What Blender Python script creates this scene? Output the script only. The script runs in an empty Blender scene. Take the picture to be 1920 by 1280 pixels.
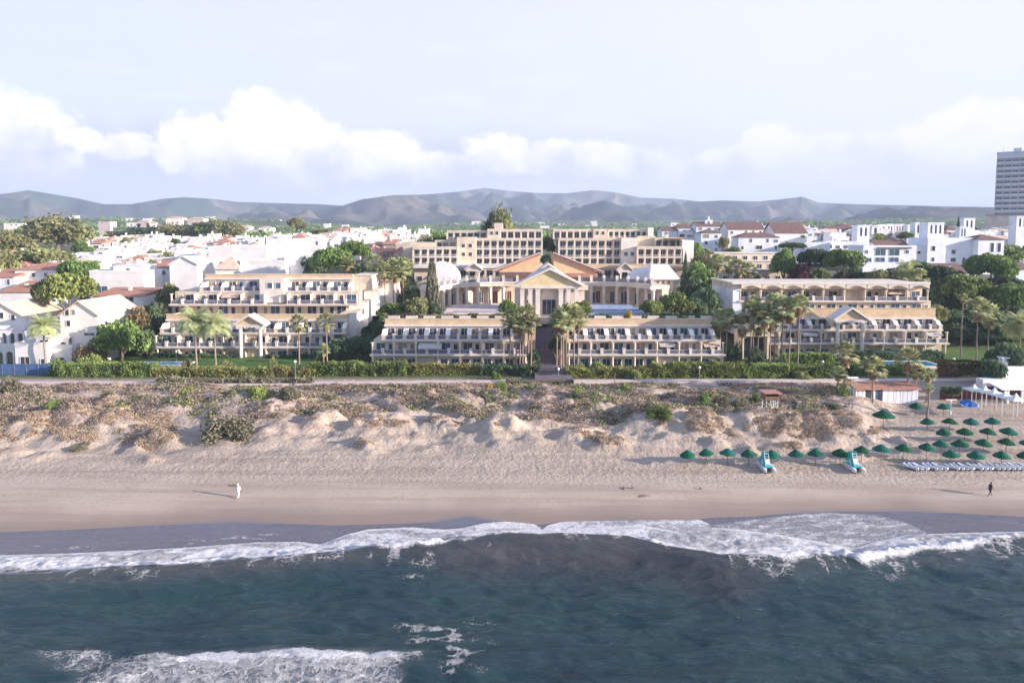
import bpy, math, random
import numpy as np
from mathutils import Vector, Matrix
R = math.radians
scene = bpy.context.scene
COL = scene.collection
RND = random.Random(7)

# ------------------------------------------------------------------ camera
CAM_H, PITCH, FPX = 33.0, R(4.5), 1280.0
cam = bpy.data.cameras.new('camera'); cam.sensor_width = 36; cam.lens = 24
cam.shift_y = -0.0517; cam.clip_start = 1; cam.clip_end = 40000
camo = bpy.data.objects.new('camera', cam); COL.objects.link(camo)
camo.location = (0, 0, CAM_H); camo.rotation_euler = (R(90) - PITCH, 0, 0)
scene.camera = camo
# ------------------------------------------------------------------ colour management
vs = scene.view_settings
vs.view_transform = 'Standard'; vs.look = 'None'; vs.gamma = 1; vs.use_curve_mapping = False
vs.exposure = 1.6
scene.cycles.use_denoising = True
scene.cycles.max_bounces = 6; scene.cycles.diffuse_bounces = 4; scene.cycles.glossy_bounces = 2
scene.cycles.transmission_bounces = 3; scene.cycles.transparent_max_bounces = 6
scene.cycles.volume_bounces = 0
# ------------------------------------------------------------------ sun
SUN_EL = R(13.5); SUN_DIR = Vector((0.962, -0.275, 0)).normalized()
SUN_VEC = Vector((SUN_DIR.x * math.cos(SUN_EL), SUN_DIR.y * math.cos(SUN_EL), math.sin(SUN_EL)))
sun = bpy.data.lights.new('sun', 'SUN'); sun.energy = 5.0; sun.angle = R(0.6); sun.color = (1.0, 0.87, 0.74)
suno = bpy.data.objects.new('sun', sun); COL.objects.link(suno)
suno.rotation_euler = SUN_VEC.to_track_quat('Z', 'Y').to_euler()

# ------------------------------------------------------------------ world: sky and clouds at infinity
world = bpy.data.worlds.new('World'); scene.world = world; world.use_nodes = True
WN = world.node_tree; WN.nodes.clear()

class NT:
    """small helper to write node graphs"""
    def __init__(s, tree): s.t = tree
    def n(s, ty, **kw):
        o = s.t.nodes.new(ty)
        for k, v in kw.items():
            if hasattr(o, k): setattr(o, k, v)
        return o
    def link(s, a, b): s.t.links.new(a, b)
    def put(s, sock, val):
        if isinstance(val, bpy.types.NodeSocket): s.link(val, sock)
        elif val is not None: sock.default_value = val
    def m(s, op, a, b=None, c=None, clamp=False):
        o = s.n('ShaderNodeMath', operation=op, use_clamp=clamp)
        s.put(o.inputs[0], a)
        if b is not None: s.put(o.inputs[1], b)
        if c is not None: s.put(o.inputs[2], c)
        return o.outputs[0]
    def mix(s, f, a, b, blend='MIX'):
        o = s.n('ShaderNodeMix', data_type='RGBA', blend_type=blend)
        s.put(o.inputs[0], f)
        s.put(o.inputs[6], a if isinstance(a, bpy.types.NodeSocket) else (*a, 1) if len(a) == 3 else a)
        s.put(o.inputs[7], b if isinstance(b, bpy.types.NodeSocket) else (*b, 1) if len(b) == 3 else b)
        return o.outputs[2]
    def ramp(s, val, lo, hi, a=0.0, b=1.0):
        o = s.n('ShaderNodeMapRange', interpolation_type='SMOOTHSTEP')
        s.put(o.inputs[0], val); o.inputs[1].default_value = lo; o.inputs[2].default_value = hi
        o.inputs[3].default_value = a; o.inputs[4].default_value = b
        return o.outputs[0]
    def noise(s, vec, scale, detail=4, rough=0.55, out=0, dist=0.0):
        o = s.n('ShaderNodeTexNoise'); s.put(o.inputs['Vector'], vec)
        o.inputs['Scale'].default_value = scale; o.inputs['Detail'].default_value = detail
        o.inputs['Roughness'].default_value = rough; o.inputs['Distortion'].default_value = dist
        return o.outputs[out]
    def mapping(s, vec, scale=(1, 1, 1), rot=(0, 0, 0), loc=(0, 0, 0)):
        o = s.n('ShaderNodeMapping'); s.put(o.inputs[0], vec)
        o.inputs['Scale'].default_value = scale; o.inputs['Rotation'].default_value = rot
        o.inputs['Location'].default_value = loc
        return o.outputs[0]

def build_world():
    w = NT(WN)
    tc = w.n('ShaderNodeTexCoord').outputs['Generated']
    sky = w.n('ShaderNodeTexSky', sky_type='NISHITA', sun_disc=False)
    sky.sun_elevation = SUN_EL; sky.sun_rotation = math.atan2(SUN_DIR.x, SUN_DIR.y)
    sky.air_density = 1.0; sky.dust_density = 0.6; sky.ozone_density = 2.0
    sep = w.n('ShaderNodeSeparateXYZ'); w.link(tc, sep.inputs[0])
    x, y, z = sep.outputs
    az = w.m('ARCTAN2', x, y); el = w.m('ARCSINE', z)
    cmb = w.n('ShaderNodeCombineXYZ'); w.put(cmb.inputs[0], az); w.put(cmb.inputs[1], el)
    ae = cmb.outputs[0]
    w1 = w.noise(ae, 9, 5, 0.6, out=1)
    vsub = w.n('ShaderNodeVectorMath', operation='SUBTRACT'); w.put(vsub.inputs[0], w1); vsub.inputs[1].default_value = (.5, .5, .5)
    vsc = w.n('ShaderNodeVectorMath', operation='SCALE'); w.put(vsc.inputs[0], vsub.outputs[0]); vsc.inputs['Scale'].default_value = 0.045
    vad = w.n('ShaderNodeVectorMath', operation='ADD'); w.put(vad.inputs[0], ae); w.put(vad.inputs[1], vsc.outputs[0])
    sp2 = w.n('ShaderNodeSeparateXYZ'); w.link(vad.outputs[0], sp2.inputs[0])
    a2, e2 = sp2.outputs[0], sp2.outputs[1]
    def cloud(u, v, ru, rv):
        A = math.atan((u - 960) / FPX); E = math.atan((440 - v) / FPX * math.cos(A))
        da = w.m('MULTIPLY', w.m('SUBTRACT', a2, A), FPX / ru)
        de = w.m('MULTIPLY', w.m('SUBTRACT', e2, E), FPX / rv)
        # clouds have flatter bottoms: stretch distances below the centre
        return w.m('SUBTRACT', 1.0, w.m('ADD', w.m('MULTIPLY', da, da), w.m('MULTIPLY', de, de)))
    def union(lst):
        o = None
        for c in lst:
            q = cloud(*c); o = q if o is None else w.m('SMOOTH_MAX', o, q, 0.3)
        return o
    white = union([(487, 228, 52, 58), (530, 262, 90, 62), (600, 284, 75, 50), (700, 298, 95, 46), (480, 300, 110, 50), (560, 310, 150, 44),
                   (345, 255, 34, 36), (395, 246, 28, 30), (372, 290, 60, 34), (440, 268, 40, 40),
                   (20, 270, 85, 52), (-60, 260, 150, 90), (60, 300, 75, 32), (240, 275, 45, 26), (165, 262, 40, 18),
                   (820, 318, 90, 28), (940, 290, 75, 40), (1040, 300, 110, 36), (1160, 308, 130, 34), (1290, 322, 110, 26), (1370, 312, 70, 30),
                   (1428, 265, 40, 26), (1500, 290, 120, 30), (1620, 300, 120, 40), (1740, 290, 150, 48), (1880, 270, 160, 70)])
    nz = w.noise(ae, 15, 7, 0.62)
    nzl = w.noise(ae, 7, 5, 0.6)
    nzm = w.noise(ae, 60, 5, 0.6)
    wd = w.ramp(w.m('ADD', white, w.m('ADD', w.m('MULTIPLY', w.m('SUBTRACT', nz, 0.5), 2.0), w.m('MULTIPLY', w.m('SUBTRACT', nzm, 0.5), 0.9))), -0.25, 0.50)
    # grey blue bank of cloud bases low over the hills
    bank = w.m('MULTIPLY', w.ramp(w.m('ADD', el, w.m('MULTIPLY', w.m('SUBTRACT', nzl, 0.5), 0.07)), 0.165, 0.105),
               w.ramp(az, 0.45, -0.10, 0.15, 1.0))
    strm = w.noise(w.mapping(ae, (1.0, 6.0, 1.0)), 6, 4, 0.55)
    streak = w.ramp(strm, 0.50, 0.72)
    veil = w.noise(w.mapping(ae, (1.0, 2.2, 1.0), (0, 0, 0.5)), 2.2, 4, 0.5)
    skyc = w.mix(1.0, sky.outputs[0], (0.105, 0.105, 0.115), 'MULTIPLY')
    # thin high veil brightens the blue towards the horizon and the sun side
    vf = w.m('MULTIPLY', w.m('MULTIPLY', w.ramp(el, 0.62, 0.36, 0.20, 0.97), w.ramp(w.m('ABSOLUTE', az), 1.9, 1.0, 0.45, 1.0)), w.ramp(veil, 0.2, 0.8, 0.88, 1.0))
    veilc = w.mix(w.ramp(az, -0.75, 0.75), VEIL_L, VEIL_R)
    c = w.mix(vf, skyc, veilc)
    c = w.mix(w.m('MULTIPLY', streak, w.ramp(el, 0.30, 0.05, 0.25, 0.8)), c, (0.345, 0.345, 0.37))
    c = w.mix(w.m('MULTIPLY', bank, 0.9), c, BANK)
    # streaks of light between the cloud bases
    c = w.mix(w.m('MULTIPLY', w.m('MULTIPLY', w.ramp(w.noise(w.mapping(ae, (1.0, 9.0, 1.0), loc=(3, 1, 0)), 5, 4, 0.6), 0.38, 0.60), w.ramp(el, 0.13, 0.06)), 0.85), c, (0.335, 0.322, 0.362))
    grey = union([(150, 305, 130, 42), (250, 312, 100, 40), (335, 292, 62, 58), (420, 290, 60, 50), (850, 322, 110, 36), (640, 335, 260, 26), (330, 345, 330, 24), (40, 345, 160, 26)])
    gd = w.ramp(w.m('ADD', grey, w.m('MULTIPLY', w.m('SUBTRACT', nz, 0.5), 1.6)), -0.30, 0.50)
    c = w.mix(w.m('MULTIPLY', gd, 0.80), c, (0.238, 0.232, 0.285))
    # bright haze of cloud low on the sun side
    c = w.mix(w.m('MULTIPLY', w.m('MULTIPLY', w.ramp(az, 0.10, 0.55), w.ramp(el, 0.20, 0.10)), w.ramp(strm, 0.35, 0.6, 0.5, 0.95)), c, (0.335, 0.328, 0.345))
    lit = w.ramp(w.m('ADD', w.m('SUBTRACT', el, 0.094), w.m('MULTIPLY', w.m('SUBTRACT', nz, 0.5), 0.22)), -0.045, 0.05)
    wc = w.mix(lit, (0.245, 0.238, 0.290), (0.47, 0.44, 0.415))
    c = w.mix(w.m('MULTIPLY', wd, w.ramp(az, -0.10, 0.35, 1.0, 0.55)), c, wc)
    bg = w.n('ShaderNodeBackground'); w.put(bg.inputs[0], c); bg.inputs[1].default_value = 1.0
    out = w.n('ShaderNodeOutputWorld'); w.link(bg.outputs[0], out.inputs[0])
VEIL_L = (0.280, 0.292, 0.348); VEIL_R = (0.345, 0.335, 0.368); BANK = (0.212, 0.212, 0.270)
build_world()

# ------------------------------------------------------------------ geometry of the view (for finding world places)
PPY = 440 + FPX * math.tan(PITCH)
def ray(u, v):
    x = (u - 960) / FPX; y = -(v - PPY) / FPX
    return x, math.cos(PITCH) + y * math.sin(PITCH), -math.sin(PITCH) + y * math.cos(PITCH)
def gp(u, v, z):
    x, yy, zz = ray(u, v); t = (z - CAM_H) / zz; return x * t, yy * t
def P(u, v, Y):
    x, yy, zz = ray(u, v); t = Y / yy; return x * t, CAM_H + zz * t
BY = [-3000, 40, 60, 70, 75, 77.5, 82, 92, 97, 104, 110, 118, 132, 146, 162, 172, 190, 215, 250, 300, 400, 600, 1000, 1500, 2500, 4000, 7000, 30000]
BZ = [-30, -4, -2.2, -1.0, -0.12, 0.25, 0.95, 1.75, 2.05, 2.9, 3.9, 3.9, 3.9, 4.0, 4.3, 6.0, 10, 14, 18, 22, 26, 29, 31, 50, 66, 70, 60, 40]
def PX(u, Y, v=None):
    if v is None: v = 440 + (CAM_H - float(np.interp(Y, BY, BZ)) - 4) * FPX / Y
    return P(u, v, Y)[0]
def PZ(v, Y): return P(960, v, Y)[1]
def pix(x, y, z):
    cy = y * math.cos(PITCH) - (z - CAM_H) * math.sin(PITCH); cz = y * math.sin(PITCH) + (z - CAM_H) * math.cos(PITCH)
    return 960 + FPX * x / cy, PPY - FPX * cz / cy

# ------------------------------------------------------------------ materials
MATS = {}
def mat(name, col, rough=0.8, var=0.0, vscale=0.5, spec=0.3, bump=0.0, bscale=6.0, metal=0.0, var2=None, leaf=False, objvar=0.0):
    if name in MATS: return MATS[name]
    m = bpy.data.materials.new(name); m.use_nodes = True; t = m.node_tree; t.nodes.clear(); k = NT(t)
    out = k.n('ShaderNodeOutputMaterial')
    b = k.n('ShaderNodeBsdfPrincipled'); b.inputs['Roughness'].default_value = rough
    b.inputs['Specular IOR Level'].default_value = spec; b.inputs['Metallic'].default_value = metal
    pos = k.n('ShaderNodeNewGeometry').outputs['Position']
    c = None
    if var > 0:
        nz = k.noise(pos, vscale, 5, 0.6)
        d = tuple(max(0, q * (1 - var)) for q in col) if var2 is None else var2
        e = tuple(min(1, q * (1 + var * 0.6)) for q in col)
        c = k.mix(k.ramp(nz, 0.3, 0.7), d, e)
    if leaf:
        at = k.n('ShaderNodeAttribute', attribute_name='var').outputs['Fac']
        d = tuple(q * 0.55 for q in col) if var2 is None else var2
        c = k.mix(at, d, tuple(min(1, q * 1.45) for q in col))
    if objvar > 0:
        ri = k.n('ShaderNodeObjectInfo').outputs['Random']
        hs = k.n('ShaderNodeHueSaturation')
        k.put(hs.inputs['Hue'], k.m('ADD', 0.5 - objvar * 0.12, k.m('MULTIPLY', ri, objvar * 0.24)))
        k.put(hs.inputs['Value'], k.m('ADD', 1 - objvar, k.m('MULTIPLY', ri, 2 * objvar)))
        k.put(hs.inputs['Color'], c if c is not None else (*col, 1)); c = hs.outputs[0]
    k.put(b.inputs['Base Color'], c if c is not None else (*col, 1))
    if bump > 0:
        bn = k.n('ShaderNodeBump'); bn.inputs['Strength'].default_value = bump; bn.inputs['Distance'].default_value = 0.1
        k.put(bn.inputs['Height'], k.noise(pos, bscale, 5, 0.6)); k.link(bn.outputs[0], b.inputs['Normal'])
    if leaf:
        tr = k.n('ShaderNodeBsdfTranslucent'); k.put(tr.inputs[0], c)
        ms = k.n('ShaderNodeMixShader'); ms.inputs[0].default_value = 0.3
        k.link(b.outputs[0], ms.inputs[1]); k.link(tr.outputs[0], ms.inputs[2]); k.link(ms.outputs[0], out.inputs[0])
    else:
        k.link(b.outputs[0], out.inputs[0])
    MATS[name] = m
    return m

mat('cream', (0.66, 0.555, 0.44), 0.85, 0.20, 0.45)
mat('cream2', (0.68, 0.585, 0.50), 0.85, 0.14, 0.3)
mat('tan', (0.64, 0.47, 0.31), 0.85, 0.15, 0.5)
mat('wingochre', (0.76, 0.53, 0.32), 0.85, 0.12, 0.5)
mat('trimwhite', (0.70, 0.64, 0.60), 0.8, 0.10, 0.6)
mat('white', (0.80, 0.77, 0.77), 0.85, 0.10, 0.25)
mat('whitewarm', (0.86, 0.80, 0.76), 0.85, 0.12, 0.25)
mat('whitecool', (0.76, 0.78, 0.84), 0.85, 0.12, 0.25)
mat('terracotta', (0.46, 0.23, 0.17), 0.85, 0.3, 1.5, bump=0.3, bscale=5)
mat('paletile', (0.66, 0.50, 0.40), 0.85, 0.2, 1.0, bump=0.3, bscale=5)
mat('browntile', (0.20, 0.12, 0.11), 0.85, 0.3, 1.5, bump=0.3, bscale=5)
mat('glass', (0.055, 0.065, 0.09), 0.12, 0.5, 0.8, spec=0.6)
mat('glassblue', (0.07, 0.12, 0.20), 0.15, 0.4, 0.8, spec=0.6)
mat('glassteal', (0.05, 0.11, 0.14), 0.15, 0.4, 0.8, spec=0.6)
mat('curtain', (0.30, 0.26, 0.23), 0.8, 0.3, 1.2)
mat('railglass', (0.17, 0.17, 0.22), 0.25, 0.3, 1.2, spec=0.5)
mat('awning', (0.55, 0.52, 0.50), 0.8, 0.1, 1)
mat('concrete', (0.36, 0.33, 0.32), 0.9, 0.15, 0.8)
mat('alleyshade', (0.17, 0.15, 0.18), 0.9, 0.15, 0.8)  # dark purple puts the alley's shade into its paving colour
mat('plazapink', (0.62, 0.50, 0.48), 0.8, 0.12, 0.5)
mat('plazashade_pool', (0.30, 0.36, 0.50), 0.5, 0.15, 0.5)  # blue shade painted on the right terrace steps, also the pool water
mat('poolwater', (0.06, 0.26, 0.42), 0.08, 0.2, 0.5, spec=0.6, bump=0.1, bscale=3)
mat('towergrey', (0.60, 0.62, 0.66), 0.85, 0.08, 0.2)
mat('towerdark', (0.20, 0.23, 0.28), 0.5)
mat('bark', (0.17, 0.12, 0.10), 0.95, 0.3, 3)
mat('palmbark', (0.30, 0.22, 0.19), 0.95, 0.3, 4)
mat('metal', (0.30, 0.32, 0.35), 0.5, metal=0.6)
mat('darkmetal', (0.05, 0.05, 0.06), 0.5)
mat('lampwhite', (0.85, 0.85, 0.85), 0.4)
mat('wood', (0.24, 0.14, 0.10), 0.85, 0.3, 2)
mat('bluefence', (0.07, 0.13, 0.28), 0.8, 0.2, 1)
mat('bluetarp', (0.03, 0.16, 0.55), 0.5, 0.3, 2)
mat('redbrown', (0.17, 0.05, 0.045), 0.85, 0.3, 1)
mat('thatch', (0.015, 0.13, 0.075), 0.9, 0.4, 4, leaf=False, bump=0.4, bscale=12, objvar=0.28)
mat('turquoise', (0.03, 0.42, 0.44), 0.35, 0.15, 2)
mat('hullwhite', (0.72, 0.74, 0.76), 0.35)
mat('lounger', (0.42, 0.45, 0.55), 0.7, 0.2, 2)
mat('leafmid', (0.18, 0.25, 0.08), 0.7, leaf=True, objvar=0.18)
mat('leafdark', (0.105, 0.16, 0.085), 0.7, leaf=True, objvar=0.15)
mat('leaflight', (0.26, 0.32, 0.10), 0.7, leaf=True, objvar=0.15)
mat('leafolive', (0.26, 0.27, 0.125), 0.7, leaf=True, objvar=0.12)
mat('leafgrey', (0.24, 0.23, 0.16), 0.75, leaf=True, objvar=0.12)
mat('leafrust', (0.25, 0.19, 0.10), 0.75, leaf=True, objvar=0.12)
mat('leafyellow', (0.42, 0.29, 0.04), 0.75, leaf=True)
mat('leafpurple', (0.15, 0.06, 0.07), 0.75, leaf=True)
mat('palmleaf', (0.44, 0.46, 0.24), 0.6, leaf=True, objvar=0.15)
mat('palmdry', (0.44, 0.32, 0.20), 0.8, leaf=True)
mat('hedgemix', (0.22, 0.26, 0.08), 0.7, leaf=True, var2=(0.24, 0.19, 0.08))
mat('reed', (0.25, 0.17, 0.08), 0.8, leaf=True, var2=(0.11, 0.10, 0.03))
mat('scrub', (0.37, 0.29, 0.23), 0.9, leaf=True, var2=(0.27, 0.21, 0.17))
mat('drygrass', (0.38, 0.30, 0.22), 0.9, leaf=True, var2=(0.34, 0.25, 0.19))
mat('scrubdark', (0.27, 0.21, 0.165), 0.9, leaf=True, var2=(0.17, 0.13, 0.12))
mat('scrubgreen', (0.24, 0.25, 0.12), 0.9, leaf=True, var2=(0.16, 0.17, 0.10))
mat('skin', (0.35, 0.18, 0.12), 0.6)
mat('skindark', (0.13, 0.065, 0.045), 0.6)
mat('clothwhite', (0.85, 0.80, 0.80), 0.8)
mat('clothdark', (0.04, 0.03, 0.05), 0.8)
mat('hair', (0.04, 0.03, 0.025), 0.8)

# ------------------------------------------------------------------ object helpers
ORG = {}
def tag(o, label=None, cat=None, group=None, kind=None):
    if label: o['label'] = label
    if cat: o['category'] = cat
    if group: o['group'] = group
    if kind: o['kind'] = kind
    return o
def thing(name, label, cat, loc=(0, 0, 0), group=None):
    o = bpy.data.objects.new(name, None); COL.objects.link(o); o.empty_display_size = 0.5
    o.location = loc; ORG[o.name] = Vector(loc)
    return tag(o, label, cat, group)
def place(name, mesh, parent=None, loc=(0, 0, 0), rot=(0, 0, 0), scale=(1, 1, 1)):
    """loc is in world axes; a parented object gets the difference to its parent's base"""
    o = bpy.data.objects.new(name, mesh); COL.objects.link(o)
    l = Vector(loc)
    if parent is not None:
        o.parent = parent; l = l - ORG[parent.name]
    ORG[o.name] = Vector(loc)
    o.location = l; o.rotation_euler = rot; o.scale = scale
    return o

class MB:
    def __init__(s): s.v = []; s.f = []; s.m = []
    def face(s, pts, m=0):
        i = len(s.v); s.v += [tuple(p) for p in pts]; s.f.append(tuple(range(i, i + len(pts)))); s.m.append(m)
    def box(s, x0, x1, y0, y1, z0, z1, m=0):
        if x0 > x1: x0, x1 = x1, x0
        if y0 > y1: y0, y1 = y1, y0
        if z0 > z1: z0, z1 = z1, z0
        i = len(s.v)
        s.v += [(x0, y0, z0), (x1, y0, z0), (x1, y1, z0), (x0, y1, z0), (x0, y0, z1), (x1, y0, z1), (x1, y1, z1), (x0, y1, z1)]
        for q in ((0, 3, 2, 1), (4, 5, 6, 7), (0, 1, 5, 4), (1, 2, 6, 5), (2, 3, 7, 6), (3, 0, 4, 7)):
            s.f.append(tuple(i + k for k in q)); s.m.append(m)
    def prism(s, poly, a, b, axis='y', m=0):
        """poly: list of 2-D points; extruded along axis from a to b"""
        n = len(poly); i = len(s.v)
        def p3(p, t): return {'y': (p[0], t, p[1]), 'x': (t, p[0], p[1]), 'z': (p[0], p[1], t)}[axis]
        s.v += [p3(p, a) for p in poly] + [p3(p, b) for p in poly]
        s.f.append(tuple(range(i, i + n))); s.m.append(m)
        s.f.append(tuple(range(i + 2 * n - 1, i + n - 1, -1))); s.m.append(m)
        for k in range(n):
            q = (k + 1) % n
            s.f.append((i + k, i + n + k, i + n + q, i + q)); s.m.append(m)
    def cyl(s, x, y, z0, z1, r, n=8, m=0, r1=None):
        r1 = r if r1 is None else r1; i = len(s.v)
        for k in range(n):
            a = 2 * math.pi * k / n
            s.v.append((x + r * math.cos(a), y + r * math.sin(a), z0))
        for k in range(n):
            a = 2 * math.pi * k / n
            s.v.append((x + r1 * math.cos(a), y + r1 * math.sin(a), z1))
        s.f.append(tuple(range(i + n - 1, i - 1, -1))); s.m.append(m)
        s.f.append(tuple(range(i + n, i + 2 * n))); s.m.append(m)
        for k in range(n):
            q = (k + 1) % n
            s.f.append((i + k, i + q, i + n + q, i + n + k)); s.m.append(m)
    def tube(s, pts, rad, n=6, m=0):
        i = len(s.v); N = len(pts)
        for j, p in enumerate(pts):
            p = Vector(p); d = (Vector(pts[min(j + 1, N - 1)]) - Vector(pts[max(j - 1, 0)])).normalized()
            a = d.cross(Vector((0.13, 0.97, 0.21))).normalized(); b = d.cross(a)
            r = rad[j] if hasattr(rad, '__len__') else rad
            for k in range(n):
                t = 2 * math.pi * k / n
                s.v.append(tuple(p + a * (r * math.cos(t)) + b * (r * math.sin(t))))
        for j in range(N - 1):
            for k in range(n):
                q = (k + 1) % n
                s.f.append((i + j * n + k, i + j * n + q, i + (j + 1) * n + q, i + (j + 1) * n + k)); s.m.append(m)
        s.f.append(tuple(range(i + n - 1, i - 1, -1))); s.m.append(m)
        e = i + (N - 1) * n; s.f.append(tuple(range(e, e + n))); s.m.append(m)
    def sphere(s, c, r, n=10, m=0, sz=1.0):
        rings = max(4, n // 2 + 1); i = len(s.v)
        for a in range(rings + 1):
            ph = math.pi * a / rings
            for k in range(n):
                t = 2 * math.pi * k / n
                s.v.append((c[0] + r * math.sin(ph) * math.cos(t), c[1] + r * math.sin(ph) * math.sin(t), c[2] + r * sz * math.cos(ph)))
        for a in range(rings):
            for k in range(n):
                q = (k + 1) % n
                s.f.append((i + a * n + k, i + (a + 1) * n + k, i + (a + 1) * n + q, i + a * n + q)); s.m.append(m)
    def mesh(s, name, mats, org=(0, 0, 0), smooth=False):
        me = bpy.data.meshes.new(name)
        v = [(a[0] - org[0], a[1] - org[1], a[2] - org[2]) for a in s.v]
        me.from_pydata(v, [], s.f)
        for q in mats: me.materials.append(MATS[q])
        if len(mats) > 1: me.polygons.foreach_set('material_index', s.m)
        if smooth: me.polygons.foreach_set('use_smooth', [True] * len(me.polygons))
        me.update()
        return me
    def build(s, name, mats, parent=None, loc=None, smooth=False):
        """vertices are in world coordinates"""
        if isinstance(mats, str): mats = [mats]
        o = loc if loc is not None else (ORG[parent.name] if parent is not None else Vector((0, 0, 0)))
        return place(name, s.mesh(name, mats, o, smooth), parent, o)

ORDW = ['zeroth', 'first', 'second', 'third', 'fourth', 'fifth', 'sixth', 'seventh', 'eighth', 'ninth', 'tenth', 'eleventh', 'twelfth',
        'thirteenth', 'fourteenth', 'fifteenth', 'sixteenth', 'seventeenth', 'eighteenth', 'nineteenth', 'twentieth']
def ordw(n):
    if n <= 20: return ORDW[n]
    if n == 30: return 'thirtieth'
    if n == 40: return 'fortieth'
    t = {2: 'twenty', 3: 'thirty', 4: 'forty', 5: 'fifty'}[n // 10]
    return t + '-' + ORDW[n % 10] if n % 10 else t[:-1] + 'ieth'

# ------------------------------------------------------------------ value noise in numpy
def _h(ix, iy, s):
    n = (ix.astype(np.int64) * 374761393 + iy.astype(np.int64) * 668265263 + s * 1442695041) & 0xffffffff
    n = ((n ^ (n >> 13)) * 1274126177) & 0xffffffff
    n = n ^ (n >> 16)
    return (n & 0xffff) / 65535.0
def vnoise(x, y, s=0):
    x = np.asarray(x, float); y = np.asarray(y, float)
    ix = np.floor(x); iy = np.floor(y); fx = x - ix; fy = y - iy
    fx = fx * fx * (3 - 2 * fx); fy = fy * fy * (3 - 2 * fy)
    a = _h(ix, iy, s); b = _h(ix + 1, iy, s); c = _h(ix, iy + 1, s); d = _h(ix + 1, iy + 1, s)
    return (a * (1 - fx) + b * fx) * (1 - fy) + (c * (1 - fx) + d * fx) * fy
def fbm(x, y, s=0, o=4, g=0.5):
    t = 0; a = 1; n = 0
    for k in range(o):
        t = t + a * vnoise(np.asarray(x) * 2 ** k, np.asarray(y) * 2 ** k, s + 17 * k); n += a; a *= g
    return t / n
def sstep(a, b, x):
    t = np.clip((np.asarray(x, float) - a) / (b - a), 0, 1); return t * t * (3 - 2 * t)
# ================================================================== TERRAIN
def line_px(pts, z=0.0):
    w = [gp(u, v, z) for u, v in pts]
    xs = [a[0] for a in w]; ys = [a[1] for a in w]
    return lambda X: np.interp(X, xs, ys)
waterline = line_px([(-400, 1010), (0, 1003), (150, 998), (300, 988), (430, 982), (530, 986), (620, 992), (760, 988), (880, 974), (960, 984), (1010, 992),
                     (1060, 984), (1190, 978), (1300, 982), (1340, 976), (1420, 974), (1480, 966), (1560, 961), (1700, 961), (1800, 966), (1920, 974), (2300, 980)])
def wl_s(X):
    X = np.asarray(X, float); return sum(waterline(X + o) for o in (-13, -10, -7, -4.5, -2, 0, 2, 4.5, 7, 10, 13)) / 11
MOUNDS = [(45, 800, 5, 2.2), (130, 790, 6, 2.0), (215, 795, 3.5, 1.5), (100, 838, 2.2, 0.9), (18, 838, 2.5, 1.1), (290, 818, 3.0, 2.0), (270, 845, 1.8, 0.7), (230, 770, 6, 1.4),
          (380, 770, 6, 2.0), (470, 768, 6, 2.4), (540, 775, 6, 2.1), (610, 795, 3.2, 1.8), (640, 778, 6, 1.3), (690, 800, 2.8, 1.6), (685, 825, 1.6, .8), (730, 795, 4, 1.5),
          (760, 765, 7, 1.6), (820, 795, 2.2, 1.5), (850, 800, 1.7, 1.4), (895, 800, 1.5, 1.3), (860, 770, 6, 1.8), (950, 805, 2.6, 2.1), (935, 760, 6, 2.0), (1010, 760, 8, 2.4), (1080, 765, 6, 2.2),
          (1025, 790, 3.5, 1.2), (1100, 812, 3.5, 1.7), (1140, 825, 2.6, 1.5), (1240, 790, 6, 1.6), (1260, 805, 3, 1.4), (1330, 800, 5, 2.0), (1400, 798, 5, 2.1), (1470, 800, 5, 2.1),
          (1540, 802, 5, 2.0), (1610, 805, 4, 1.8), (1330, 825, 1.7, 1.0), (1400, 830, 1.6, .9), (1480, 828, 2, .8), (1540, 835, 1.7, .8), (1590, 835, 1.8, .9), (1690, 818, 1.8, 1.2)]
MW = [(*gp(u, v, 3.2), r, h) for u, v, r, h in MOUNDS]
def zt(x, y):
    x = np.asarray(x, float); y = np.asarray(y, float)
    sh = (wl_s(x) - 75.4) * sstep(95, 80, y) * sstep(-300, 60, y)
    z = np.interp(y - sh, BY, BZ)
    az = x / np.maximum(y, 1)            # lower beach-bar strip on the right
    bar = sstep(0.50, 0.56, az) * sstep(96, 100, y) * sstep(133, 124, y)
    z = z * (1 - bar) + (2.1 + (y - 96) * 0.018) * bar
    dn = sstep(92, 98, y) * sstep(134, 124, y) * (1 - sstep(0.54, 0.58, az))
    rdg = (1 - np.abs(2 * fbm(x / 5 + y / 9, y / 3.2, 23, 4) - 1)) ** 2
    z = z + dn * sstep(96, 101, y) * (rdg - .55) * 0.6
    z = z + dn * ((fbm(x / 13, y / 8, 3, 3) - 0.5) * 2.3 + (fbm(x / 3.6, y / 2.8, 5, 3) - 0.5) * 1.1 * sstep(93, 99, y))
    m = np.zeros_like(z)
    wx = x + (fbm(x / 4, y / 4, 13, 3) - .5) * 5.5; wy = y + (fbm(x / 4, y / 4, 15, 3) - .5) * 4.5
    for mx, my, r, h in MW:
        d = ((wx - mx) / (r * 1.15)) ** 2 + ((wy - my) / (r * 0.75)) ** 2
        m = np.maximum(m, h * 0.85 * np.exp(-d * 1.1)) + 0.10 * h * np.exp(-d * .6)
    z = z + m * (1 + 0.35 * (fbm(x / 1.3, y / 1.1, 17, 3) - .5)) + np.clip(m, 0, 1) * (fbm(x / .7, y / .6, 19, 2) - .5) * .25
    z = z + sstep(84, 92, y) * sstep(110, 100, y) * (fbm(x / 0.9, y / 0.9, 21, 2) - 0.5) * 0.17
    z = z + sstep(190, 260, y) * (fbm(x / 90, y / 90, 31, 3) - 0.5) * 5
    z = z + sstep(700, 1600, y) * (fbm(x / 700, y / 700, 41, 4) - 0.42) * 60
    return z
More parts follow.
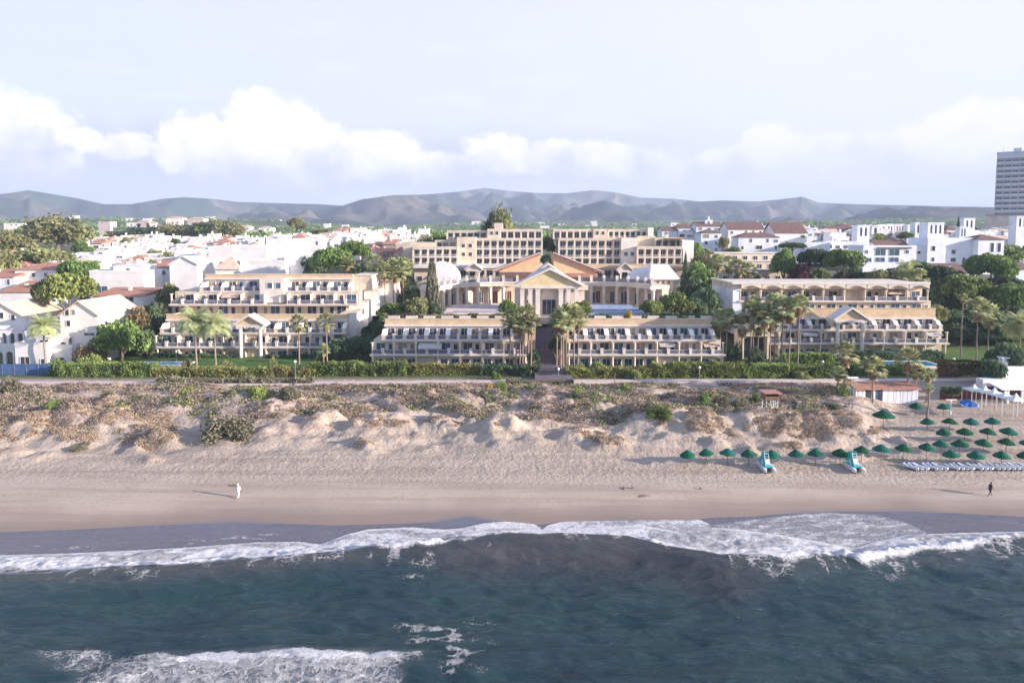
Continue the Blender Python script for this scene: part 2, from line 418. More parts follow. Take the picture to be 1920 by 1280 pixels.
def zt1(x, y): return float(zt(np.array([x]), np.array([y]))[0])

def grid_mesh(name, xs, ys, zf, mats, attrs=None, smooth=True):
    X, Y = np.meshgrid(xs, ys); Z = zf(X.ravel(), Y.ravel())
    co = np.stack([X.ravel(), Y.ravel(), Z], 1).astype(np.float32)
    nx, ny = len(xs), len(ys)
    i = np.arange(nx - 1)[None, :] + nx * np.arange(ny - 1)[:, None]; i = i.ravel()
    q = np.stack([i, i + 1, i + nx + 1, i + nx], 1).astype(np.int32)
    return raw_mesh(name, co, q, mats, attrs and attrs(X.ravel(), Y.ravel(), Z), smooth)
def raw_mesh(name, co, quads, mats, attrs=None, smooth=False, fattrs=None):
    me = bpy.data.meshes.new(name); k = quads.shape[1]
    me.vertices.add(len(co)); me.vertices.foreach_set('co', np.asarray(co, np.float32).ravel())
    me.loops.add(quads.size); me.loops.foreach_set('vertex_index', quads.astype(np.int32).ravel())
    me.polygons.add(len(quads)); me.polygons.foreach_set('loop_start', np.arange(0, quads.size, k, dtype=np.int32))
    for m in mats: me.materials.append(MATS[m])
    if smooth: me.polygons.foreach_set('use_smooth', np.ones(len(quads), bool))
    for d, dom in ((attrs, 'POINT'), (fattrs, 'FACE')):
        if d:
            for n, a in d.items():
                at = me.attributes.new(n, 'FLOAT', dom); at.data.foreach_set('value', np.asarray(a, np.float32))
    me.update(); me.validate()
    return me

def ground_material():
    m = bpy.data.materials.new('ground'); m.use_nodes = True; t = m.node_tree; t.nodes.clear(); k = NT(t)
    out = k.n('ShaderNodeOutputMaterial'); b = k.n('ShaderNodeBsdfPrincipled')
    pos = k.n('ShaderNodeNewGeometry').outputs['Position']
    A = lambda n: k.n('ShaderNodeAttribute', attribute_name=n).outputs['Fac']
    big = k.noise(pos, 0.12, 5, 0.55); mid = k.noise(pos, 0.9, 5, 0.6); fine = k.noise(pos, 6, 4, 0.6)
    stre = k.noise(k.mapping(pos, (0.035, 0.6, 1.0)), 1.0, 4, 0.6)
    sand = k.mix(k.ramp(big, 0.3, 0.7), (0.43, 0.35, 0.29), (0.485, 0.40, 0.335))
    sand = k.mix(k.m('MULTIPLY', k.ramp(stre, 0.42, 0.62), 0.7), sand, (0.35, 0.27, 0.225))
    sand = k.mix(k.m('MULTIPLY', k.ramp(fine, 0.5, 0.72), 0.35), sand, (0.30, 0.23, 0.19))
    litter = k.noise(k.mapping(pos, (0.5, 1.6, 1.0)), 3.0, 3, 0.7)
    sand = k.mix(k.m('MULTIPLY', k.m('MULTIPLY', k.ramp(litter, 0.60, 0.68), A('track')), 0.8), sand, (0.19, 0.145, 0.115))
    sand = k.mix(A('wet'), sand, (0.245, 0.185, 0.16))
    sand = k.mix(A('swash'), sand, (0.135, 0.135, 0.175))
    soil = k.mix(k.ramp(mid, 0.35, 0.65), (0.36, 0.275, 0.235), (0.50, 0.395, 0.345))
    soil = k.mix(k.m('MULTIPLY', k.ramp(k.noise(pos, 0.35, 4, 0.6), 0.5, 0.65), 0.6), soil, (0.30, 0.24, 0.14))
    c = k.mix(k.ramp(k.m('ADD', A('veg'), k.m('MULTIPLY', k.m('SUBTRACT', mid, 0.5), 0.9)), 0.4, 0.6), sand, soil)
    garden = k.mix(k.ramp(mid, 0.3, 0.7), (0.06, 0.11, 0.03), (0.10, 0.13, 0.05))
    c = k.mix(A('garden'), c, garden)
    town = k.mix(k.ramp(mid, 0.4, 0.6), (0.10, 0.11, 0.06), (0.17, 0.15, 0.11))
    c = k.mix(A('town'), c, town)
    far = k.mix(k.ramp(k.noise(pos, 0.012, 6, 0.65), 0.40, 0.58), (0.05, 0.075, 0.035), (0.17, 0.15, 0.09))
    c = k.mix(A('far'), c, far)
    k.put(b.inputs['Base Color'], c)
    k.put(b.inputs['Roughness'], k.m('SUBTRACT', 0.95, k.m('ADD', k.m('MULTIPLY', A('swash'), 0.77), k.m('MULTIPLY', A('wet'), 0.25))))
    k.put(b.inputs['Specular IOR Level'], k.m('ADD', 0.2, k.m('MULTIPLY', A('swash'), 0.5)))
    bn = k.n('ShaderNodeBump'); bn.inputs['Distance'].default_value = 0.28
    foot = k.noise(pos, 1.7, 3, 0.6); ft = k.noise(k.mapping(pos, (0.6, 1.6, 1)), 2.4, 4, 0.65)
    k.put(bn.inputs['Height'], k.m('ADD', foot, k.m('MULTIPLY', ft, 0.6)))
    k.put(bn.inputs['Strength'], k.m('ADD', 0.03, k.m('MULTIPLY', A('tramp'), 0.85)))
    k.link(bn.outputs[0], b.inputs['Normal']); k.link(b.outputs[0], out.inputs[0])
    MATS['ground'] = m
ground_material()
def g_attr(X, Y, Z):
    wl = waterline(X); t = Y - wl
    n = fbm(X / 6, Y / 6, 51, 3) - 0.5
    swash = sstep(1.0, -0.3, t + n * 0.8)
    ts = Y - wl_s(X)
    wet = sstep(6.5, 0.5, ts + n * 3) * 0.85
    az = X / np.maximum(Y, 1)
    crest = 106.5 + (fbm(X / 14, X * 0, 61, 3) - 0.5) * 10 - 3 * sstep(-0.35, -0.62, az)
    veg = sstep(-1.5, 2.5, Y - crest) * (1 - sstep(0.50, 0.55, az))
    garden = sstep(135.5, 136.5, Y) * (1 - sstep(0.72, 0.75, az) * 0)
    town = sstep(172, 176, Y); far = sstep(500, 700, Y)
    tramp = sstep(83, 90, Y) * sstep(160, 130, Y); tramp = np.clip(tramp + 0.10 * sstep(1, 4, t), 0, 1)
    track = sstep(4, 7, t) * sstep(93, 88, Y)
    return dict(swash=swash, wet=wet, veg=veg, garden=garden, town=town, far=far, tramp=tramp, track=track)
def axis(*segs):
    a = []
    for s, e, st in segs: a += list(np.arange(s, e, st))
    a.append(segs[-1][1]); return np.array(a)
XS = axis((-12000, -1200, 900), (-1200, -150, 35), (-150, -112, 3), (-112, 112, 0.4), (112, 150, 3), (150, 1200, 35), (1200, 12000, 900))
YS = axis((-2500, 20, 280), (20, 68, 4), (68, 84, 0.5), (84, 120, 0.35), (120, 136, 0.6), (136, 260, 3), (260, 600, 15), (600, 3000, 60), (3000, 11000, 1000))
tag(place('ground', grid_mesh('ground', XS, YS, zt, ['ground'], g_attr)), kind='structure')

# ------------------------------------------------------------------ mountains: a curved range with real relief
def hills():
    prof = [(-500, 372), (-200, 368), (0, 365), (30, 362), (60, 357), (110, 365), (150, 372), (200, 383), (250, 383), (310, 373), (350, 370), (400, 373), (450, 379), (520, 381),
            (600, 383), (645, 386), (680, 374), (740, 366), (800, 365), (860, 360), (910, 353), (960, 359), (1000, 362), (1060, 363), (1110, 357), (1150, 361), (1200, 371),
            (1260, 373), (1310, 378), (1350, 376), (1420, 378), (1460, 374), (1500, 369), (1530, 380), (1600, 383), (1700, 385), (1760, 387), (1850, 388), (1920, 395), (2400, 385)]
    pa = [math.atan((u - 960) / FPX) for u, v in prof]; pt = [(440 - v) / FPX * math.cos(a) for (u, v), a in zip(prof, pa)]
    na, nr = 900, 220
    A = np.linspace(-0.95, 0.95, na); Rr = np.linspace(2300, 9500, nr)
    AA, RR = np.meshgrid(A, Rr)
    rid = np.interp(AA, pa, pt)
    Rc = 6800
    top = rid * Rc + 33
    x = RR * np.sin(AA); y = RR * np.cos(AA)
    t = np.clip((RR - 2300) / (Rc - 2300), 0, 1)
    prof_r = t ** 1.5
    rg = 1 - np.abs(2 * fbm(x / 1500, y / 1500, 71, 5, 0.55) - 1)
    rg2 = 1 - np.abs(2 * fbm(x / 520, y / 520, 75, 4, 0.55) - 1)
    env = np.sin(np.pi * np.clip(t, 0, 1)) ** 0.8
    rg3 = 1 - np.abs(2 * fbm(x / 240, y / 240, 79, 3, 0.5) - 1)
    z = 38 + (top - 38) * prof_r + env * ((rg - 0.72) * 560 + (rg2 - 0.7) * 340 + (rg3 - .7) * 190)
    back = np.clip((RR - Rc) / 2500, 0, 1)
    z = z * (1 - back) - 50 * back
    lim = 33 + (rid - 0.0015) * RR        # nothing in front stands above the skyline
    z = np.minimum(z, lim + 9 * rg2 * t)
    z[0, :] = 0
    co = np.stack([x.ravel(), y.ravel(), z.ravel()], 1)
    i = (np.arange(na - 1)[None, :] + na * np.arange(nr - 1)[:, None]).ravel()
    q = np.stack([i, i + 1, i + na + 1, i + na], 1)
    m = bpy.data.materials.new('hillside'); m.use_nodes = True; tt = m.node_tree; tt.nodes.clear(); k = NT(tt)
    out = k.n('ShaderNodeOutputMaterial'); b = k.n('ShaderNodeBsdfPrincipled'); b.inputs['Roughness'].default_value = 1; b.inputs['Specular IOR Level'].default_value = 0
    pos = k.n('ShaderNodeNewGeometry').outputs['Position']
    c = k.mix(k.ramp(k.noise(pos, 0.0022, 8, 0.62), 0.44, 0.62), (0.026, 0.046, 0.042), (0.13, 0.11, 0.10))
    c = k.mix(k.m('MULTIPLY', k.ramp(k.noise(pos, 0.012, 6, 0.7), 0.52, 0.62), 0.6), c, (0.03, 0.045, 0.03))
    c = k.mix(k.m('MULTIPLY', k.ramp(k.noise(k.mapping(pos, (1, 1, 5)), 0.004, 4, 0.7), 0.64, 0.68), 0.45), c, (0.26, 0.20, 0.17))
    k.put(b.inputs['Base Color'], c); k.link(b.outputs[0], out.inputs[0]); MATS['hillside'] = m
    tag(place('hills', raw_mesh('hills', co, q, ['hillside'], smooth=True)), kind='structure')
hills()

# ------------------------------------------------------------------ sea
foam_hi = line_px([(-400, 1040), (0, 1042), (100, 1040), (200, 1036), (350, 1028), (480, 1018), (560, 1017), (600, 1022), (650, 1003), (690, 993), (770, 989), (830, 994), (868, 991), (905, 982), (960, 977), (1000, 980), (1016, 994), (1030, 984), (1075, 974), (1190, 967),
                   (1300, 970), (1328, 982), (1334, 990), (1380, 993), (1450, 1002), (1530, 1016), (1600, 1030), (1640, 1018), (1700, 1004), (1780, 1001), (1920, 998), (2300, 996)])
foam_lo = line_px([(-400, 1085), (0, 1074), (100, 1076), (180, 1082), (300, 1078), (400, 1066), (570, 1054), (650, 1046), (720, 1052), (800, 1056), (870, 1044), (950, 1026), (1000, 1010),
                   (1060, 1020), (1150, 1018), (1210, 1024), (1260, 1046), (1330, 1068), (1420, 1078), (1500, 1076), (1560, 1062), (1620, 1080), (1680, 1058), (1740, 1044), (1820, 1040), (1920, 1022), (2300, 1020)])
crest = line_px([(-400, 1100), (0, 1096), (150, 1090), (300, 1086), (450, 1074), (600, 1062), (720, 1052), (860, 1046), (950, 1030), (1050, 1030), (1180, 1036), (1260, 1056), (1350, 1078),
                 (1450, 1080), (1560, 1068), (1640, 1060), (1760, 1044), (1920, 1026), (2300, 1020)])
thin_hi = line_px([(1280, 990), (1350, 982), (1440, 972), (1500, 964), (1560, 962), (1640, 966), (1700, 980), (1740, 1000), (2300, 1010)])
def sea_z(x, y):
    c = crest(x)
    d = y - c                                        # + towards the beach
    amp = 1.3 * (0.55 + 0.9 * fbm(x / 22, x * 0, 81, 3))
    amp = amp * (0.75 + 0.5 * sstep(-20, 10, x) * sstep(40, 25, x))
    w = amp * np.where(d > 0, np.exp(-(d / 1.6) ** 2), np.exp(-(d / 4.2) ** 2))
    c2 = 49.5 + 2.0 * fbm(x / 20, x * 0, 85, 2)
    w = w + 0.5 * np.exp(-((y - c2) / 2.2) ** 2) * sstep(-52, -40, x) * sstep(-2, -14, x)
    ca, sa = math.cos(R(-16)), math.sin(R(-16)); u_ = x * ca + y * sa; v_ = -x * sa + y * ca; v_ = v_ + (fbm(x / 6, y / 6, 83, 3) - .5) * 3
    sw = (fbm(x / 11 + y / 16, y / 3.4, 87, 4) - 0.5) * 1.1 + ((1 - np.abs(2 * fbm(u_ / 5.5, v_ / 1.9, 88, 3) - 1)) - .6) * .42 + ((1 - np.abs(2 * fbm(u_ / 1.9, v_ / .75, 89, 3) - 1)) - .6) * .10
    sw = sw * sstep(3, -6, d)
    fo = sstep(foam_lo(x) - 1, foam_lo(x) + 1, y) * sstep(foam_hi(x) + .6, foam_hi(x) - 1.5, y)
    z = w + sw + fo * (0.12 + 0.30 * fbm(x * 1.1, y * 1.3, 91, 3)) + 0.35 * np.exp(-((y - foam_lo(x) - 1.0) / .8) ** 2) * fbm(x * 1.6, y * 1.6, 92, 3) * 1.5
    near = sstep(0.5, -6, y - waterline(x))
    return 0.05 + z * near - 0.9 * sstep(0.4, 5, y - waterline(x))
def sea_attr(X, Y, Z):
    rag = (fbm(X / 3.0, Y / 3.0, 93, 4) - 0.5)
    hi, lo = foam_hi(X), foam_lo(X)
    inside = sstep(0.25, -0.05, Y - hi) * sstep(-0.6, 0.5, Y - lo + rag * 2.2)
    crestw = np.exp(-((Y - lo - 0.9 + rag * 1.6) / 1.55) ** 2) * inside                   # breaking roller on the sea side
    edge = np.exp(-((Y - hi + 0.15) / 0.28) ** 2) * inside                                # bright rim of the swash
    patch = sstep(0.40, 0.62, fbm(X / 4.5 + 7, Y / 1.8, 103, 4))
    foam = inside * (0.62 + 0.34 * patch) + 0.80 * crestw + 0.40 * edge
    # second roller line inside the band, and spray trailing seaward
    mid = lo + (hi - lo) * (0.55 + 0.35 * (fbm(X / 7, X * 0, 105, 2) - .5))
    foam = foam + 0.40 * np.exp(-((Y - mid) / 0.35) ** 2) * inside * sstep(.35, .6, fbm(X / 5, X * 0, 106, 2))
    trail = sstep(-4.0, -0.3, Y - lo) * (Y < lo + .6) * sstep(0.48, 0.72, fbm(X / 1.2, Y / 3.2, 107, 4)) * 0.55
    foam = np.maximum(foam, trail)
    thr = sstep(0.3, -0.3, Y - thin_hi(X)) * sstep(-0.5, 0.5, Y - hi) * sstep(18, 27, X)
    foam = np.maximum(foam, thr * (0.22 + 0.55 * sstep(0.45, 0.65, fbm((X + Y * 1.5) / 2.2, (Y - X * .25) / .5, 109, 4))))
    left = sstep(-0.5, 0.3, hi - Y + 2.2) * (Y > hi) * 0.32 * sstep(0.58, 0.68, fbm(X / 3, Y / .5, 111, 4)) * sstep(-18, -26, X)
    foam = np.maximum(foam, left)
    lowl = np.exp(-((Y - 66.2 - .06 * (X + 52)) / 0.55) ** 2) * sstep(-40, -46, X) * .9
    foam = np.maximum(foam, lowl)
    n1 = fbm(X / 6, Y / 4, 95, 5) - 0.5; n2 = fbm(X / 1.7, Y / 1.3, 96, 4) - 0.5
    c2 = 51.2 + 2.2 * n1 + 1.2 * n2
    wx = sstep(-36, -26, X + n1 * 16 + n2 * 4) * sstep(-5, -13, X + n1 * 14 + n2 * 4)
    fb = sstep(c2 + 0.25, c2 - 0.25, Y) * wx * (0.50 + 0.9 * np.exp(-((Y - c2) / 1.0) ** 2) + .7 * n2 + .25 * n1)
    spk = (np.exp(-((X + 6) / 4) ** 2 - ((Y - 54) / 2.0) ** 2) + np.exp(-((X + 4) / 1.8) ** 2 - ((Y - 50.5) / 2) ** 2) + .7 * np.exp(-((X + 9) / 1.5) ** 2 - ((Y - 63.5) / 1.5) ** 2)) * sstep(0.48, 0.75, fbm(X / 1.6, Y / 0.8, 97, 5)) * 0.8
    foam = np.clip(np.maximum.reduce([foam, fb, spk]), 0, 1.3)
    aer = np.clip(inside * .9 + thr * .6 + .45 * sstep(c2 + 1, c2 - 1, Y) * wx, 0, 1)
    face = sstep(-12, 0, X) * sstep(27, 18, X)
    brown = np.exp(-((Y - crest(X) + 1.0 + 1.5 * face) / (1.7 + 2.2 * face)) ** 2) * (0.20 + 0.25 * sstep(-45, -25, X) + .25 * face) * (1 - 0.5 * sstep(20, 34, X))
    brown = brown * (0.55 + 0.9 * fbm(X / 3.5, Y / 1.2, 115, 4))
    thin = sstep(-0.3, 0.6, Y - hi)
    return dict(foam=foam, brown=np.clip(brown, 0, 1), thin=thin, aer=aer)
def sea_material():
    m = bpy.data.materials.new('seawater'); m.use_nodes = True; t = m.node_tree; t.nodes.clear(); k = NT(t)
    out = k.n('ShaderNodeOutputMaterial'); b = k.n('ShaderNodeBsdfPrincipled')
    pos = k.n('ShaderNodeNewGeometry').outputs['Position']
    A = lambda n: k.n('ShaderNodeAttribute', attribute_name=n).outputs['Fac']
    rp = k.mapping(pos, (0.30, 1.0, 1.0), (0, 0, R(-14)))
    c = k.mix(k.ramp(k.noise(k.mapping(pos, (0.5, 1.2, 1.0), (0, 0, R(-10))), 0.13, 5, 0.6), 0.32, 0.68), (0.014, 0.037, 0.050), (0.018, 0.050, 0.053))
    c = k.mix(k.m('MULTIPLY', k.ramp(k.noise(rp, 0.42, 5, 0.65), 0.45, 0.75), 0.6), c, (0.020, 0.045, 0.070))
    c = k.mix(k.m('MULTIPLY', k.ramp(k.noise(rp, 0.9, 6, 0.7, dist=.6), 0.56, 0.72), 0.35), c, (0.05, 0.085, 0.105))
    c = k.mix(A('brown'), c, (0.080, 0.068, 0.072))
    c = k.mix(A('thin'), c, (0.145, 0.145, 0.185))
    c = k.mix(k.m('MULTIPLY', A('aer'), k.ramp(k.noise(pos, .7, 4, .6), .25, .7, .55, 1.0)), c, (0.37, 0.37, 0.42))
    wv = k.noise(pos, 0.9, 4, 0.6, out=1)
    pw = k.n('ShaderNodeVectorMath', operation='ADD'); k.put(pw.inputs[0], pos)
    sc = k.n('ShaderNodeVectorMath', operation='SCALE'); k.put(sc.inputs[0], wv); sc.inputs['Scale'].default_value = 1.7; k.link(sc.outputs[0], pw.inputs[1])
    fm = A('foam')
    def lace(scale, rot, sx, wide):
        v = k.n('ShaderNodeTexVoronoi', feature='DISTANCE_TO_EDGE'); k.put(v.inputs['Vector'], k.mapping(pw.outputs[0], (sx, 1, 1), (0, 0, R(rot)))); v.inputs['Scale'].default_value = scale
        e = k.m('DIVIDE', v.outputs['Distance'], k.m('ADD', 0.012, k.m('MULTIPLY', k.m('POWER', fm, 1.5), wide)))
        return k.ramp(e, 1.0, 0.25)
    l1 = lace(0.75, 20, 0.7, 0.42); l2 = lace(1.9, -15, 0.8, 0.36)
    n1 = k.noise(k.mapping(pw.outputs[0], (0.8, 1.2, 1.0)), 2.0, 7, 0.72)
    n2 = k.noise(pw.outputs[0], 0.5, 4, 0.6)
    solid = k.ramp(k.m('ADD', fm, k.m('ADD', k.m('MULTIPLY', k.m('SUBTRACT', n2, 0.5), 0.9), k.m('MULTIPLY', k.m('SUBTRACT', n1, 0.5), 1.5))), 0.50, 0.92)
    net = k.m('MULTIPLY', k.m('MAXIMUM', l1, k.m('MULTIPLY', l2, 0.85)), k.ramp(n1, 0.30, 0.60, 0.35, 1.0))
    ff = k.m('MULTIPLY', k.ramp(fm, 0.02, 0.30), k.m('MAXIMUM', solid, k.m('MULTIPLY', net, 0.8)), clamp=True)
    fcol = k.mix(k.ramp(k.noise(pw.outputs[0], 3.0, 5, 0.7), 0.35, 0.62), (0.55, 0.55, 0.62), (0.82, 0.81, 0.83))
    c2 = k.mix(ff, c, fcol)
    k.put(b.inputs['Base Color'], c2)
    k.put(b.inputs['Roughness'], k.m('ADD', 0.07, k.m('MULTIPLY', ff, 0.75)))
    b.inputs['IOR'].default_value = 1.33
    k.put(b.inputs['Specular IOR Level'], k.m('SUBTRACT', 0.5, k.m('MULTIPLY', ff, 0.35)))
    bn = k.n('ShaderNodeBump'); bn.inputs['Distance'].default_value = 0.42; bn.inputs['Strength'].default_value = 0.9
    h = k.m('ADD', k.m('MULTIPLY', k.noise(rp, 1.0, 7, 0.66, dist=0.5), 1.0), k.m('MULTIPLY', k.noise(k.mapping(pos, (0.5, 1.3, 1), (0, 0, R(12))), 3.0, 4, 0.6), 0.22))
    k.put(bn.inputs['Height'], k.m('ADD', h, k.m('MULTIPLY', ff, k.m('ADD', 0.15, k.m('MULTIPLY', n1, 1.0)))))
    k.link(bn.outputs[0], b.inputs['Normal']); k.link(b.outputs[0], out.inputs[0]); MATS['seawater'] = m
sea_material()
SX = axis((-12000, -300, 900), (-300, -85, 8), (-85, 85, 0.22), (85, 300, 8), (300, 12000, 900))
SY = axis((-2500, 10, 250), (10, 44, 3), (44, 80, 0.16), (80, 90, 1.0))
tag(place('sea', grid_mesh('sea', SX, SY, sea_z, ['seawater'], sea_attr)), kind='structure')

# ------------------------------------------------------------------ promenade path, lawns, pools
def strip(name, pts_lo, pts_hi, z0, mats, thick=0.15):
    mb = MB(); n = len(pts_lo)
    for i in range(n - 1):
        a, b_, c, d = pts_lo[i], pts_lo[i + 1], pts_hi[i + 1], pts_hi[i]
        T = [(p[0], p[1], z0) for p in (a, b_, c, d)]; B = [(p[0], p[1], z0 - thick) for p in (a, b_, c, d)]
        mb.face(T); mb.face([B[0], B[1], T[1], T[0]])
    return tag(mb.build(name, mats), kind='structure')
xs = list(range(-170, 171, 5))
def pathy(x): return 131.6 + 1.2 * math.sin(x / 40) + (0.03 * max(0, x - 60))
strip('promenade', [(x, pathy(x)) for x in xs], [(x, pathy(x) + 2.3) for x in xs], 4.2, 'plazapink', 0.4)
lx = [-90 + i * 6 for i in range(10)]
strip('lawn', [(x, 139.5) for x in lx], [(x, 156.5) for x in lx], 4.75, 'lawn' if 'lawn' in MATS else (mat('lawn', (0.075, 0.15, 0.03), 0.9, 0.3, 0.6, bump=0.3) and 'lawn'), 1.0)
lx = [PX(1775, 150) + i * 5 for i in range(5)]
strip('lawn', [(x, 143) for x in lx], [(x, 168) for x in lx], 4.9, 'lawn', 1.0)
def pool(label, u0, u1, Y0, Y1, z):
    x0, x1 = PX(u0, Y0), PX(u1, Y0)
    t = thing('swimming_pool', label, 'pool', ((x0 + x1) / 2, Y0, z))
    m = MB(); m.box(x0, x1, Y0, Y0 + .6, z - .4, z + .12); m.box(x0, x1, Y1 - .6, Y1, z - .4, z + .12)
    m.box(x0, x0 + .6, Y0 + .6, Y1 - .6, z - .4, z + .12); m.box(x1 - .6, x1, Y0 + .6, Y1 - .6, z - .4, z + .12); m.build('coping', 'trimwhite', t)
    w = MB(); w.box(x0 + .6, x1 - .6, Y0 + .6, Y1 - .6, z - .3, z + .05); w.build('water_surface', 'poolwater', t)
pool('pale paved pool in the lawn in front of the left terraced apartments', 235, 345, 145, 150, 4.85)
pool('bright blue swimming pool behind the low palms beside the beach hut', 1655, 1775, 143, 150, 5.05)
# ================================================================== BUILDINGS
WC = {}
def win_mesh(w, h, glass='glass', frame='trimwhite', mull=1):
    key = (round(w, 1), round(h, 1), glass, frame, mull)
    if key in WC: return WC[key]
    w, h = key[0], key[1]; m = MB(); t = 0.09
    m.box(-w / 2, w / 2, -.02, .05, 0, h, 1)
    m.box(-w / 2 - t, -w / 2, -.09, .05, -t, h + t); m.box(w / 2, w / 2 + t, -.09, .05, -t, h + t)
    m.box(-w / 2, w / 2, -.09, .05, h, h + t); m.box(-w / 2, w / 2, -.09, .05, -t, 0)
    for i in range(mull): 
        x = -w / 2 + w * (i + 1) / (mull + 1); m.box(x - .035, x + .035, -.06, -.02, 0, h)
    WC[key] = m.mesh('window', [frame, glass]); return WC[key]
def glass_kind(r):
    return 'glass' if r < .45 else 'glassblue' if r < .68 else 'glassteal' if r < .84 else 'curtain'
RC = {}
def rail_mesh(w, ped=0.6, hh=1.05, mirror=False):
    key = (round(w, 1), round(ped, 2), hh)
    if key in RC: return RC[key]
    w = key[0]; m = MB()
    m.box(-w / 2, w / 2, -.14, .14, 0, .16)
    m.box(-ped / 2, ped / 2, -.3, .3, .16, hh + .22); m.box(-ped / 2 - .07, ped / 2 + .07, -.36, .36, hh + .22, hh + .32)
    for a, b in ((-w / 2, -ped / 2), (ped / 2, w / 2)):
        m.box(a, b, -.03, .03, .2, hh - .06, 1); m.box(a, b, -.05, .05, hh - .06, hh)
    RC[key] = m.mesh('balcony_railing', ['trimwhite', 'railglass']); return RC[key]
FC = {}
def fin_mesh(d, h0, h1, w=0.85):
    key = (round(d, 1), h0, h1, w)
    if key in FC: return FC[key]
    m = MB(); m.prism([(0, 0), (d, 0), (d, h1), (d * .55, h1 * .95), (0.5, h0), (0, h0)], -w / 2, w / 2, 'x', 0)
    m.prism([(-.08, h0 + .01), (.5, h0 + .01), (d * .55, h1 * .95 + .01), (d, h1 + .01), (d, h1 + .16), (d * .5, h1 * .95 + .17), (.45, h0 + .16), (-.08, h0 + .16)], -w / 2 - .08, w / 2 + .08, 'x', 1)
    FC[key] = m.mesh('partition_wall', ['cream2', 'whitewarm']); return FC[key]
PCH = {}
def pillar_mesh(h, r=0.2):
    key = (round(h, 1), r)
    if key in PCH: return PCH[key]
    m = MB(); m.box(-r - .08, r + .08, -r - .08, r + .08, 0, .2); m.cyl(0, 0, .2, h - .2, r, 10); m.box(-r - .1, r + .1, -r - .1, r + .1, h - .2, h)
    PCH[key] = m.mesh('pillar', ['cream2']); return PCH[key]

def terrace_block(b, tiers, wallmats=('cream', 'tan', 'trimwhite', 'cream2'), seed=1):
    """b: root. every tier: x0 x1 z0 z1 wall back edge n (bays) and options"""
    rr = random.Random(seed); W = MB()
    for t in tiers:
        x0, x1, z0, z1, yw, yb = t['x0'], t['x1'], t['z0'], t['z1'], t['wall'], t['back']
        W.box(x0, x1, yw, yb, z0, z1, 0)
        e = t.get('edge'); n = t['n']; bw = (x1 - x0) / n
        if e is not None and t.get('slab', True):
            W.box(x0 - .35, x1 + .35, e - .15, yw - .003, z0 - .32, z0 + .004, 3)
            W.box(x0 - .45, x1 + .45, e - .25, e - .15, z0 - .12, z0 + .08, 2)
        if t.get('tan'):                        # parapet band crowning the tier
            h = t['tan']; W.box(x0 - .25, x1 + .25, yw - .45, yw - .003, z1 - .55, z1 - .1, 2)
            W.box(x0 - .1, x1 + .1, yw - .25, yw + .2, z1 - .1, z1 + h, 1); W.box(x0 - .2, x1 + .2, yw - .35, yw + .3, z1 + h, z1 + h + .12, t.get('cap', 3))
            W.box(x1 - .15, x1 + .1, yw + .2, yb, z1 + .004, z1 + h * .8, 1); W.box(x0 - .1, x0 + .15, yw + .2, yb, z1 + .004, z1 + h * .8, 1)
        skip = t.get('skip', ())
        for i in range(n):
            xc = x0 + bw * (i + .5)
            if i in skip: continue
            hh = t.get('wh', 2.15); k = t.get('pat', 0)
            sill = t.get('sill', 0.12)
            if k == 0:      # wide sliding door and a narrow one
                s = 1 if rr.random() < .5 else -1
                place('window', win_mesh(bw * .40, hh, glass_kind(rr.random())), b, (xc - s * bw * .17, yw, z0 + sill))
                place('window', win_mesh(bw * .17, hh * .9, glass_kind(rr.random()), mull=0), b, (xc + s * bw * .27, yw, z0 + sill))
            elif k == 1:    # two equal doors
                for s in (-1, 1): place('window', win_mesh(bw * .34, hh, glass_kind(rr.random())), b, (xc + s * bw * .25, yw, z0 + sill))
            elif k == 2:
                place('window', win_mesh(bw * .42, hh, glass_kind(rr.random())), b, (xc, yw, z0 + sill))
            if e is not None:
                if t.get('rail', True): place('balcony_railing', rail_mesh(bw - .45), b, (xc, e + .12, z0 + .006))
        if e is not None and t.get('rail', True) and not t.get('fins'):
            for i in range(n):
                if rr.random() < .16 and i not in skip:
                    xc = x0 + bw * (i + .5); aw = MB(); zz = z1 - .45
                    aw.prism([(yw - .01, zz), (yw - .01, zz - .08), (e + .5, zz - .75), (e + .5, zz - .95), (e + .45, zz - .95), (e + .45, zz - .68)], xc - bw * .36, xc + bw * .36, 'x'); aw.build('awning', rr.choice(('awning', 'awning', 'paletile')), b)
        if e is not None:
            for i in range(n + 1):
                if i in t.get('skipfin', ()): continue
                x = x0 + bw * i + (.1 if i == 0 else -.1 if i == n else 0)
                if t.get('fins'): place('partition_wall', fin_mesh(yw - e - .1, 1.0, 2.0), b, (x, e + .02, z0 + .005))
                else:
                    place('pillar', pillar_mesh(z1 - z0 - .33), b, (x, e + .3, z0 + .005))
                    if t.get('party', True) and 0 < i < n: W.box(x - .12, x + .12, e + .7, yw - .003, z0 + .005, z1 - .33, 3)
    return W

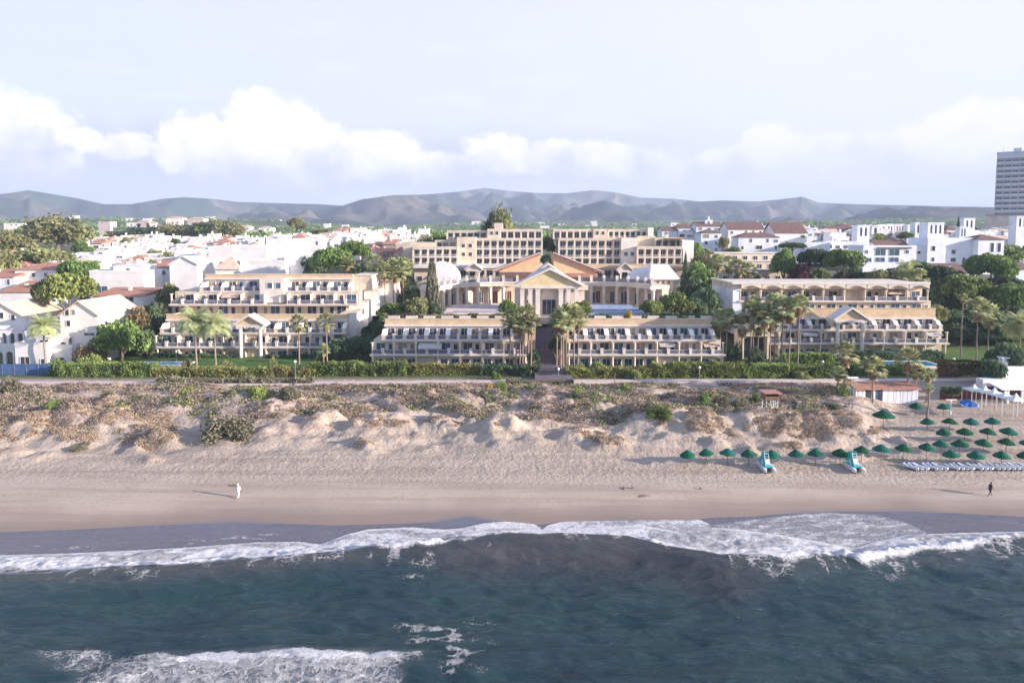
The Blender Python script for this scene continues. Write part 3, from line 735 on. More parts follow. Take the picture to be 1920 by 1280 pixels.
def pediment(b, x0, x1, y0, y1, z0, zc, za, colr=.42, name='portico', inner='tan'):
    """columns from z0 to zc, entablature and gable up to za"""
    m = MB(); w = x1 - x0; cols = []
    for x in (x0 + .6, x1 - .6):
        m_ = m; m = MB(); cols.append(m)
        m.box(x - .6, x + .6, y0 - .1, y0 + 1.1, z0, z0 + .5); m.cyl(x, y0 + .5, z0 + .5, zc - .4, colr, 12); m.box(x - .55, x + .55, y0 - .05, y0 + 1.05, zc - .4, zc - .002); m = m_
    m.box(x0 - .2, x1 + .2, y0 - .1, y1, zc, zc + .6)
    m.prism([(x0 - .2, zc + .602), (x1 + .2, zc + .602), ((x0 + x1) / 2, za - .35)], y0 + .25, y1, 'y', 1)
    for s in (-1, 1):
        xa = (x0 - .7) if s < 0 else (x1 + .7); xm = (x0 + x1) / 2
        m.prism([(xa, zc + .35), (xm, za - .15), (xm, za + .3), (xa, zc + .8)], y0 - .35, y1, 'y', 0)
    po = m.build(name, ['trimwhite', inner], b)
    for q in cols: q.build('column', 'trimwhite', po)
    return po

def X(u, Y): return PX(u, Y)
# ---- left terraced apartments
A = thing('apartment_building', 'long cream terraced apartment block on the left with six stepped storeys of balconies', 'apartment building', (X(460, 157), 157, 3.8))
BK = 190
W = terrace_block(A, [
    dict(x0=X(297, 158), x1=X(622, 158), z0=3.8, z1=7, wall=158.6, back=BK, edge=157, n=8, wh=1.9, slab=False, rail=False, party=True, skip=(4,)),
    dict(x0=X(295, 158), x1=X(624, 158), z0=7, z1=10, wall=159.2, back=BK, edge=157, n=8, skip=()),
    dict(x0=X(313, 161), x1=X(650, 161), z0=10.004, z1=13.1, wall=161.6, back=BK, edge=158.6, n=8, fins=True, tan=1.0, pat=1, skipfin=(4,)),
    dict(x0=X(322, 168), x1=X(654, 168), z0=13.1, z1=16, wall=168.6, back=BK, edge=None, n=8),
    dict(x0=X(326, 167), x1=X(672, 167), z0=16, z1=19, wall=168.4, back=BK - 1, edge=166, n=8, skip=(4,)),
    dict(x0=X(388, 171), x1=X(662, 171), z0=19.004, z1=22.3, wall=171.6, back=BK - 2, edge=168.4, n=7, fins=True, tan=.75, pat=1, skip=(3,), skipfin=()),
], seed=3)
xa, xb = X(494, 169), X(538, 169)
W.box(xa, xb, 167.2, 171.5, 16.3, 22.25, 2)
for u in (508, 524): place('window', win_mesh(1.2, 1.3, 'glassblue', mull=0), A, (X(u, 167.2), 167.2, 19.9))
W.box(X(664, 172), X(697, 172), 171.9, 186, 19.0, 22.7, 0); W.box(X(664, 172), X(700, 172) + .2, 171.7, 186.2, 22.7, 22.9, 3)
# stepped side wing on the right, white walls facing the sun
for (u1, Y0, Y1, zz0, zz1) in ((742, 183, 196, 12, 20.3), (712, 176, 183, 12, 18.6), (690, 170, 176, 8, 16.2), (668, 163.4, 170, 6, 14.0)):
    W.box(X(640, Y0), X(u1, Y0), Y0, Y1 - .01, zz0, zz1, 4); W.box(X(640, Y0) - .1, X(u1, Y0) + .12, Y0 - .12, Y1 - .02, zz1 + .003, zz1 + .25, 3)
place('window', win_mesh(2.0, 1.2, 'curtain'), A, (X(678, 171), 170, 13.2))
W.build('wall', ['cream', 'tan', 'trimwhite', 'cream2', 'whitewarm'], A)
pediment(A, X(445, 155.6), X(492, 155.6), 155.5, 159.0, 3.8, 11.8, 14.5)
# ---- right terraced apartments
D = thing('apartment_building', 'long cream terraced apartment block on the right with arches under its flat roof', 'apartment building', (X(1600, 160), 160, 3.8))
W = terrace_block(D, [
    dict(x0=X(1458, 161), x1=X(1770, 161), z0=3.8, z1=7.4, wall=161.8, back=BK, edge=160, n=8, wh=1.9, slab=False, rail=False, skip=(3,)),
    dict(x0=X(1420, 161), x1=X(1772, 161), z0=7.4, z1=10.4, wall=162.4, back=BK, edge=160, n=9),
    dict(x0=X(1432, 164), x1=X(1752, 164), z0=10.404, z1=13.2, wall=164.4, back=BK, edge=161.6, n=8, fins=True, tan=2.0, pat=1, cap=1),
    dict(x0=X(1385, 172), x1=X(1745, 172), z0=13.2, z1=16.3, wall=172.4, back=BK, edge=None, n=9),
    dict(x0=X(1385, 172), x1=X(1736, 172), z0=16.3, z1=19.4, wall=174.2, back=BK - 1, edge=171.5, n=9, skip=(5,)),
], seed=5)
x0, x1 = X(1372, 171.5), X(1737, 171.5)
W.box(x0, x1, 171.6, BK - .5, 19.404, 20.6, 0); W.box(x0 - .3, x1 + .2, 170.9, 173.5, 20.6, 21.1, 2); W.box(x0 - .3, x0 + .4, 173.5, BK, 20.6, 21.1, 2); W.box(x0 + .4, x1 + .1, 173.5, BK - .6, 20.603, 20.75, 3)
n = 9; bw = (X(1736, 172) - X(1385, 172)) / n
for i in range(n):          # shallow arches under the roof overhang
    a = X(1385, 172) + i * bw + .1; c = a + bw - .2
    pts = [(a, 19.4), (a, 20.59), (c, 20.59), (c, 19.4)] + [(a + (c - a) * (1 - k / 10), 19.4 + .85 * math.sin(math.pi * k / 10)) for k in range(1, 10)]
    arc = MB(); arc.prism(pts, 171.0, 171.55, 'y'); arc.build('arch', 'cream2', D)
W.box(X(1372, 172), X(1387, 172), 171.7, BK, 8, 19.4, 4)  # left side wall, its blue shade put into a cool white
W.box(X(1415, 161.6), X(1432, 161.6), 161.5, 175, 8, 13.2, 0)
W.build('wall', ['cream', 'tan', 'trimwhite', 'cream2', 'whitecool'], D)
pediment(D, X(1566, 158.6), X(1622, 158.6), 158.3, 162.2, 3.8, 12.6, 15.9)
# ---- low gabled house by the right block
G1 = thing('annex', 'small white gabled annex with a dark open front behind slim palm trunks', 'building', (X(1425, 157), 157, 3.8))
m = MB(); x0, x1 = X(1392, 157), X(1442, 157)
m.box(x0, x1, 159.5, 163, 3.8, 10.2, 0); m.box(x0, x0 + .4, 157, 159.5, 3.8, 9.5, 0); m.box(x1 - .4, x1, 157, 159.5, 3.8, 9.5, 0)
m.box(x0 - .2, x1 + .2, 156.8, 159.48, 9.5, 10.2, 0); m.prism([(x0 - .3, 10.21), (x1 + .3, 10.21), ((x0 + x1) / 2, 11.9)], 156.6, 163.2, 'y', 0)
m.build('wall', ['cream2'], G1); m = MB(); m.box(x0 + .5, x1 - .5, 159.3, 159.45, 4, 9.2); m.build('window', ['glass'], G1)

# ---- the two front blocks under the terrace
def front_block(u0, u1, v0, lab, rot, seed, skip0, awn=None):
    cx = (X(u0, 147) + X(u1, 147)) / 2
    b = thing('apartment_building', lab, 'apartment building', (cx, 147, 3.8))
    ua, ub = v0
    W = terrace_block(b, [
        dict(x0=X(u0, 147), x1=X(u1, 147), z0=3.8, z1=7, wall=148.4, back=165, edge=147, n=7, wh=1.9, slab=False, rail=False, pat=1, skip=skip0),
        dict(x0=X(u0, 147), x1=X(u1, 147), z0=7, z1=10, wall=149.2, back=165, edge=147, n=7),
        dict(x0=X(ua, 149), x1=X(ub, 149), z0=10.004, z1=13.2, wall=151.2, back=165.2, edge=148.2, n=7, fins=True, pat=1, tan=1.1),
    ], seed=seed)
    if awn:
        xA, xB = X(awn[0], 147), X(awn[1], 147); m = MB()
        m.prism([(149.1, 9.6), (149.1, 9.5), (146.3, 8.55), (146.3, 8.3), (146.26, 8.3), (146.26, 8.6)], xA, xB, 'x'); m.build('awning', 'awning', b)
    W.build('wall', ['cream2', 'tan', 'trimwhite', 'cream2'], b)
    return b
FB1 = front_block(697, 986, (720, 1000), 'low cream apartment block left of the central alley, one balcony with awning', -1.2, 11, (2,), (784, 828))
FB2 = front_block(1066, 1357, (1058, 1336), 'low three-storey cream apartment block right of the central alley with a dark archway below', 1.2, 12, (4,))

# ---- raised plaza (terrace) with pools
def plaza():
    z = 13.9
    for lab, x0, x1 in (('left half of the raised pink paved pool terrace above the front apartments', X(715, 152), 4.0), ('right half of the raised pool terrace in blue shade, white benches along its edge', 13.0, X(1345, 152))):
        t = thing('pool_terrace', lab, 'terrace', ((x0 + x1) / 2, 152, 13.2))
        m = MB(); m.box(x0 + .3, x1 - .3, 165.3, 200, 6, z - .01, 0); m.box(x0 + .3, x1 - .3, 151.6, 165.3, z - .3, z - .01, 0)
        m.build('paving', 'plazapink', t)
        m = MB()
        L = x1 - x0; a = x0 + L * .36 if x0 < 0 else x0 + 1.5; bb = a + L * .55
        for k, (yy, zz) in enumerate(((163.5, .35), (168, .7), (172.5, 1.05))): m.box(a + k, bb - k, yy, yy + 4.5 if k < 2 else 176, z, z + zz)
        m.build('step', 'plazapink' if x0 < 0 else 'plazashade_pool', t)  # right steps carry the terrace's blue shade as their colour
        m = MB(); m.box(a + 3, bb - 4, 164.5, 167.4, z + .36, z + .42); m.build('pool_water', 'plazashade_pool' , t)
        m = MB()
        for k in range(int(L / 4)):
            xk = x0 + 1.5 + k * 4
            m.box(xk, xk + 2.6, 152.4, 153.0, z, z + .9)
        m.build('parapet_block', 'cream2', t)
plaza()
# ---- alley between the front blocks
tag(strip('alley_path', [(5.0, 134.8), (12.0, 134.8)], [(5.0, 134.9), (12.0, 134.9)], 4.62, 'concrete', .3) if False else place('alley_path', (lambda m: (m.box(4.6, 12.2, 135, 150, 3.6, 4.62), m.prism([(150, 3.6), (168, 3.6), (168, 11.5), (150, 4.62)], 4.6, 12.2, 'x'))and m.mesh('alley_path', ['alleyshade']))(MB())), kind='structure')
def steps_thing():
    t = thing('gate', 'dark metal gate at the foot of the alley between the palm groups', 'gate', (X(1022, 137), 137, 4.6))
    for u in (1016, 1029):
        m = MB()
        for k in range(8): m.box(X(u, 137) - .7 + k * .2, X(u, 137) - .66 + k * .2, 137, 137.05, 4.6, 7.0)
        m.box(X(u, 137) - .75, X(u, 137) + .8, 136.98, 137.08, 6.95, 7.1); m.box(X(u, 137) - .75, X(u, 137) + .8, 136.98, 137.08, 4.7, 4.85)
        m.build('gate_leaf', 'darkmetal', t)
steps_thing()
for lab, ua, ub, Yw in (('tall plain ochre wall between the left palm clump and the alley', 984, 1004, 147.5), ('tall plain ochre wall right of the alley behind palm trunks', 1050, 1066, 147.5)):
    xa, xb = X(ua, Yw), X(ub, Yw); t = thing('garden_wall', lab, 'wall', ((xa + xb) / 2, Yw, 3.8)); m = MB(); m.box(xa, xb, Yw, 165, 3.8, 13.0); m.build('masonry', 'tan', t); m = MB(); m.box(xa - .15, xb + .15, Yw - .15, 165, 13.003, 13.25); m.build('coping', 'trimwhite', t)

# ---- temple-like pavilion
def temple():
    z0 = 12.9; Y0 = 166; x0, x1 = X(976, Y0), X(1084, Y0); xm = (x0 + x1) / 2
    t = thing('pavilion', 'square temple-like pavilion with yellow gable and white columns in the centre above the alley', 'pavilion', (xm, Y0, z0))
    zt_ = PZ(541, Y0); za = PZ(506, Y0)
    m = MB()
    m.box(x0 + .6, x1 - .6, Y0 + 2.2, Y0 + 14, z0, zt_, 0)
    m.box(x0, x1, Y0, Y0 + 14, zt_, zt_ + .7, 1)
    m.box(x0 - 1.4, x0 + .6, Y0 + 3, Y0 + 12, z0, zt_ - .6, 0); m.box(x1 - .6, x1 + 1.8, Y0 + 3, Y0 + 12, z0, zt_ - .6, 0)
    m.box(x1 - .2, x1 + 2.6, Y0 + 1.6, Y0 + 12, zt_ - .5, zt_ + .5, 0); m.box(x0 + .3, x1 - .3, Y0 - 1.2, Y0 + 2.2, z0 - 1.6, z0, 0)
    m.build('wall', ['cream2', 'trimwhite'], t)
    for k, fx in enumerate((.03, .17, .30, .70, .83, .97)):
        x = x0 + (x1 - x0) * fx; c = MB(); wd = .5 if k in (0, 1, 4, 5) else .55
        c.box(x - wd, x + wd, Y0 + .3, Y0 + 1.3, z0, zt_ - .002); c.box(x - wd - .12, x + wd + .12, Y0 + .18, Y0 + 1.42, zt_ - .45, zt_ - .1); c.box(x - wd - .12, x + wd + .12, Y0 + .18, Y0 + 1.42, z0, z0 + .3)
        c.build('column', 'trimwhite', t)
    place('window', win_mesh(3.3, 3.7, 'glass', mull=2), t, (xm, Y0 + 2.2, z0 + .4))
    for s in (-1, 1): place('window', win_mesh(.9, 3.2, 'glass', mull=0), t, (xm + s * 5.0, Y0 + 2.2, z0 + .7))
    m = MB(); m.prism([(x0 - .6, zt_ + .702), (x1 + .6, zt_ + .702), (xm, za - .2)], Y0 + .2, Y0 + 6, 'y', 0); m.build('gable', 'tan2' if 'tan2' in MATS else (mat('tan2', (0.70, 0.56, 0.33), .85, .12, .6) and 'tan2'), t)
    r = MB()
    for (xa, xb, zb, zc, ya, yb) in ((x0 - 1.3, x1 + 1.3, zt_ + .45, za, Y0 - .5, Y0 + 6), (x0 + 1.6, x1 - 1.0, za - 3.2, PZ(496, Y0 + 7), Y0 + 5.5, Y0 + 13)):
        for s in (-1, 1):
            xx = xa if s < 0 else xb
            r.prism([(xx, zb), (xm, zc), (xm, zc + .5), (xx, zb + .5)], ya, yb, 'y', 0)
    r.prism([(x0 + 1.6, za - 4), (x1 - 1, za - 4), (x1 - 1, za - 3), (xm, PZ(497, Y0 + 7)), (x0 + 1.6, za - 3)], Y0 + 6.2, Y0 + 12.8, 'y', 1)
    r.build('roof', ['trimwhite', 'cream'], t)
temple()

# ---- curved colonnades each side of the pavilion
def colonnade(lab, us, Ys, wallmat, seed, vault):
    rr = random.Random(seed)
    pts = [(X(u, Y), Y) for u, Y in zip(us, Ys)]
    cx, cy = pts[len(pts) // 2]
    t = thing('colonnade', lab, 'colonnade', (cx, cy, 14))
    z0, z1 = 13.9, 19.0
    def off(i, d):
        a = Vector(pts[max(i - 1, 0)]); b_ = Vector(pts[min(i + 1, len(pts) - 1)]); n_ = (b_ - a).normalized(); nn = Vector((-n_.y, n_.x))
        if nn.y < 0: nn = -nn
        return Vector(pts[i]) + nn * d
    def ribbon(m, d0, d1, za, zb, mi=0):
        for i in range(len(pts) - 1):
            q = [off(i, d0), off(i + 1, d0), off(i + 1, d1), off(i, d1)]
            m.face([(*q[0], za), (*q[1], za), (*q[1], zb), (*q[0], zb)], mi)
            m.face([(*q[0], zb), (*q[1], zb), (*q[2], zb), (*q[3], zb)], mi)
            m.face([(*q[3], za), (*q[2], za), (*q[1], za), (*q[0], za)], mi)
            m.face([(*q[3], zb), (*q[2], zb), (*q[2], za), (*q[3], za)], mi)
    def caps(m, d0, d1, za, zb, mi=0):
        for i in (0, len(pts) - 1):
            p, q = off(i, d0), off(i, d1); m.face([(*p, za), (*q, za), (*q, zb), (*p, zb)], mi)
    w = MB(); caps(w, -.4, 5.2, z1, z1 + 1.0, 1); caps(w, 3, 5, z0, z1, 0); ribbon(w, 3.0, 5.0, z0, z1 - .01, 0); ribbon(w, -.3, 3.0, z0 - .1, z0 + .15, 1)
    ribbon(w, -.4, 5.2, z1, z1 + 1.0, 1); ribbon(w, -.6, -.1, z1 + .75, z1 + 1.15, 1)
    w.build('wall', [wallmat, 'trimwhite' if wallmat != 'cream' else 'cream2'], t)
    for i, p in enumerate(pts):
        c = MB(); q = off(i, .4); c.cyl(q.x, q.y, z0 + .15, z1, .48, 12); c.box(q.x - .6, q.x + .6, q.y - .6, q.y + .6, z1 - .4, z1 - .01); c.build('column', 'cream2', t)
        c = MB(); q = off(i, .1); c.box(q.x - .35, q.x + .35, q.y - .35, q.y + .35, z1 + 1.0, z1 + 2.9); c.build('parapet_post', 'trimwhite', t)
    for i in range(len(pts) - 1):
        a, b_ = off(i, .1), off(i + 1, .1); c = MB()
        c.face([(*a, z1 + 1.2), (*b_, z1 + 1.2), (*b_, z1 + 2.1), (*a, z1 + 2.1)]); c.face([(*b_, z1 + 2.1), (*a, z1 + 2.1), (a.x, a.y + .06, z1 + 2.1), (b_.x, b_.y + .06, z1 + 2.1)])
        c.build('railing', 'railglass', t)
        a, b_ = off(i, 2.95), off(i + 1, 2.95); mid = (a + b_) / 2; L = (b_ - a).length; ang = math.atan2(b_.y - a.y, b_.x - a.x)
        if rr.random() < .8: place('window', win_mesh(L * .3, 3.2, ('glass', 'redbrown', 'glass')[rr.randrange(3)], mull=1), t, (mid.x, mid.y, z0 + .25), (0, 0, ang))
        if rr.random() < .75:
            q = a + (b_ - a) * .2; place('window', win_mesh(L * .16, 2.9, 'glass', mull=0), t, (q.x, q.y, z0 + .25), (0, 0, ang))
    return t
C1 = colonnade('curved cream colonnade left of the pavilion with two rows of sunlit columns', [822, 834, 845, 859, 876, 897, 920, 944, 970], [172, 175.5, 178.5, 181, 183.2, 185, 186.2, 187, 187.3], 'cream', 21, None)
C2 = colonnade('curved colonnade right of the pavilion in blue shade with white parapet posts', [1086, 1108, 1132, 1156, 1177, 1194, 1209, 1221], [187.3, 187, 186.4, 185.4, 183.6, 181.2, 178.3, 175], 'cream', 22, None)
def vault(lab, uc, ul, ur, vt, vb, Y, matn, flip):
    xl, xr = X(ul, Y), X(ur, Y); zb, zt_ = PZ(vb, Y), PZ(vt, Y)
    t = thing('glass_vault', lab, 'vault', ((xl + xr) / 2, Y, zb))
    m = MB(); n = 14; prof = []
    for k in range(n + 1):
        a = math.pi / 2 * k / n; s = math.sin(a); c = math.cos(a)
        prof.append((xl + (xr - xl) * c, zb + (zt_ - zb) * s) if not flip else (xr - (xr - xl) * c, zb + (zt_ - zb) * s))
    base = (xl, zb) if not flip else (xr, zb)
    m.prism([base] + prof, Y, Y + 10, 'y'); m.build('shell', matn, t, smooth=False)
    for k in range(0, n, 2):
        c = MB(); a, b_ = prof[k], prof[k + 1]
        c.box(min(a[0], a[0] + .12), max(a[0], a[0] + .12), Y - .1, Y + 10.05, a[1], a[1] + .12); c.build('rib', 'trimwhite', t)
vault('white curved vault roof at the left end of the left colonnade', 0, 818, 862, 492, 532, 188, 'white', False)
vault('pale blue curved vault roof beside the white kiosk roof at the right colonnade', 0, 1183, 1226, 503, 531, 188.5, 'whitecool', True)
def kiosk():
    Y = 184; x0, x1 = X(1222, Y), X(1264, Y); zb, ze, zr = 13.9, PZ(524, Y), PZ(497, Y)
    t = thing('kiosk', 'block with plain white mansard roof at the end of the right colonnade', 'kiosk', ((x0 + x1) / 2, Y, zb))
    m = MB(); m.box(x0 + .5, x1 - .5, Y + .8, Y + 9, zb, ze); m.build('wall', 'cream2', t)
    for k in range(4):
        xx = x0 + .8 + (x1 - x0 - 1.6) * k / 3; c = MB(); c.box(xx - .4, xx + .4, Y, Y + .79, zb, ze - .01); c.build('column', 'cream2', t)
    m = MB(); a = .9
    B = [(x0 - .8, Y - .8, ze + .4), (x1 + 1.2, Y - .8, ze + .4), (x1 + 1.2, Y + 10, ze + .4), (x0 - .8, Y + 10, ze + .4)]
    T = [(x0 + .3, Y + 3, zr), (x1 - 1.2, Y + 3, zr), (x1 - 1.2, Y + 7, zr), (x0 + .3, Y + 7, zr)]
    m.face(T)
    for k in range(4): m.face([B[k], B[(k + 1) % 4], T[(k + 1) % 4], T[k]])
    m.box(x0 - .8, x1 + 1.2, Y - .8, Y + 10, ze, ze + .399); m.build('roof', 'white', t)
    place('window', win_mesh(1.2, 3.2, 'redbrown'), t, ((x0 + x1) / 2 + 1, Y + .8, zb + .3))
kiosk()
def wing_roof(lab, ua, ub, va, vb, Y, high_left):
    """half-gable wall with a sloping red roof edge"""
    xa, xb = X(ua, Y), X(ub, Y); zt_, zb = PZ(va, Y), PZ(vb, Y)
    t = thing('gabled_wing', lab, 'building', ((xa + xb) / 2, Y, 14))
    m = MB(); hi = xa if high_left else xb; lo = xb if high_left else xa
    m.prism([(hi, 14), (hi, zt_), (lo, zb), (lo, 14)], Y, Y + 12, 'y', 0); m.build('wall', 'wingochre', t)
    m = MB(); s = 1 if lo > hi else -1
    m.prism([(hi - s * .2, zt_), (lo + s * 1.8, zb - .5), (lo + s * 1.8, zb), (hi - s * .2, zt_ + .6)], Y - .7, Y + 12.5, 'y', 0)
    m.build('roof', 'terracotta' , t)
    m = MB(); m.prism([(hi - s * .2, zt_ + .62), (lo + s * 1.9, zb + .02), (lo + s * 1.9, zb + .22), (hi - s * .2, zt_ + .85)], Y - .9, Y - .3, 'y'); m.build('cornice', 'trimwhite', t)
    m = MB(); m.box(min(hi, lo), max(hi, lo), Y - 2.5, Y - .01, zb - 1.3, zb - .3); m.build('fascia', 'browntile' if not high_left else 'terracotta', t)
wing_roof('ochre half-gabled wing left of the pavilion with red tiled slope and dark canopy', 936, 1012, 478, 508, 192, False)
wing_roof('ochre half-gabled wing right of the pavilion with white verge', 1038, 1118, 478, 510, 192, True)

# ---- the two back blocks
def lattice(b, W, x0, x1, z0, nrow, dz, nb, yf, back, seed, par=True, shrink=1.0, top=.5, depth=1.5, sill=.1):
    rr = random.Random(seed); bw = (x1 - x0) / nb
    W.box(x0, x1, yf + depth, back, z0 - .2, z0 + nrow * dz, 0)
    for r in range(nrow + 1): W.box(x0 - .1, x1 + .1, yf - .05, yf + depth - .004, z0 + r * dz - .25, z0 + r * dz + .12, 2)
    W.box(x0 - .2, x1 + .2, yf - .15, back, z0 + nrow * dz + .13, z0 + nrow * dz + .13 + top, 0)
    for i in range(nb + 1):
        x = x0 + bw * i; W.box(x - .28, x + .28, yf, yf + depth - .004, z0 + .121, z0 + nrow * dz - .26, 3)
    for r in range(nrow):
        for i in range(nb):
            xc = x0 + bw * (i + .5); zz = z0 + r * dz + .13
            place('window', win_mesh(bw * .62, dz * .72, glass_kind(rr.random() * .9), mull=1), b, (xc, yf + depth - .03, zz + sill))
            if par:
                W.box(xc - bw * .36, xc + bw * .36, yf + .1, yf + .2, zz, zz + .75, 4)
                W.box(xc + bw * .26, xc + bw * .44, yf + .05, yf + .35, zz, zz + 1.15, 2)
MB5 = ['cream', 'tan', 'trimwhite', 'cream2', 'curtain', 'whitewarm']
H = thing('hotel_building', 'large cream hotel block behind the left colonnade, stepping down to the left', 'hotel', (X(900, 215), 215, 16))
W = MB()
lattice(H, W, X(892, 230), X(1016, 230), 22.4, 3, 2.95, 9, 230, 246, 31)
W.box(X(857, 229), X(892, 229), 229, 246, 20, 32.2, 0)
for u in (869, 882):
    for v in (461, 477): place('window', win_mesh(1.1, 1.2, 'glass', mull=0), H, (X(u, 229), 229, PZ(v + 3, 229)))
lattice(H, W, X(938, 236), X(1016, 236), 31.6, 1, 2.7, 6, 236, 248, 32, par=False)
W.box(X(914, 235.5), X(938, 235.5), 235.5, 248, 31.6, 35.0, 0)
for u in (922, 932): place('window', win_mesh(1.0, 1.1, 'glass', mull=0), H, (X(u, 235.5), 235.5, 33))
lattice(H, W, X(839, 240), X(913, 240), 31.3, 1, 2.6, 6, 240, 250, 33, par=True)
W.box(X(836, 238), X(914, 238), 235, 250, 28, 31.2, 0)
lattice(H, W, X(817, 234), X(856, 234), 27.3, 1, 3.2, 3, 234, 246, 34, par=False)
lattice(H, W, X(775, 226), X(858, 226), 23.0, 2, 2.7, 6, 226, 246, 35)
W.box(X(757, 232), X(820, 232), 231, 250, 20, 30.4, 0)
lattice(H, W, X(860, 214), X(1010, 214), 16.2, 2, 3.0, 9, 214, 232, 36)
W.box(X(776, 214), X(860, 214), 215, 232, 14, 22.6, 0); W.box(X(776, 214), X(1012, 214), 213.4, 230, 22.55, 23.3, 2)
for u in (787,): place('window', win_mesh(1.6, 1.3, 'glass', mull=0), H, (X(u, 215), 215, 18.6))
W.build('wall', MB5, H)
for (u, w_) in ((947, 22),):
    pediment(H, X(875, 212), X(901, 212), 211.5, 216, 15.8, 21.6, 24.2, .3, 'gabled_bay', 'cream')
rb = MB(); rb.box(X(927, 246), X(943, 246), 246, 252, 34, 37.2); rb.build('roof_house', 'plazapink', H)
I_ = thing('hotel_building', 'large cream hotel block behind the right colonnade, stepping down to a sunlit white end wall', 'hotel', (X(1170, 215), 215, 16))
W = MB()
lattice(I_, W, X(1048, 230), X(1164, 230), 22.4, 3, 2.95, 8, 230, 246, 41)
W.box(X(1164, 229), X(1194, 229), 229, 246, 20, 32.0, 2)
for u in (1173, 1185): place('window', win_mesh(1.1, 1.2, 'glassteal', mull=0), I_, (X(u, 229), 229, 26))
lattice(I_, W, X(1038, 236), X(1112, 236), 31.6, 1, 2.7, 6, 236, 248, 42, par=False)
W.box(X(1112, 235.5), X(1138, 235.5), 235.5, 248, 31.6, 35.0, 0)
for u in (1119, 1130): place('window', win_mesh(1.0, 1.1, 'glass', mull=0), I_, (X(u, 235.5), 235.5, 33))
lattice(I_, W, X(1140, 238), X(1212, 238), 31.8, 1, 2.5, 7, 238, 250, 43)
W.box(X(1212, 238), X(1222, 238), 236, 250, 31, 35.4, 5)
lattice(I_, W, X(1195, 227), X(1278, 227), 22.6, 2, 2.95, 6, 227, 246, 44)
lattice(I_, W, X(1228, 231), X(1280, 231), 28.6, 1, 2.8, 4, 231, 246, 45)
W.box(X(1278, 227), X(1300, 227), 227, 250, 14, 31.2, 5); W.box(X(1195, 232), X(1228, 232), 232.5, 246, 28, 32.6, 0)
pg = MB(); pg.box(X(1248, 228), X(1284, 228), 227.5, 231, 31.5, 31.8); pg.build('pergola', 'wood', I_)
lattice(I_, W, X(1100, 214), X(1262, 214), 16.2, 2, 3.0, 10, 214, 232, 46)
W.box(X(1262, 214), X(1290, 214), 215, 232, 14, 22.6, 0); W.box(X(1096, 214), X(1292, 214), 213.4, 230, 22.55, 23.3, 1)
W.build('wall', MB5, I_)
pediment(I_, X(1159, 212), X(1183, 212), 211.5, 216, 15.8, 21.4, 24.2, .3, 'gabled_bay', 'cream')
# dark gap wall between them: stair with plants
# ---- stepped low block behind the right apartments
J = thing('apartment_building', 'low cream stepped block seen over the roof of the right apartments, half hidden by palms', 'apartment building', (X(1420, 225), 225, 12))
W = MB()
for (u0, u1, Y, v0, v1, nb) in ((1330, 1482, 232, 475, 492, 8), (1330, 1496, 226, 490, 508, 8), (1330, 1508, 220, 507, 530, 9)):
    x0, x1 = X(u0, Y), X(u1, Y); zt_, zb = PZ(v0, Y), PZ(v1, Y)
    W.box(x0, x1, Y, 250 - (500 - v0) * .01, zb - 1, zt_, 0); W.box(x0 - .2, x1 + .2, Y - .3, 240, zt_ + .003, zt_ + .3, 2)
    for i in range(nb): place('window', win_mesh((x1 - x0) / nb * .42, 1.3, 'glass', mull=1), J, (x0 + (x1 - x0) * (i + .5) / nb, Y, zb + .9))
W.box(X(1496, 222), X(1500, 222), 221, 240, 17, 24, 5)
W.build('wall', MB5, J)
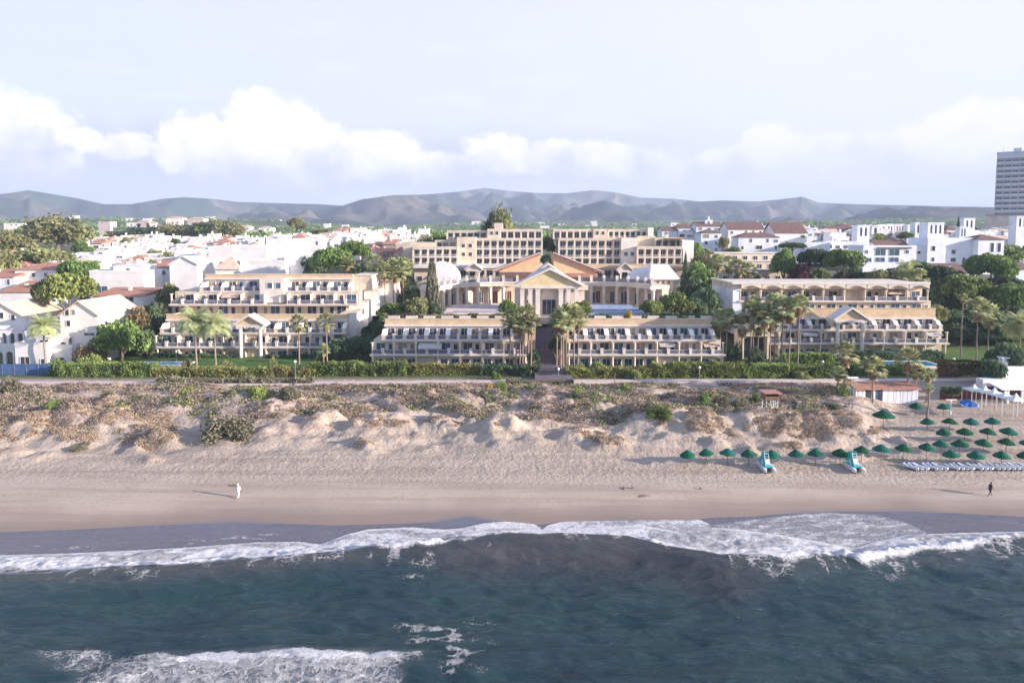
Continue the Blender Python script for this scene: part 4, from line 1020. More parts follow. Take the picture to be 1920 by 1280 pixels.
# ================================================================== HOUSES
def house(name, label, x0, x1, Y, d, z0, z1, roof='flat', wallm='white', roofm='terracotta', group=None, wins=None, cat='house', seed=0, chim=1, rise=1.6, arch=False, upper=None, base=4.0):
    """one house: wall, roof, windows, chimney as parts; x0..x1 front, Y front wall, d depth"""
    rr = random.Random(seed); t = thing(name, label, cat, ((x0 + x1) / 2, Y, z0), group)
    W = MB(); W.box(x0, x1, Y, Y + d, z0 - base, z1, 0)
    w = x1 - x0; xm = (x0 + x1) / 2
    if upper:
        a, b_, h = upper; W.box(x0 + w * a, x0 + w * b_, Y + d * .25, Y + d - .05, z1, z1 + h, 0)
        W.box(x0 + w * a - .1, x0 + w * b_ + .1, Y + d * .25 - .1, Y + d + .02, z1 + h, z1 + h + .2, 0)
        if w * (b_ - a) > 2.6 and rr.random() < .75: place('window', win_mesh(rr.choice((.9, 1.5, 2.0)), max(.7, h - .9), 'glass', 'trimwhite', 1), t, (x0 + w * (a + b_) / 2, Y + d * .25, z1 + .25))
    if roof == 'flat':
        for bx in ((x0 - .05, x1 + .05, Y - .05, Y + .25), (x0 - .05, x1 + .05, Y + d - .25, Y + d + .05), (x0 - .05, x0 + .25, Y + .25, Y + d - .25), (x1 - .25, x1 + .05, Y + .25, Y + d - .25)):
            W.box(*bx, z1 + .003, z1 + .75, 0)
    wo = W.build('wall', wallm, t); ro = wo
    if roof != 'flat':
        r = MB(); e = .35
        if roof == 'gable_y':     # ridge runs away from the sea, gable faces the sea
            for s in (-1, 1):
                xx = x0 - e if s < 0 else x1 + e
                r.prism([(xx, z1 - .1), (xm, z1 + rise), (xm, z1 + rise + .22), (xx, z1 + .12)], Y - e, Y + d + e, 'y')
            g_ = MB(); g_.prism([(x0, z1 + .004), (x1, z1 + .004), (xm, z1 + rise - .05)], Y + .02, Y + d - .02, 'y'); g_.build('gable', wallm, t)
        elif roof == 'gable_x':
            ym = Y + d / 2
            for s in (-1, 1):
                yy = Y - e if s < 0 else Y + d + e
                r.prism([(yy, z1 - .1), (ym, z1 + rise), (ym, z1 + rise + .22), (yy, z1 + .12)], x0 - e, x1 + e, 'x')
            g_ = MB(); g_.prism([(Y, z1 + .004), (Y + d, z1 + .004), (ym, z1 + rise - .05)], x0 + .02, x1 - .02, 'x'); g_.build('gable', wallm, t)
        elif roof == 'hip':
            B = [(x0 - e, Y - e, z1), (x1 + e, Y - e, z1), (x1 + e, Y + d + e, z1), (x0 - e, Y + d + e, z1)]
            q = min(w, d) * .45; T = [(x0 + q, Y + q, z1 + rise), (x1 - q, Y + q, z1 + rise), (x1 - q, Y + d - q, z1 + rise), (x0 + q, Y + d - q, z1 + rise)]
            for k in range(4): r.face([B[k], B[(k + 1) % 4], T[(k + 1) % 4], T[k]])
            r.face(T); r.face([(p[0], p[1], z1 + .001) for p in B[::-1]])
        elif roof == 'shed':      # slopes up away from the sea
            r.prism([(Y - e, z1), (Y + d + e, z1 + rise), (Y + d + e, z1 + rise + .22), (Y - e, z1 + .22)], x0 - e, x1 + e, 'x')
            r.prism([(Y + .1, z1), (Y + d, z1), (Y + d, z1 + rise)], x0 + .05, x1 - .05, 'x')
        ro = r.build('roof', roofm, t)
    if wins is None:
        wins = []
        nf = max(1, int((z1 - z0) / 2.9)); nx = max(1, int(w / 3.2))
        for f in range(nf):
            for i in range(nx):
                if rr.random() < .85: wins.append((x0 + w * (i + .5) / nx - xm, max(z0 + .4, z1 - 2.1 - f * 2.9), rr.choice((.9, 1.1, 1.6, 2.4)), rr.choice((1.1, 1.2, 1.5))))
    for (dx, zz, ww, hh) in wins: place('window', win_mesh(ww, hh, rr.choice(('glass', 'glassblue', 'curtain')), 'trimwhite', 1 if ww > 1 else 0), t, (xm + dx, Y, zz))
    if arch:
        a = MB(); pts = [(xm - 1.3, z0 + .2)] + [(xm + 1.3 * math.cos(math.pi * (1 - k / 8)), z0 + 1.3 + 1.2 * math.sin(math.pi * k / 8)) for k in range(9)] + [(xm + 1.3, z0 + .2)]
        a.prism(pts, Y - .04, Y + .05, 'y'); a.build('arched_window', 'glass', t)
    for c in range(chim):
        cx = x0 + w * rr.uniform(.15, .85); m = MB(); zt_ = z1 + (0 if roof == 'flat' else .3)
        if upper and upper[0] < (cx - x0) / w < upper[1]: zt_ += upper[2]
        m.box(cx - .35, cx + .35, Y + d * .6, Y + d * .6 + .7, zt_, zt_ + 1.5); m.box(cx - .45, cx + .45, Y + d * .6 - .1, Y + d * .6 + .8, zt_ + 1.5, zt_ + 1.65); m.build('chimney', 'white', ro)
    return t

def hpx(label, u0, u1, vt, vb, Y, d=9, **k):
    """a house given by where it is seen: front wall left/right, eaves, foot and its distance"""
    x0, x1 = PX(u0, Y), PX(u1, Y)
    return house(k.pop('name', 'house'), label, x0, x1, Y, d, PZ(vb, Y), PZ(vt, Y), **k)

# ---- left village, near houses placed one by one
hpx('big white house with pale tile roof right of the golden garden palm', 115, 186, 592, 690, 152, 16, roof='gable_y', roofm='paletile', wallm='whitewarm', rise=3.2, seed=1, upper=None,
    wins=[(-2.6, 15.0, .9, 1.3), (-1.2, 15.2, .8, 1.0), (-2.4, 12.6, .9, 1.2), (2.2, 10.5, 2.2, .5)], chim=0)
hpx('white house with arches and a peach hipped roof at the left edge', -40, 52, 598, 690, 158, 14, roof='gable_y', roofm='paletile', wallm='whitewarm', rise=3.6, seed=2, arch=True, wins=[(-3, 13.5, .9, 1.2), (0, 13.6, .9, 1.3), (2.6, 13.2, .9, 1.2), (-4, 9.5, 1.2, 1.6), (4, 9.6, 1.6, 1.4)], chim=1)
hpx('low white villa with round bay and blue grey windows behind the blue fence', 28, 88, 648, 692, 147, 7, seed=3, wins=[(-1.4, 4.6, 2.0, 1.9), (2.4, 5.0, .8, 1.0)], upper=(.5, 1.0, 1.4), chim=1)
hpx('low white garden house with a terrace wall right of the blue grey window villa', 90, 134, 652, 692, 149, 7, seed=4, wins=[(0, 4.8, 1.6, 1.2)], chim=1)
hpx('white terraced wing with open arcade below the peach roof', 48, 116, 626, 690, 154, 9, seed=5, arch=True, wins=[(-2.5, 7.2, 1.3, 1.6), (2.5, 7.2, 1.4, 1.5)], chim=0)
hpx('white building with one dark arched window and red tile edge behind the bushy garden tree', 176, 268, 556, 625, 178, 10, seed=6, arch=True, roof='shed', rise=1.5, wins=[(-3.4, 15.6, 2.2, 1.2), (3.0, 15.5, 2.4, 1.3)])
hpx('white flat house with a wide dark terrace opening above the red tile strip', 170, 272, 512, 560, 192, 10, seed=7, wins=[(-4.5, 16.8, 3.6, 1.7), (2.5, 16.9, 1.6, 1.4)], upper=(.35, .9, 1.9), chim=2)
hpx('white house with orange tile roof stepped below a round pine', 0, 100, 548, 600, 188, 11, seed=8, roof='shed', rise=2.2, wins=[(-5, 11.2, 1.8, 1.4), (1, 11.3, 2.2, 1.5), (5, 11.2, .9, 1.2)], upper=(.6, .85, 2.6))
hpx('large white house with terracotta hip roof catching the sun at upper left', 30, 122, 506, 552, 205, 12, seed=9, roof='hip', rise=2.0, chim=2)
hpx('white house with faint orange roof at the far left border', -60, 28, 520, 560, 200, 12, seed=10, roof='shed', rise=1.8)
hpx('white block with tall plain white gable behind the left apartments', 320, 372, 496, 560, 196, 12, seed=11, roof='gable_y', roofm='white', rise=2.2, wins=[], chim=1)
hpx('white house with salmon pyramid roof behind the left apartments roofline', 405, 450, 505, 540, 198, 9, seed=12, roof='hip', roofm='paletile', rise=3.6, wins=[])
hpx('long plain white building with flat roof right behind the left apartments', 452, 535, 492, 540, 200, 12, seed=13, wins=[(3, 20.5, 1, .8)], chim=1, upper=(.7, .98, 1.2))
hpx('white house with a small dark doorway and low wing beside the dark green trees', 535, 592, 484, 530, 204, 10, seed=14, wins=[(-1.2, 18.5, .9, 1.6), (3.2, 20.0, 2.4, 1.6)], chim=1)
hpx('white building with dark violet shaded arch recess in the middle of the left village', 392, 500, 466, 510, 226, 10, seed=15, wins=[(-3.6, 21.4, 4.2, 2.6)], chim=1)
hpx('tall white slab wall catching full sun in the middle of the left village', 505, 562, 452, 512, 238, 12, seed=16, wins=[], chim=2)
def arcade(label, u0, u1, v0, v1, Y, n, d=3.0):
    x0, x1 = PX(u0, Y), PX(u1, Y); z0, z1 = PZ(v1, Y), PZ(v0, Y); t = thing('arcade', label, 'arcade', ((x0 + x1) / 2, Y, z0)); w = (x1 - x0) / n; m = MB()
    for i in range(n):
        a = x0 + i * w; s = .35; pw = w - 2 * s; r_ = pw / 2; cz = max(z0 + .3, z1 - .7 - r_)
        pts = [(a, z0 - 1), (a, z1), (a + w, z1), (a + w, z0 - 1), (a + w - s, z0 - 1), (a + w - s, cz)] + [(a + w / 2 + r_ * math.cos(math.pi * k / 8), cz + r_ * .8 * math.sin(math.pi * k / 8)) for k in range(1, 8)] + [(a + s, cz), (a + s, z0 - 1)]
        m.prism(pts, Y, Y + .4, 'y')
    m.box(x0 - .2, x1 + .2, Y - .15, Y + d, z1 + .003, z1 + .3); m.box(x0 - .2, x1 + .2, Y - .15, Y, z1 + .3, z1 + 1.0)
    m.build('arches', 'white', t); m = MB(); m.box(x0, x1, Y + d - .3, Y + d, z0 - 1, z1); m.build('back_wall', 'curtain', t)
arcade('white arcade with low arches at the left border behind the blue fence', -30, 26, 652, 686, 150, 3)
arcade('white arcade under the terrace in front of the big white tiled house', 90, 128, 634, 656, 150.5, 2, 1.2)
arcade('upper white arcade balcony below the peach roof', 0, 46, 618, 640, 156, 3, 1.5)
# ---- left village, denser rows further back
rr = random.Random(99)
rows = [(212, 120, 330, 505), (222, -60, 240, 498), (236, 110, 420, 488), (252, -80, 400, 481), (268, 150, 470, 474), (286, 180, 500, 469), (306, 210, 520, 463), (332, 170, 560, 457), (362, 200, 470, 451), (400, 120, 480, 446)]
rownames = ['first', 'second', 'third', 'fourth', 'fifth', 'sixth', 'seventh', 'eighth', 'ninth', 'tenth']
def village(rows, gname, side, mats=('white', 'whitewarm', 'white'), roofs=('paletile', 'paletile', 'terracotta'), mainroofs=('flat', 'flat', 'flat', 'flat', 'shed', 'hip'), seed=0, wrange=(30, 52)):
    rr = random.Random(seed)
    for ri, (Y, ua, ub, vt) in enumerate(rows):
        u = ua; i = 0
        while u < ub:
            w = rr.uniform(*wrange) * 215 / Y; i += 1
            rf = rr.choice(mainroofs); zt_ = PZ(vt + rr.uniform(-3, 4), Y); x0 = PX(u, Y); x1 = PX(u + w - 1, Y)
            col = rr.choice(mats); rm = rr.choice(roofs)
            up = (rr.choice((.05, .4)), rr.choice((.55, .95)), rr.uniform(1.2, 2.4)) if rf == 'flat' and rr.random() < .6 else None
            desc = {'flat': 'white flat house' + (' with upper storey' if up else ''), 'shed': 'white house, sloping tile roof', 'hip': 'white house, pyramid tile roof', 'gable_y': 'white gabled house', 'gable_x': 'white house, long brown roof'}[rf]
            lab = '%s, %s from left, %s row, %s' % (desc, ordw(i), rownames[ri], side)
            zf = min(zt_ - 4.2, zt1((x0 + x1) / 2, Y) + 1)
            house('house', lab, x0, x1, Y + rr.uniform(-3, 3), rr.uniform(8, 11), zt_ - 5.2, zt_, roof=rf, wallm=col, roofm=rm, group=gname, seed=rr.randrange(9999), chim=rr.choice((1, 1, 2)), upper=up, rise=rr.uniform(1.2, 2.2), base=max(3, zt_ - 5.2 - zf + 4))
            u += w + rr.choice((0, 1, 3, 8)) * 215 / Y
village(rows, 'white houses of the left village', 'left village', seed=5)
village([(300, 585, 690, 452), (330, 470, 600, 447), (345, 640, 790, 447), (365, 500, 760, 442), (395, 600, 800, 437), (430, 640, 760, 432)], 'white terraces behind the dark round trees', 'terraces beside hotel', seed=8, wrange=(34, 50))
village([(262, 690, 770, 470), (285, 680, 800, 460)], 'pink and red roofed houses beside the hotel', 'red roofed cluster', mats=('plazapink', 'terracotta', 'concrete'), mainroofs=('shed', 'hip', 'flat'), roofs=('terracotta',), seed=9, wrange=(24, 34))
# far pale apartment rows on the hill at the left
rr = random.Random(41)
for i, (u, v, w, h) in enumerate([(8, 420, 36, 5), (185, 417, 22, 4), (238, 419, 26, 6), (258, 415, 22, 8), (276, 418, 18, 9), (296, 423, 24, 7), (312, 409, 32, 12), (352, 410, 30, 12), (450, 425, 18, 7), (470, 431, 22, 8), (485, 427, 24, 7)]):
    Y = 700; x0, x1 = PX(u, Y), PX(u + w, Y)
    house('far_house', '%s pale pink apartment house on the wooded ridge, %s from the left' % (('long', 'square', 'low')[i % 3], ordw(i + 1)), x0, x1, Y, 12, PZ(v + h, Y), PZ(v, Y), roof='hip' if h > 6 else 'flat', wallm='plazapink' if i % 2 else 'whitewarm', roofm='paletile', group='pale houses on the far ridge', seed=i, chim=0, base=20, wins=[(-2, PZ(v + h, Y) + 1, 1.5, 1.5), (3, PZ(v + h, Y) + 1, 1.5, 1.5)])
for i, u in enumerate(sorted(rr.uniform(60, 1500) for _ in range(46))):
    Y = rr.uniform(1300, 2300)
    x = PX(u, Y); zz = zt1(x, Y); w = rr.uniform(9, 22)
    t = house('far_house', 'tiny white villa among the trees at the foot of the hills, %s counted from the left' % 'X', x - w / 2, x + w / 2, Y, 12, zz + 1, zz + rr.uniform(5, 9), roof='flat', wallm='white', group='tiny villas at the foot of the hills', seed=i, chim=0, wins=[], base=6)
    t['label'] = 'tiny white villa at the foot of the hills, %s from the left' % ordw(i + 1)

# ---- right village
BT = dict(roofm='browntile')
def rh(label, u0, u1, vt, vb, Y, **k):
    k.setdefault('wallm', 'whitecool'); k.setdefault('roofm', 'browntile'); k.setdefault('d', 10); d = k.pop('d')
    return hpx(label, u0, u1, vt, vb, Y, d, **k)
rh('white villa with brown hipped roof and small slit windows above the yellow green tree', 1314, 1352, 437, 475, 300, roof='hip', seed=21, rise=1.6)
rh('long white house under a wide brown hip roof in the middle of the right village', 1384, 1462, 445, 476, 290, roof='hip', seed=22, rise=2.0)
rh('white gabled house with sunlit gable left of the twin-slit towers', 1452, 1512, 437, 472, 300, roof='gable_x', seed=23, rise=4.2, wallm='whitewarm', d=14)
rh('white gabled house with steep sunlit end wall in the back row of the right village', 1365, 1432, 430, 450, 330, roof='gable_x', seed=24, rise=3.5, wallm='whitewarm', d=14)
rh('white house with orange brown roof and tall chimney block behind the right village', 1305, 1352, 424, 445, 345, roof='gable_x', seed=25, rise=2.0, upper=(.4, .7, 3))
rh('brown roofed white house at the back left end of the right village', 1262, 1304, 428, 446, 360, roof='hip', seed=26, rise=2.6)
rh('white house with brown roof and white dormer behind the sunlit gables', 1448, 1504, 428, 440, 350, roof='gable_x', seed=27, rise=3.0)
rh('low white wall-like house with long dark terrace slot', 1508, 1556, 458, 476, 278, seed=28, wins=[(0, 25.4, 4.6, .7)], chim=0)
rh('white flat house with violet shaded side right of the low slot house', 1548, 1622, 456, 478, 282, seed=29)
rh('white house behind small trees between the gables and the towers', 1556, 1600, 430, 445, 360, roof='gable_x', seed=30)
village([(350, 1240, 1600, 434), (400, 1260, 1640, 427), (340, 1640, 1930, 434), (390, 1650, 1960, 430), (300, 1560, 1650, 446), (310, 1850, 1960, 450)], 'white houses of the right village', 'right village', mats=('whitecool', 'white'), roofs=('browntile', 'browntile', 'paletile'), mainroofs=('flat', 'flat', 'gable_x', 'hip', 'shed', 'gable_y'), seed=77)
# main building
Mn = thing('villa', 'large white Moorish style villa with dark teal windows above the dark trees', 'villa', (PX(1690, 262), 262, 19))
m = MB(); Y = 262
m.box(PX(1618, Y), PX(1735, Y), Y, Y + 12, 16, PZ(460, Y), 0); m.box(PX(1735, Y), PX(1766, Y), Y - 1, Y + 12, 16, PZ(446, Y), 0); m.box(PX(1766, Y), PX(1826, Y), Y + 1, Y + 12, 16, PZ(446, Y), 0)
m.box(PX(1826, Y), PX(1874, Y), Y - 2, Y + 10, 14, PZ(449, Y), 0); m.build('wall', 'whitecool', Mn)
r = MB(); x0, x1 = PX(1644, Y), PX(1708, Y); r.prism([(Y - .5, PZ(466, Y)), (Y + 6, PZ(451, Y)), (Y + 6, PZ(450, Y)), (Y - .5, PZ(465, Y) + .1)], x0, x1, 'x'); r.build('roof', 'browntile', Mn)
r = MB(); x0, x1 = PX(1822, Y), PX(1878, Y); B = [(x0, Y - 2.5, PZ(449, Y)), (x1, Y - 2.5, PZ(449, Y)), (x1, Y + 10.5, PZ(449, Y)), (x0, Y + 10.5, PZ(449, Y))]; ap = ((x0 + x1) / 2, Y + 4, PZ(439, Y))
for k in range(4): r.face([B[k], B[(k + 1) % 4], ap])
r.face(B[::-1]); r.build('roof', 'browntile', Mn)
for (u, v, w, h, g_) in ((1650, 479, 3.9, 2.3, 'glassteal'), (1676, 479, 3.9, 2.3, 'glassteal'), (1650, 491, 3.6, 1.7, 'glassblue'), (1676, 491, 3.6, 1.7, 'glassblue'), (1624, 475, 1.1, 1.2, 'glass'), (1629, 491, 2, 1.5, 'glassteal'), (1700, 475, 1.3, 1.2, 'glass')):
    place('window', win_mesh(w, h, g_, 'whitecool'), Mn, (PX(u, Y), Y, PZ(v, Y)))
for (u, v, w, h) in ((1722, 476, 1.2, 1.1),): place('window', win_mesh(w, h, 'glass', 'whitecool', 0), Mn, (PX(u, Y), Y, PZ(v, Y)))
for (u, v, w, h) in ((1746, 470, 1.3, 1.8), (1746, 490, 1.1, 1.5)): place('window', win_mesh(w, h, 'glass', 'whitecool', 0), Mn, (PX(u, Y), Y - 1, PZ(v, Y)))
for (u, v, w, h) in ((1790, 476, 1.6, 1.5), (1790, 491, 2, 1.5), (1810, 490, 1, 1.4)): place('window', win_mesh(w, h, 'glass', 'whitecool', 0), Mn, (PX(u, Y), Y + 1, PZ(v, Y)))
for u in (1852, 1865): place('window', win_mesh(1.2, 3.4, 'glass', 'whitecool', 0), Mn, (PX(u, Y), Y - 2, PZ(472, Y)))
def tower(label, u0, u1, vt, vb, Y, n=2, wm='whitecool', group='white slit-window towers'):
    x0, x1 = PX(u0, Y), PX(u1, Y); zt_, zb = PZ(vt, Y), PZ(vb, Y); d = min(6, (x1 - x0) * .9); t = thing('tower', label, 'tower', ((x0 + x1) / 2, Y, zb), group)
    m = MB(); m.box(x0, x1, Y, Y + d, zb - 6, zt_); m.box(x0 - .15, x1 + .15, Y - .15, Y + d + .15, zt_ - .5, zt_ - .2)
    m.build('wall', wm, t)
    h = (zt_ - zb); hh = min(3.6, (PZ(vt, Y) - PZ(vt + 16, Y)))
    for k in range(n):
        xx = x0 + (x1 - x0) * (k + .8) / (n + .6); w = (x1 - x0) / n * .32
        a = MB(); z0 = zt_ - 1.0 - hh
        a.prism([(xx - w / 2, z0), (xx + w / 2, z0), (xx + w / 2, z0 + hh - w / 2)] + [(xx + w / 2 * math.cos(math.pi * q / 6), z0 + hh - w / 2 + w / 2 * math.sin(math.pi * q / 6)) for q in range(1, 6)] + [(xx - w / 2, z0 + hh - w / 2)], Y - .03, Y + .05, 'y')
        a.build('slit_window', 'glass', t)
    return t
for a in (('broad white tower with two tall slits at the left end of the tower row', 1606, 1629, 422, 470, 290, 2),
          ('small white tower with two slits behind the bare shrub, third from left', 1633, 1648, 423, 445, 330, 1), ('white tower touching its neighbour, fourth of the tower row', 1644, 1661, 421, 440, 345, 2),
          ('white tower with brown shaded slits, fifth of the tower row', 1661, 1675, 420, 440, 345, 2), ('white tower with three narrow slits, right of its brown slit neighbour', 1677, 1695, 420, 440, 350, 3),
          ('low pale tower left of the tall twin tower', 1700, 1716, 421, 445, 330, 1), ('white twin-slit tower left of the tallest foreground tower', 1714, 1733, 417, 455, 300, 2),
          ('tallest broad white tower with three dark slits over the main villa', 1737, 1767, 417, 460, 264, 3), ('back tower with two stacked rows of slits beside a cypress', 1805, 1826, 409, 450, 330, 2),
          ('lower white tower left of the stacked slit tower', 1798, 1812, 425, 445, 325, 2), ('tall white tower with slits at the right border below the hotel tower', 1903, 1925, 405, 470, 300, 2)):
    tower(*a)
rh('white house in shade with brown sloping roof and dark terrace below the villa', 1770, 1830, 512, 560, 222, roof='shed', roofm='browntile', seed=51, rise=2.6, wallm='whitecool', wins=[(-2, 13, 5.4, 2.6), (3.5, 14, 1.8, 2)])
rh('white house corner with blue shaded side at the right border among trees', 1902, 1960, 504, 560, 205, seed=52, roof='gable_x', rise=1.2, wins=[(-3.2, 18, 1.2, 1.6), (0, 18, 1.2, 1.6)])
rh('white low house with pale terrace half hidden by pines', 1768, 1815, 545, 600, 200, seed=53, wins=[(0, 11, 3, 2)])
# ---- high-rise hotel at the right edge
def highrise():
    Y = 427; x0 = PX(1867, Y, 345); x1 = x0 + 46; zb, z1 = 40.5, PZ(288, Y)
    t = thing('hotel_tower', 'tall grey concrete hotel tower with rows of balconies at the right edge', 'tower block', (x0, Y, 30)); t.rotation_euler.z = R(-36)
    W = MB(); W.box(x0, x1, Y + 1.3, Y + 17, 30, z1, 0)
    W.box(x0, x1, Y - .1, Y + 1.29, z1 - 3.2, z1, 0); W.box(x0 - .3, x1, Y - .4, Y + 17.3, z1, z1 + .7, 0)
    n = 12; dz = (z1 - 3.2 - zb) / n
    for r in range(n): W.box(x0, x1, Y - .1, Y + 1.29, zb + r * dz - .25, zb + r * dz + .25, 0)
    W.build('wall', 'towergrey', t)
    nb = 12; bw = (x1 - x0) / nb
    for i in range(nb + 1):
        c = MB(); xx = x0 + bw * i; c.box(xx - .16, xx + .16, Y - .14, Y + 1.28, zb + .26, z1 - 3.21); c.build('fin', 'towergrey', t)
    wm = win_mesh(bw * .8, 1.9, 'towerdark', 'towergrey', 1); pm = MB(); pm.box(-bw * .42, bw * .42, -.05, .05, 0, 1.0); pm = pm.mesh('balcony_panel', ['towergrey'])
    cnt = 0
    for r in range(n):
        for i in range(6):
            place('window', wm, t, (x0 + bw * (i + .5), Y + 1.3, zb + r * dz + .35)); place('balcony_panel', pm, t, (x0 + bw * (i + .5), Y + .1, zb + r * dz + .26))
    W = MB(); W.box(x0 + 8, x0 + 12, Y + 5, Y + 9, z1 + .7, z1 + 3.2); W.build('roof_house', 'towergrey', t)
    W = MB(); W.cyl(x0 + 3, Y + 4, z1 + .7, z1 + 5, .12, 6); W.build('antenna', 'metal', t)
    x0 = PX(1846, 380); t = thing('podium_building', 'long low beige building at the foot of the grey hotel tower', 'building', (x0, 380, 30)); t.rotation_euler.z = R(-38)
    W = MB(); W.box(x0, x0 + 60, 380, 410, 24, PZ(404, 380)); W.build('wall', 'cream2', t)
    W = MB(); W.box(x0 - .4, x0 + 60.4, 379.6, 410.4, PZ(404, 380), PZ(402, 380)); W.build('roof', 'concrete', t)
highrise()

# ================================================================== PLANTS
def leaf_quads(P_, S, seed, up=0.0, aspect=1.0, flat=None):
    """one small bent leaf-clump quad at every point"""
    r = np.random.RandomState(seed); n = len(P_)
    a = r.normal(size=(n, 3)); a[:, 2] += up; a /= np.linalg.norm(a, axis=1, keepdims=True)
    b = r.normal(size=(n, 3)); b -= (b * a).sum(1, keepdims=True) * a; b /= np.linalg.norm(b, axis=1, keepdims=True)
    c = np.cross(a, b)
    S = np.asarray(S).reshape(-1, 1) * np.ones((n, 1))
    u = b * S * .5; v = c * S * .5 * aspect
    co = np.stack([P_ - u - v * .4, P_ + u * .3 - v, P_ + u + v * .4, P_ - u * .3 + v], 1).reshape(-1, 3)
    return co, np.arange(4 * n).reshape(-1, 4)
CROWNS = {}
def crown(kind, matn, variant=0):
    key = (kind, matn, variant)
    if key in CROWNS: return CROWNS[key]
    r = np.random.RandomState(variant * 13 + len(kind)); pts = []; var = []
    if kind == 'round':       # unit: radius 1, z from 0 to 1
        nb = 34
        for k in range(nb):
            d = r.normal(size=3); d /= np.linalg.norm(d); d[2] = abs(d[2]) * 1.1 - .35
            c = d * r.uniform(.35, .80); c[2] = c[2] * .5 + .45; rad = r.uniform(.17, .36)
            n = 150; q = r.normal(size=(n, 3)); q /= np.linalg.norm(q, axis=1, keepdims=True); q *= rad * r.uniform(.72, 1.08, (n, 1)); q[:, 2] *= .62
            pts.append(c + q); var.append(np.clip(np.full(n, r.uniform(.1, .9)) + r.uniform(-.2, .2, n), 0, 1))
        size = .088
    elif kind == 'pine':      # stone pine: umbrella pads
        for k in range(48):
            a = r.uniform(0, 6.28); d = math.sqrt(r.uniform(0, 1)) * .78; c = np.array([d * math.cos(a), d * math.sin(a), .62 + .26 * (1 - d * d) + r.uniform(-.12, .06)])
            n = 140; q = r.normal(size=(n, 3)); q /= np.linalg.norm(q, axis=1, keepdims=True); q *= r.uniform(.8, 1.05, (n, 1)) * np.array([.25, .25, .17]); 
            pts.append(c + q); var.append(np.clip(np.full(n, r.uniform(.1, .9)) + r.uniform(-.2, .2, n), 0, 1))
        size = .082
    elif kind == 'cypress':
        n = 2200; t = r.uniform(0, 1, n); a = r.uniform(0, 6.28, n); rad = np.sin(np.pi * np.clip(t * .9 + .1, 0, 1)) ** .7 * (1 - t * .45) * r.uniform(.7, 1.05, n)
        pts.append(np.stack([rad * np.cos(a), rad * np.sin(a), t], 1)); var.append(r.uniform(0, 1, n)); size = .16
    elif kind == 'tiered':    # araucaria: tiers of flat branches
        for k in range(11):
            t = k / 11; rad = (1 - t) * .95 + .08
            for j in range(9):
                a = j * .698 + k * .37 + r.uniform(-.15, .15); n = 26; s = np.sqrt(r.uniform(0.02, 1, n)); L = rad * r.uniform(.85, 1.05)
                p = np.stack([s * L * np.cos(a), s * L * np.sin(a), np.full(n, .06 + t * .9) + .035 * s], 1) + r.normal(size=(n, 3)) * np.array([.05, .05, .008]); pts.append(p); var.append(r.uniform(.1, .9, n))
        size = .13
    elif kind == 'loose':     # tall airy eucalyptus-like crown
        for k in range(46):
            d = r.normal(size=3); d /= np.linalg.norm(d); c = d * r.uniform(.2, .82) * np.array([1, 1, .5]); c[2] += .52
            n = 85; q = r.normal(size=(n, 3)) * r.uniform(.09, .16) * np.array([1, 1, .6]); pts.append(c + q); var.append(np.clip(np.full(n, r.uniform(.1, .9)) + r.uniform(-.25, .25, n), 0, 1))
        size = .10
    elif kind == 'mound':     # shrub standing on the ground
        for k in range(26):
            d = r.normal(size=3); d /= np.linalg.norm(d); d[2] = abs(d[2]); c = d * r.uniform(.3, .75); rad = r.uniform(.2, .34); n = 125
            q = r.normal(size=(n, 3)); q /= np.linalg.norm(q, axis=1, keepdims=True); q *= rad * r.uniform(.75, 1.1, (n, 1)); p = c + q; p[:, 2] = np.abs(p[:, 2])
            pts.append(p); var.append(np.clip(np.full(n, r.uniform(.1, .9)) + r.uniform(-.2, .2, n), 0, 1))
        size = .09
    Pn = np.concatenate(pts); V = np.concatenate(var)
    co, q = leaf_quads(Pn, size * r.uniform(.7, 1.3, len(Pn)), variant + 5, up=.5)
    me = raw_mesh('crown', co, q, [matn], fattrs=dict(var=V)); CROWNS[key] = me; return me
TRK = {}
def trunk_mesh(kind, v):
    key = (kind, v)
    if key in TRK: return TRK[key]
    r = random.Random(v * 7 + 1); m = MB()
    top = {'round': .62, 'pine': .78, 'cypress': .5, 'tiered': 1.0, 'loose': .8}[kind]
    sx, sy = r.uniform(-.1, .1), r.uniform(-.1, .1)
    m.tube([(0, 0, -.1), (sx * .3, sy * .3, top * .35), (sx, sy, top * .7), (sx * 1.3, sy * 1.3, top)], [.085, .07, .05, .02], 7)
    if kind in ('round', 'pine', 'loose'):
        for k in range(7):
            a = k * .9 + r.uniform(-.3, .3); L = r.uniform(.4, .7); z = top * r.uniform(.3, .6)
            m.tube([(sx * .6, sy * .6, z), (sx + L * .5 * math.cos(a), sy + L * .5 * math.sin(a), z + .15), (sx + L * math.cos(a), sy + L * math.sin(a), z + .28)], [.04, .028, .01], 5)
    TRK[key] = m.mesh('trunk', ['bark']); return TRK[key]
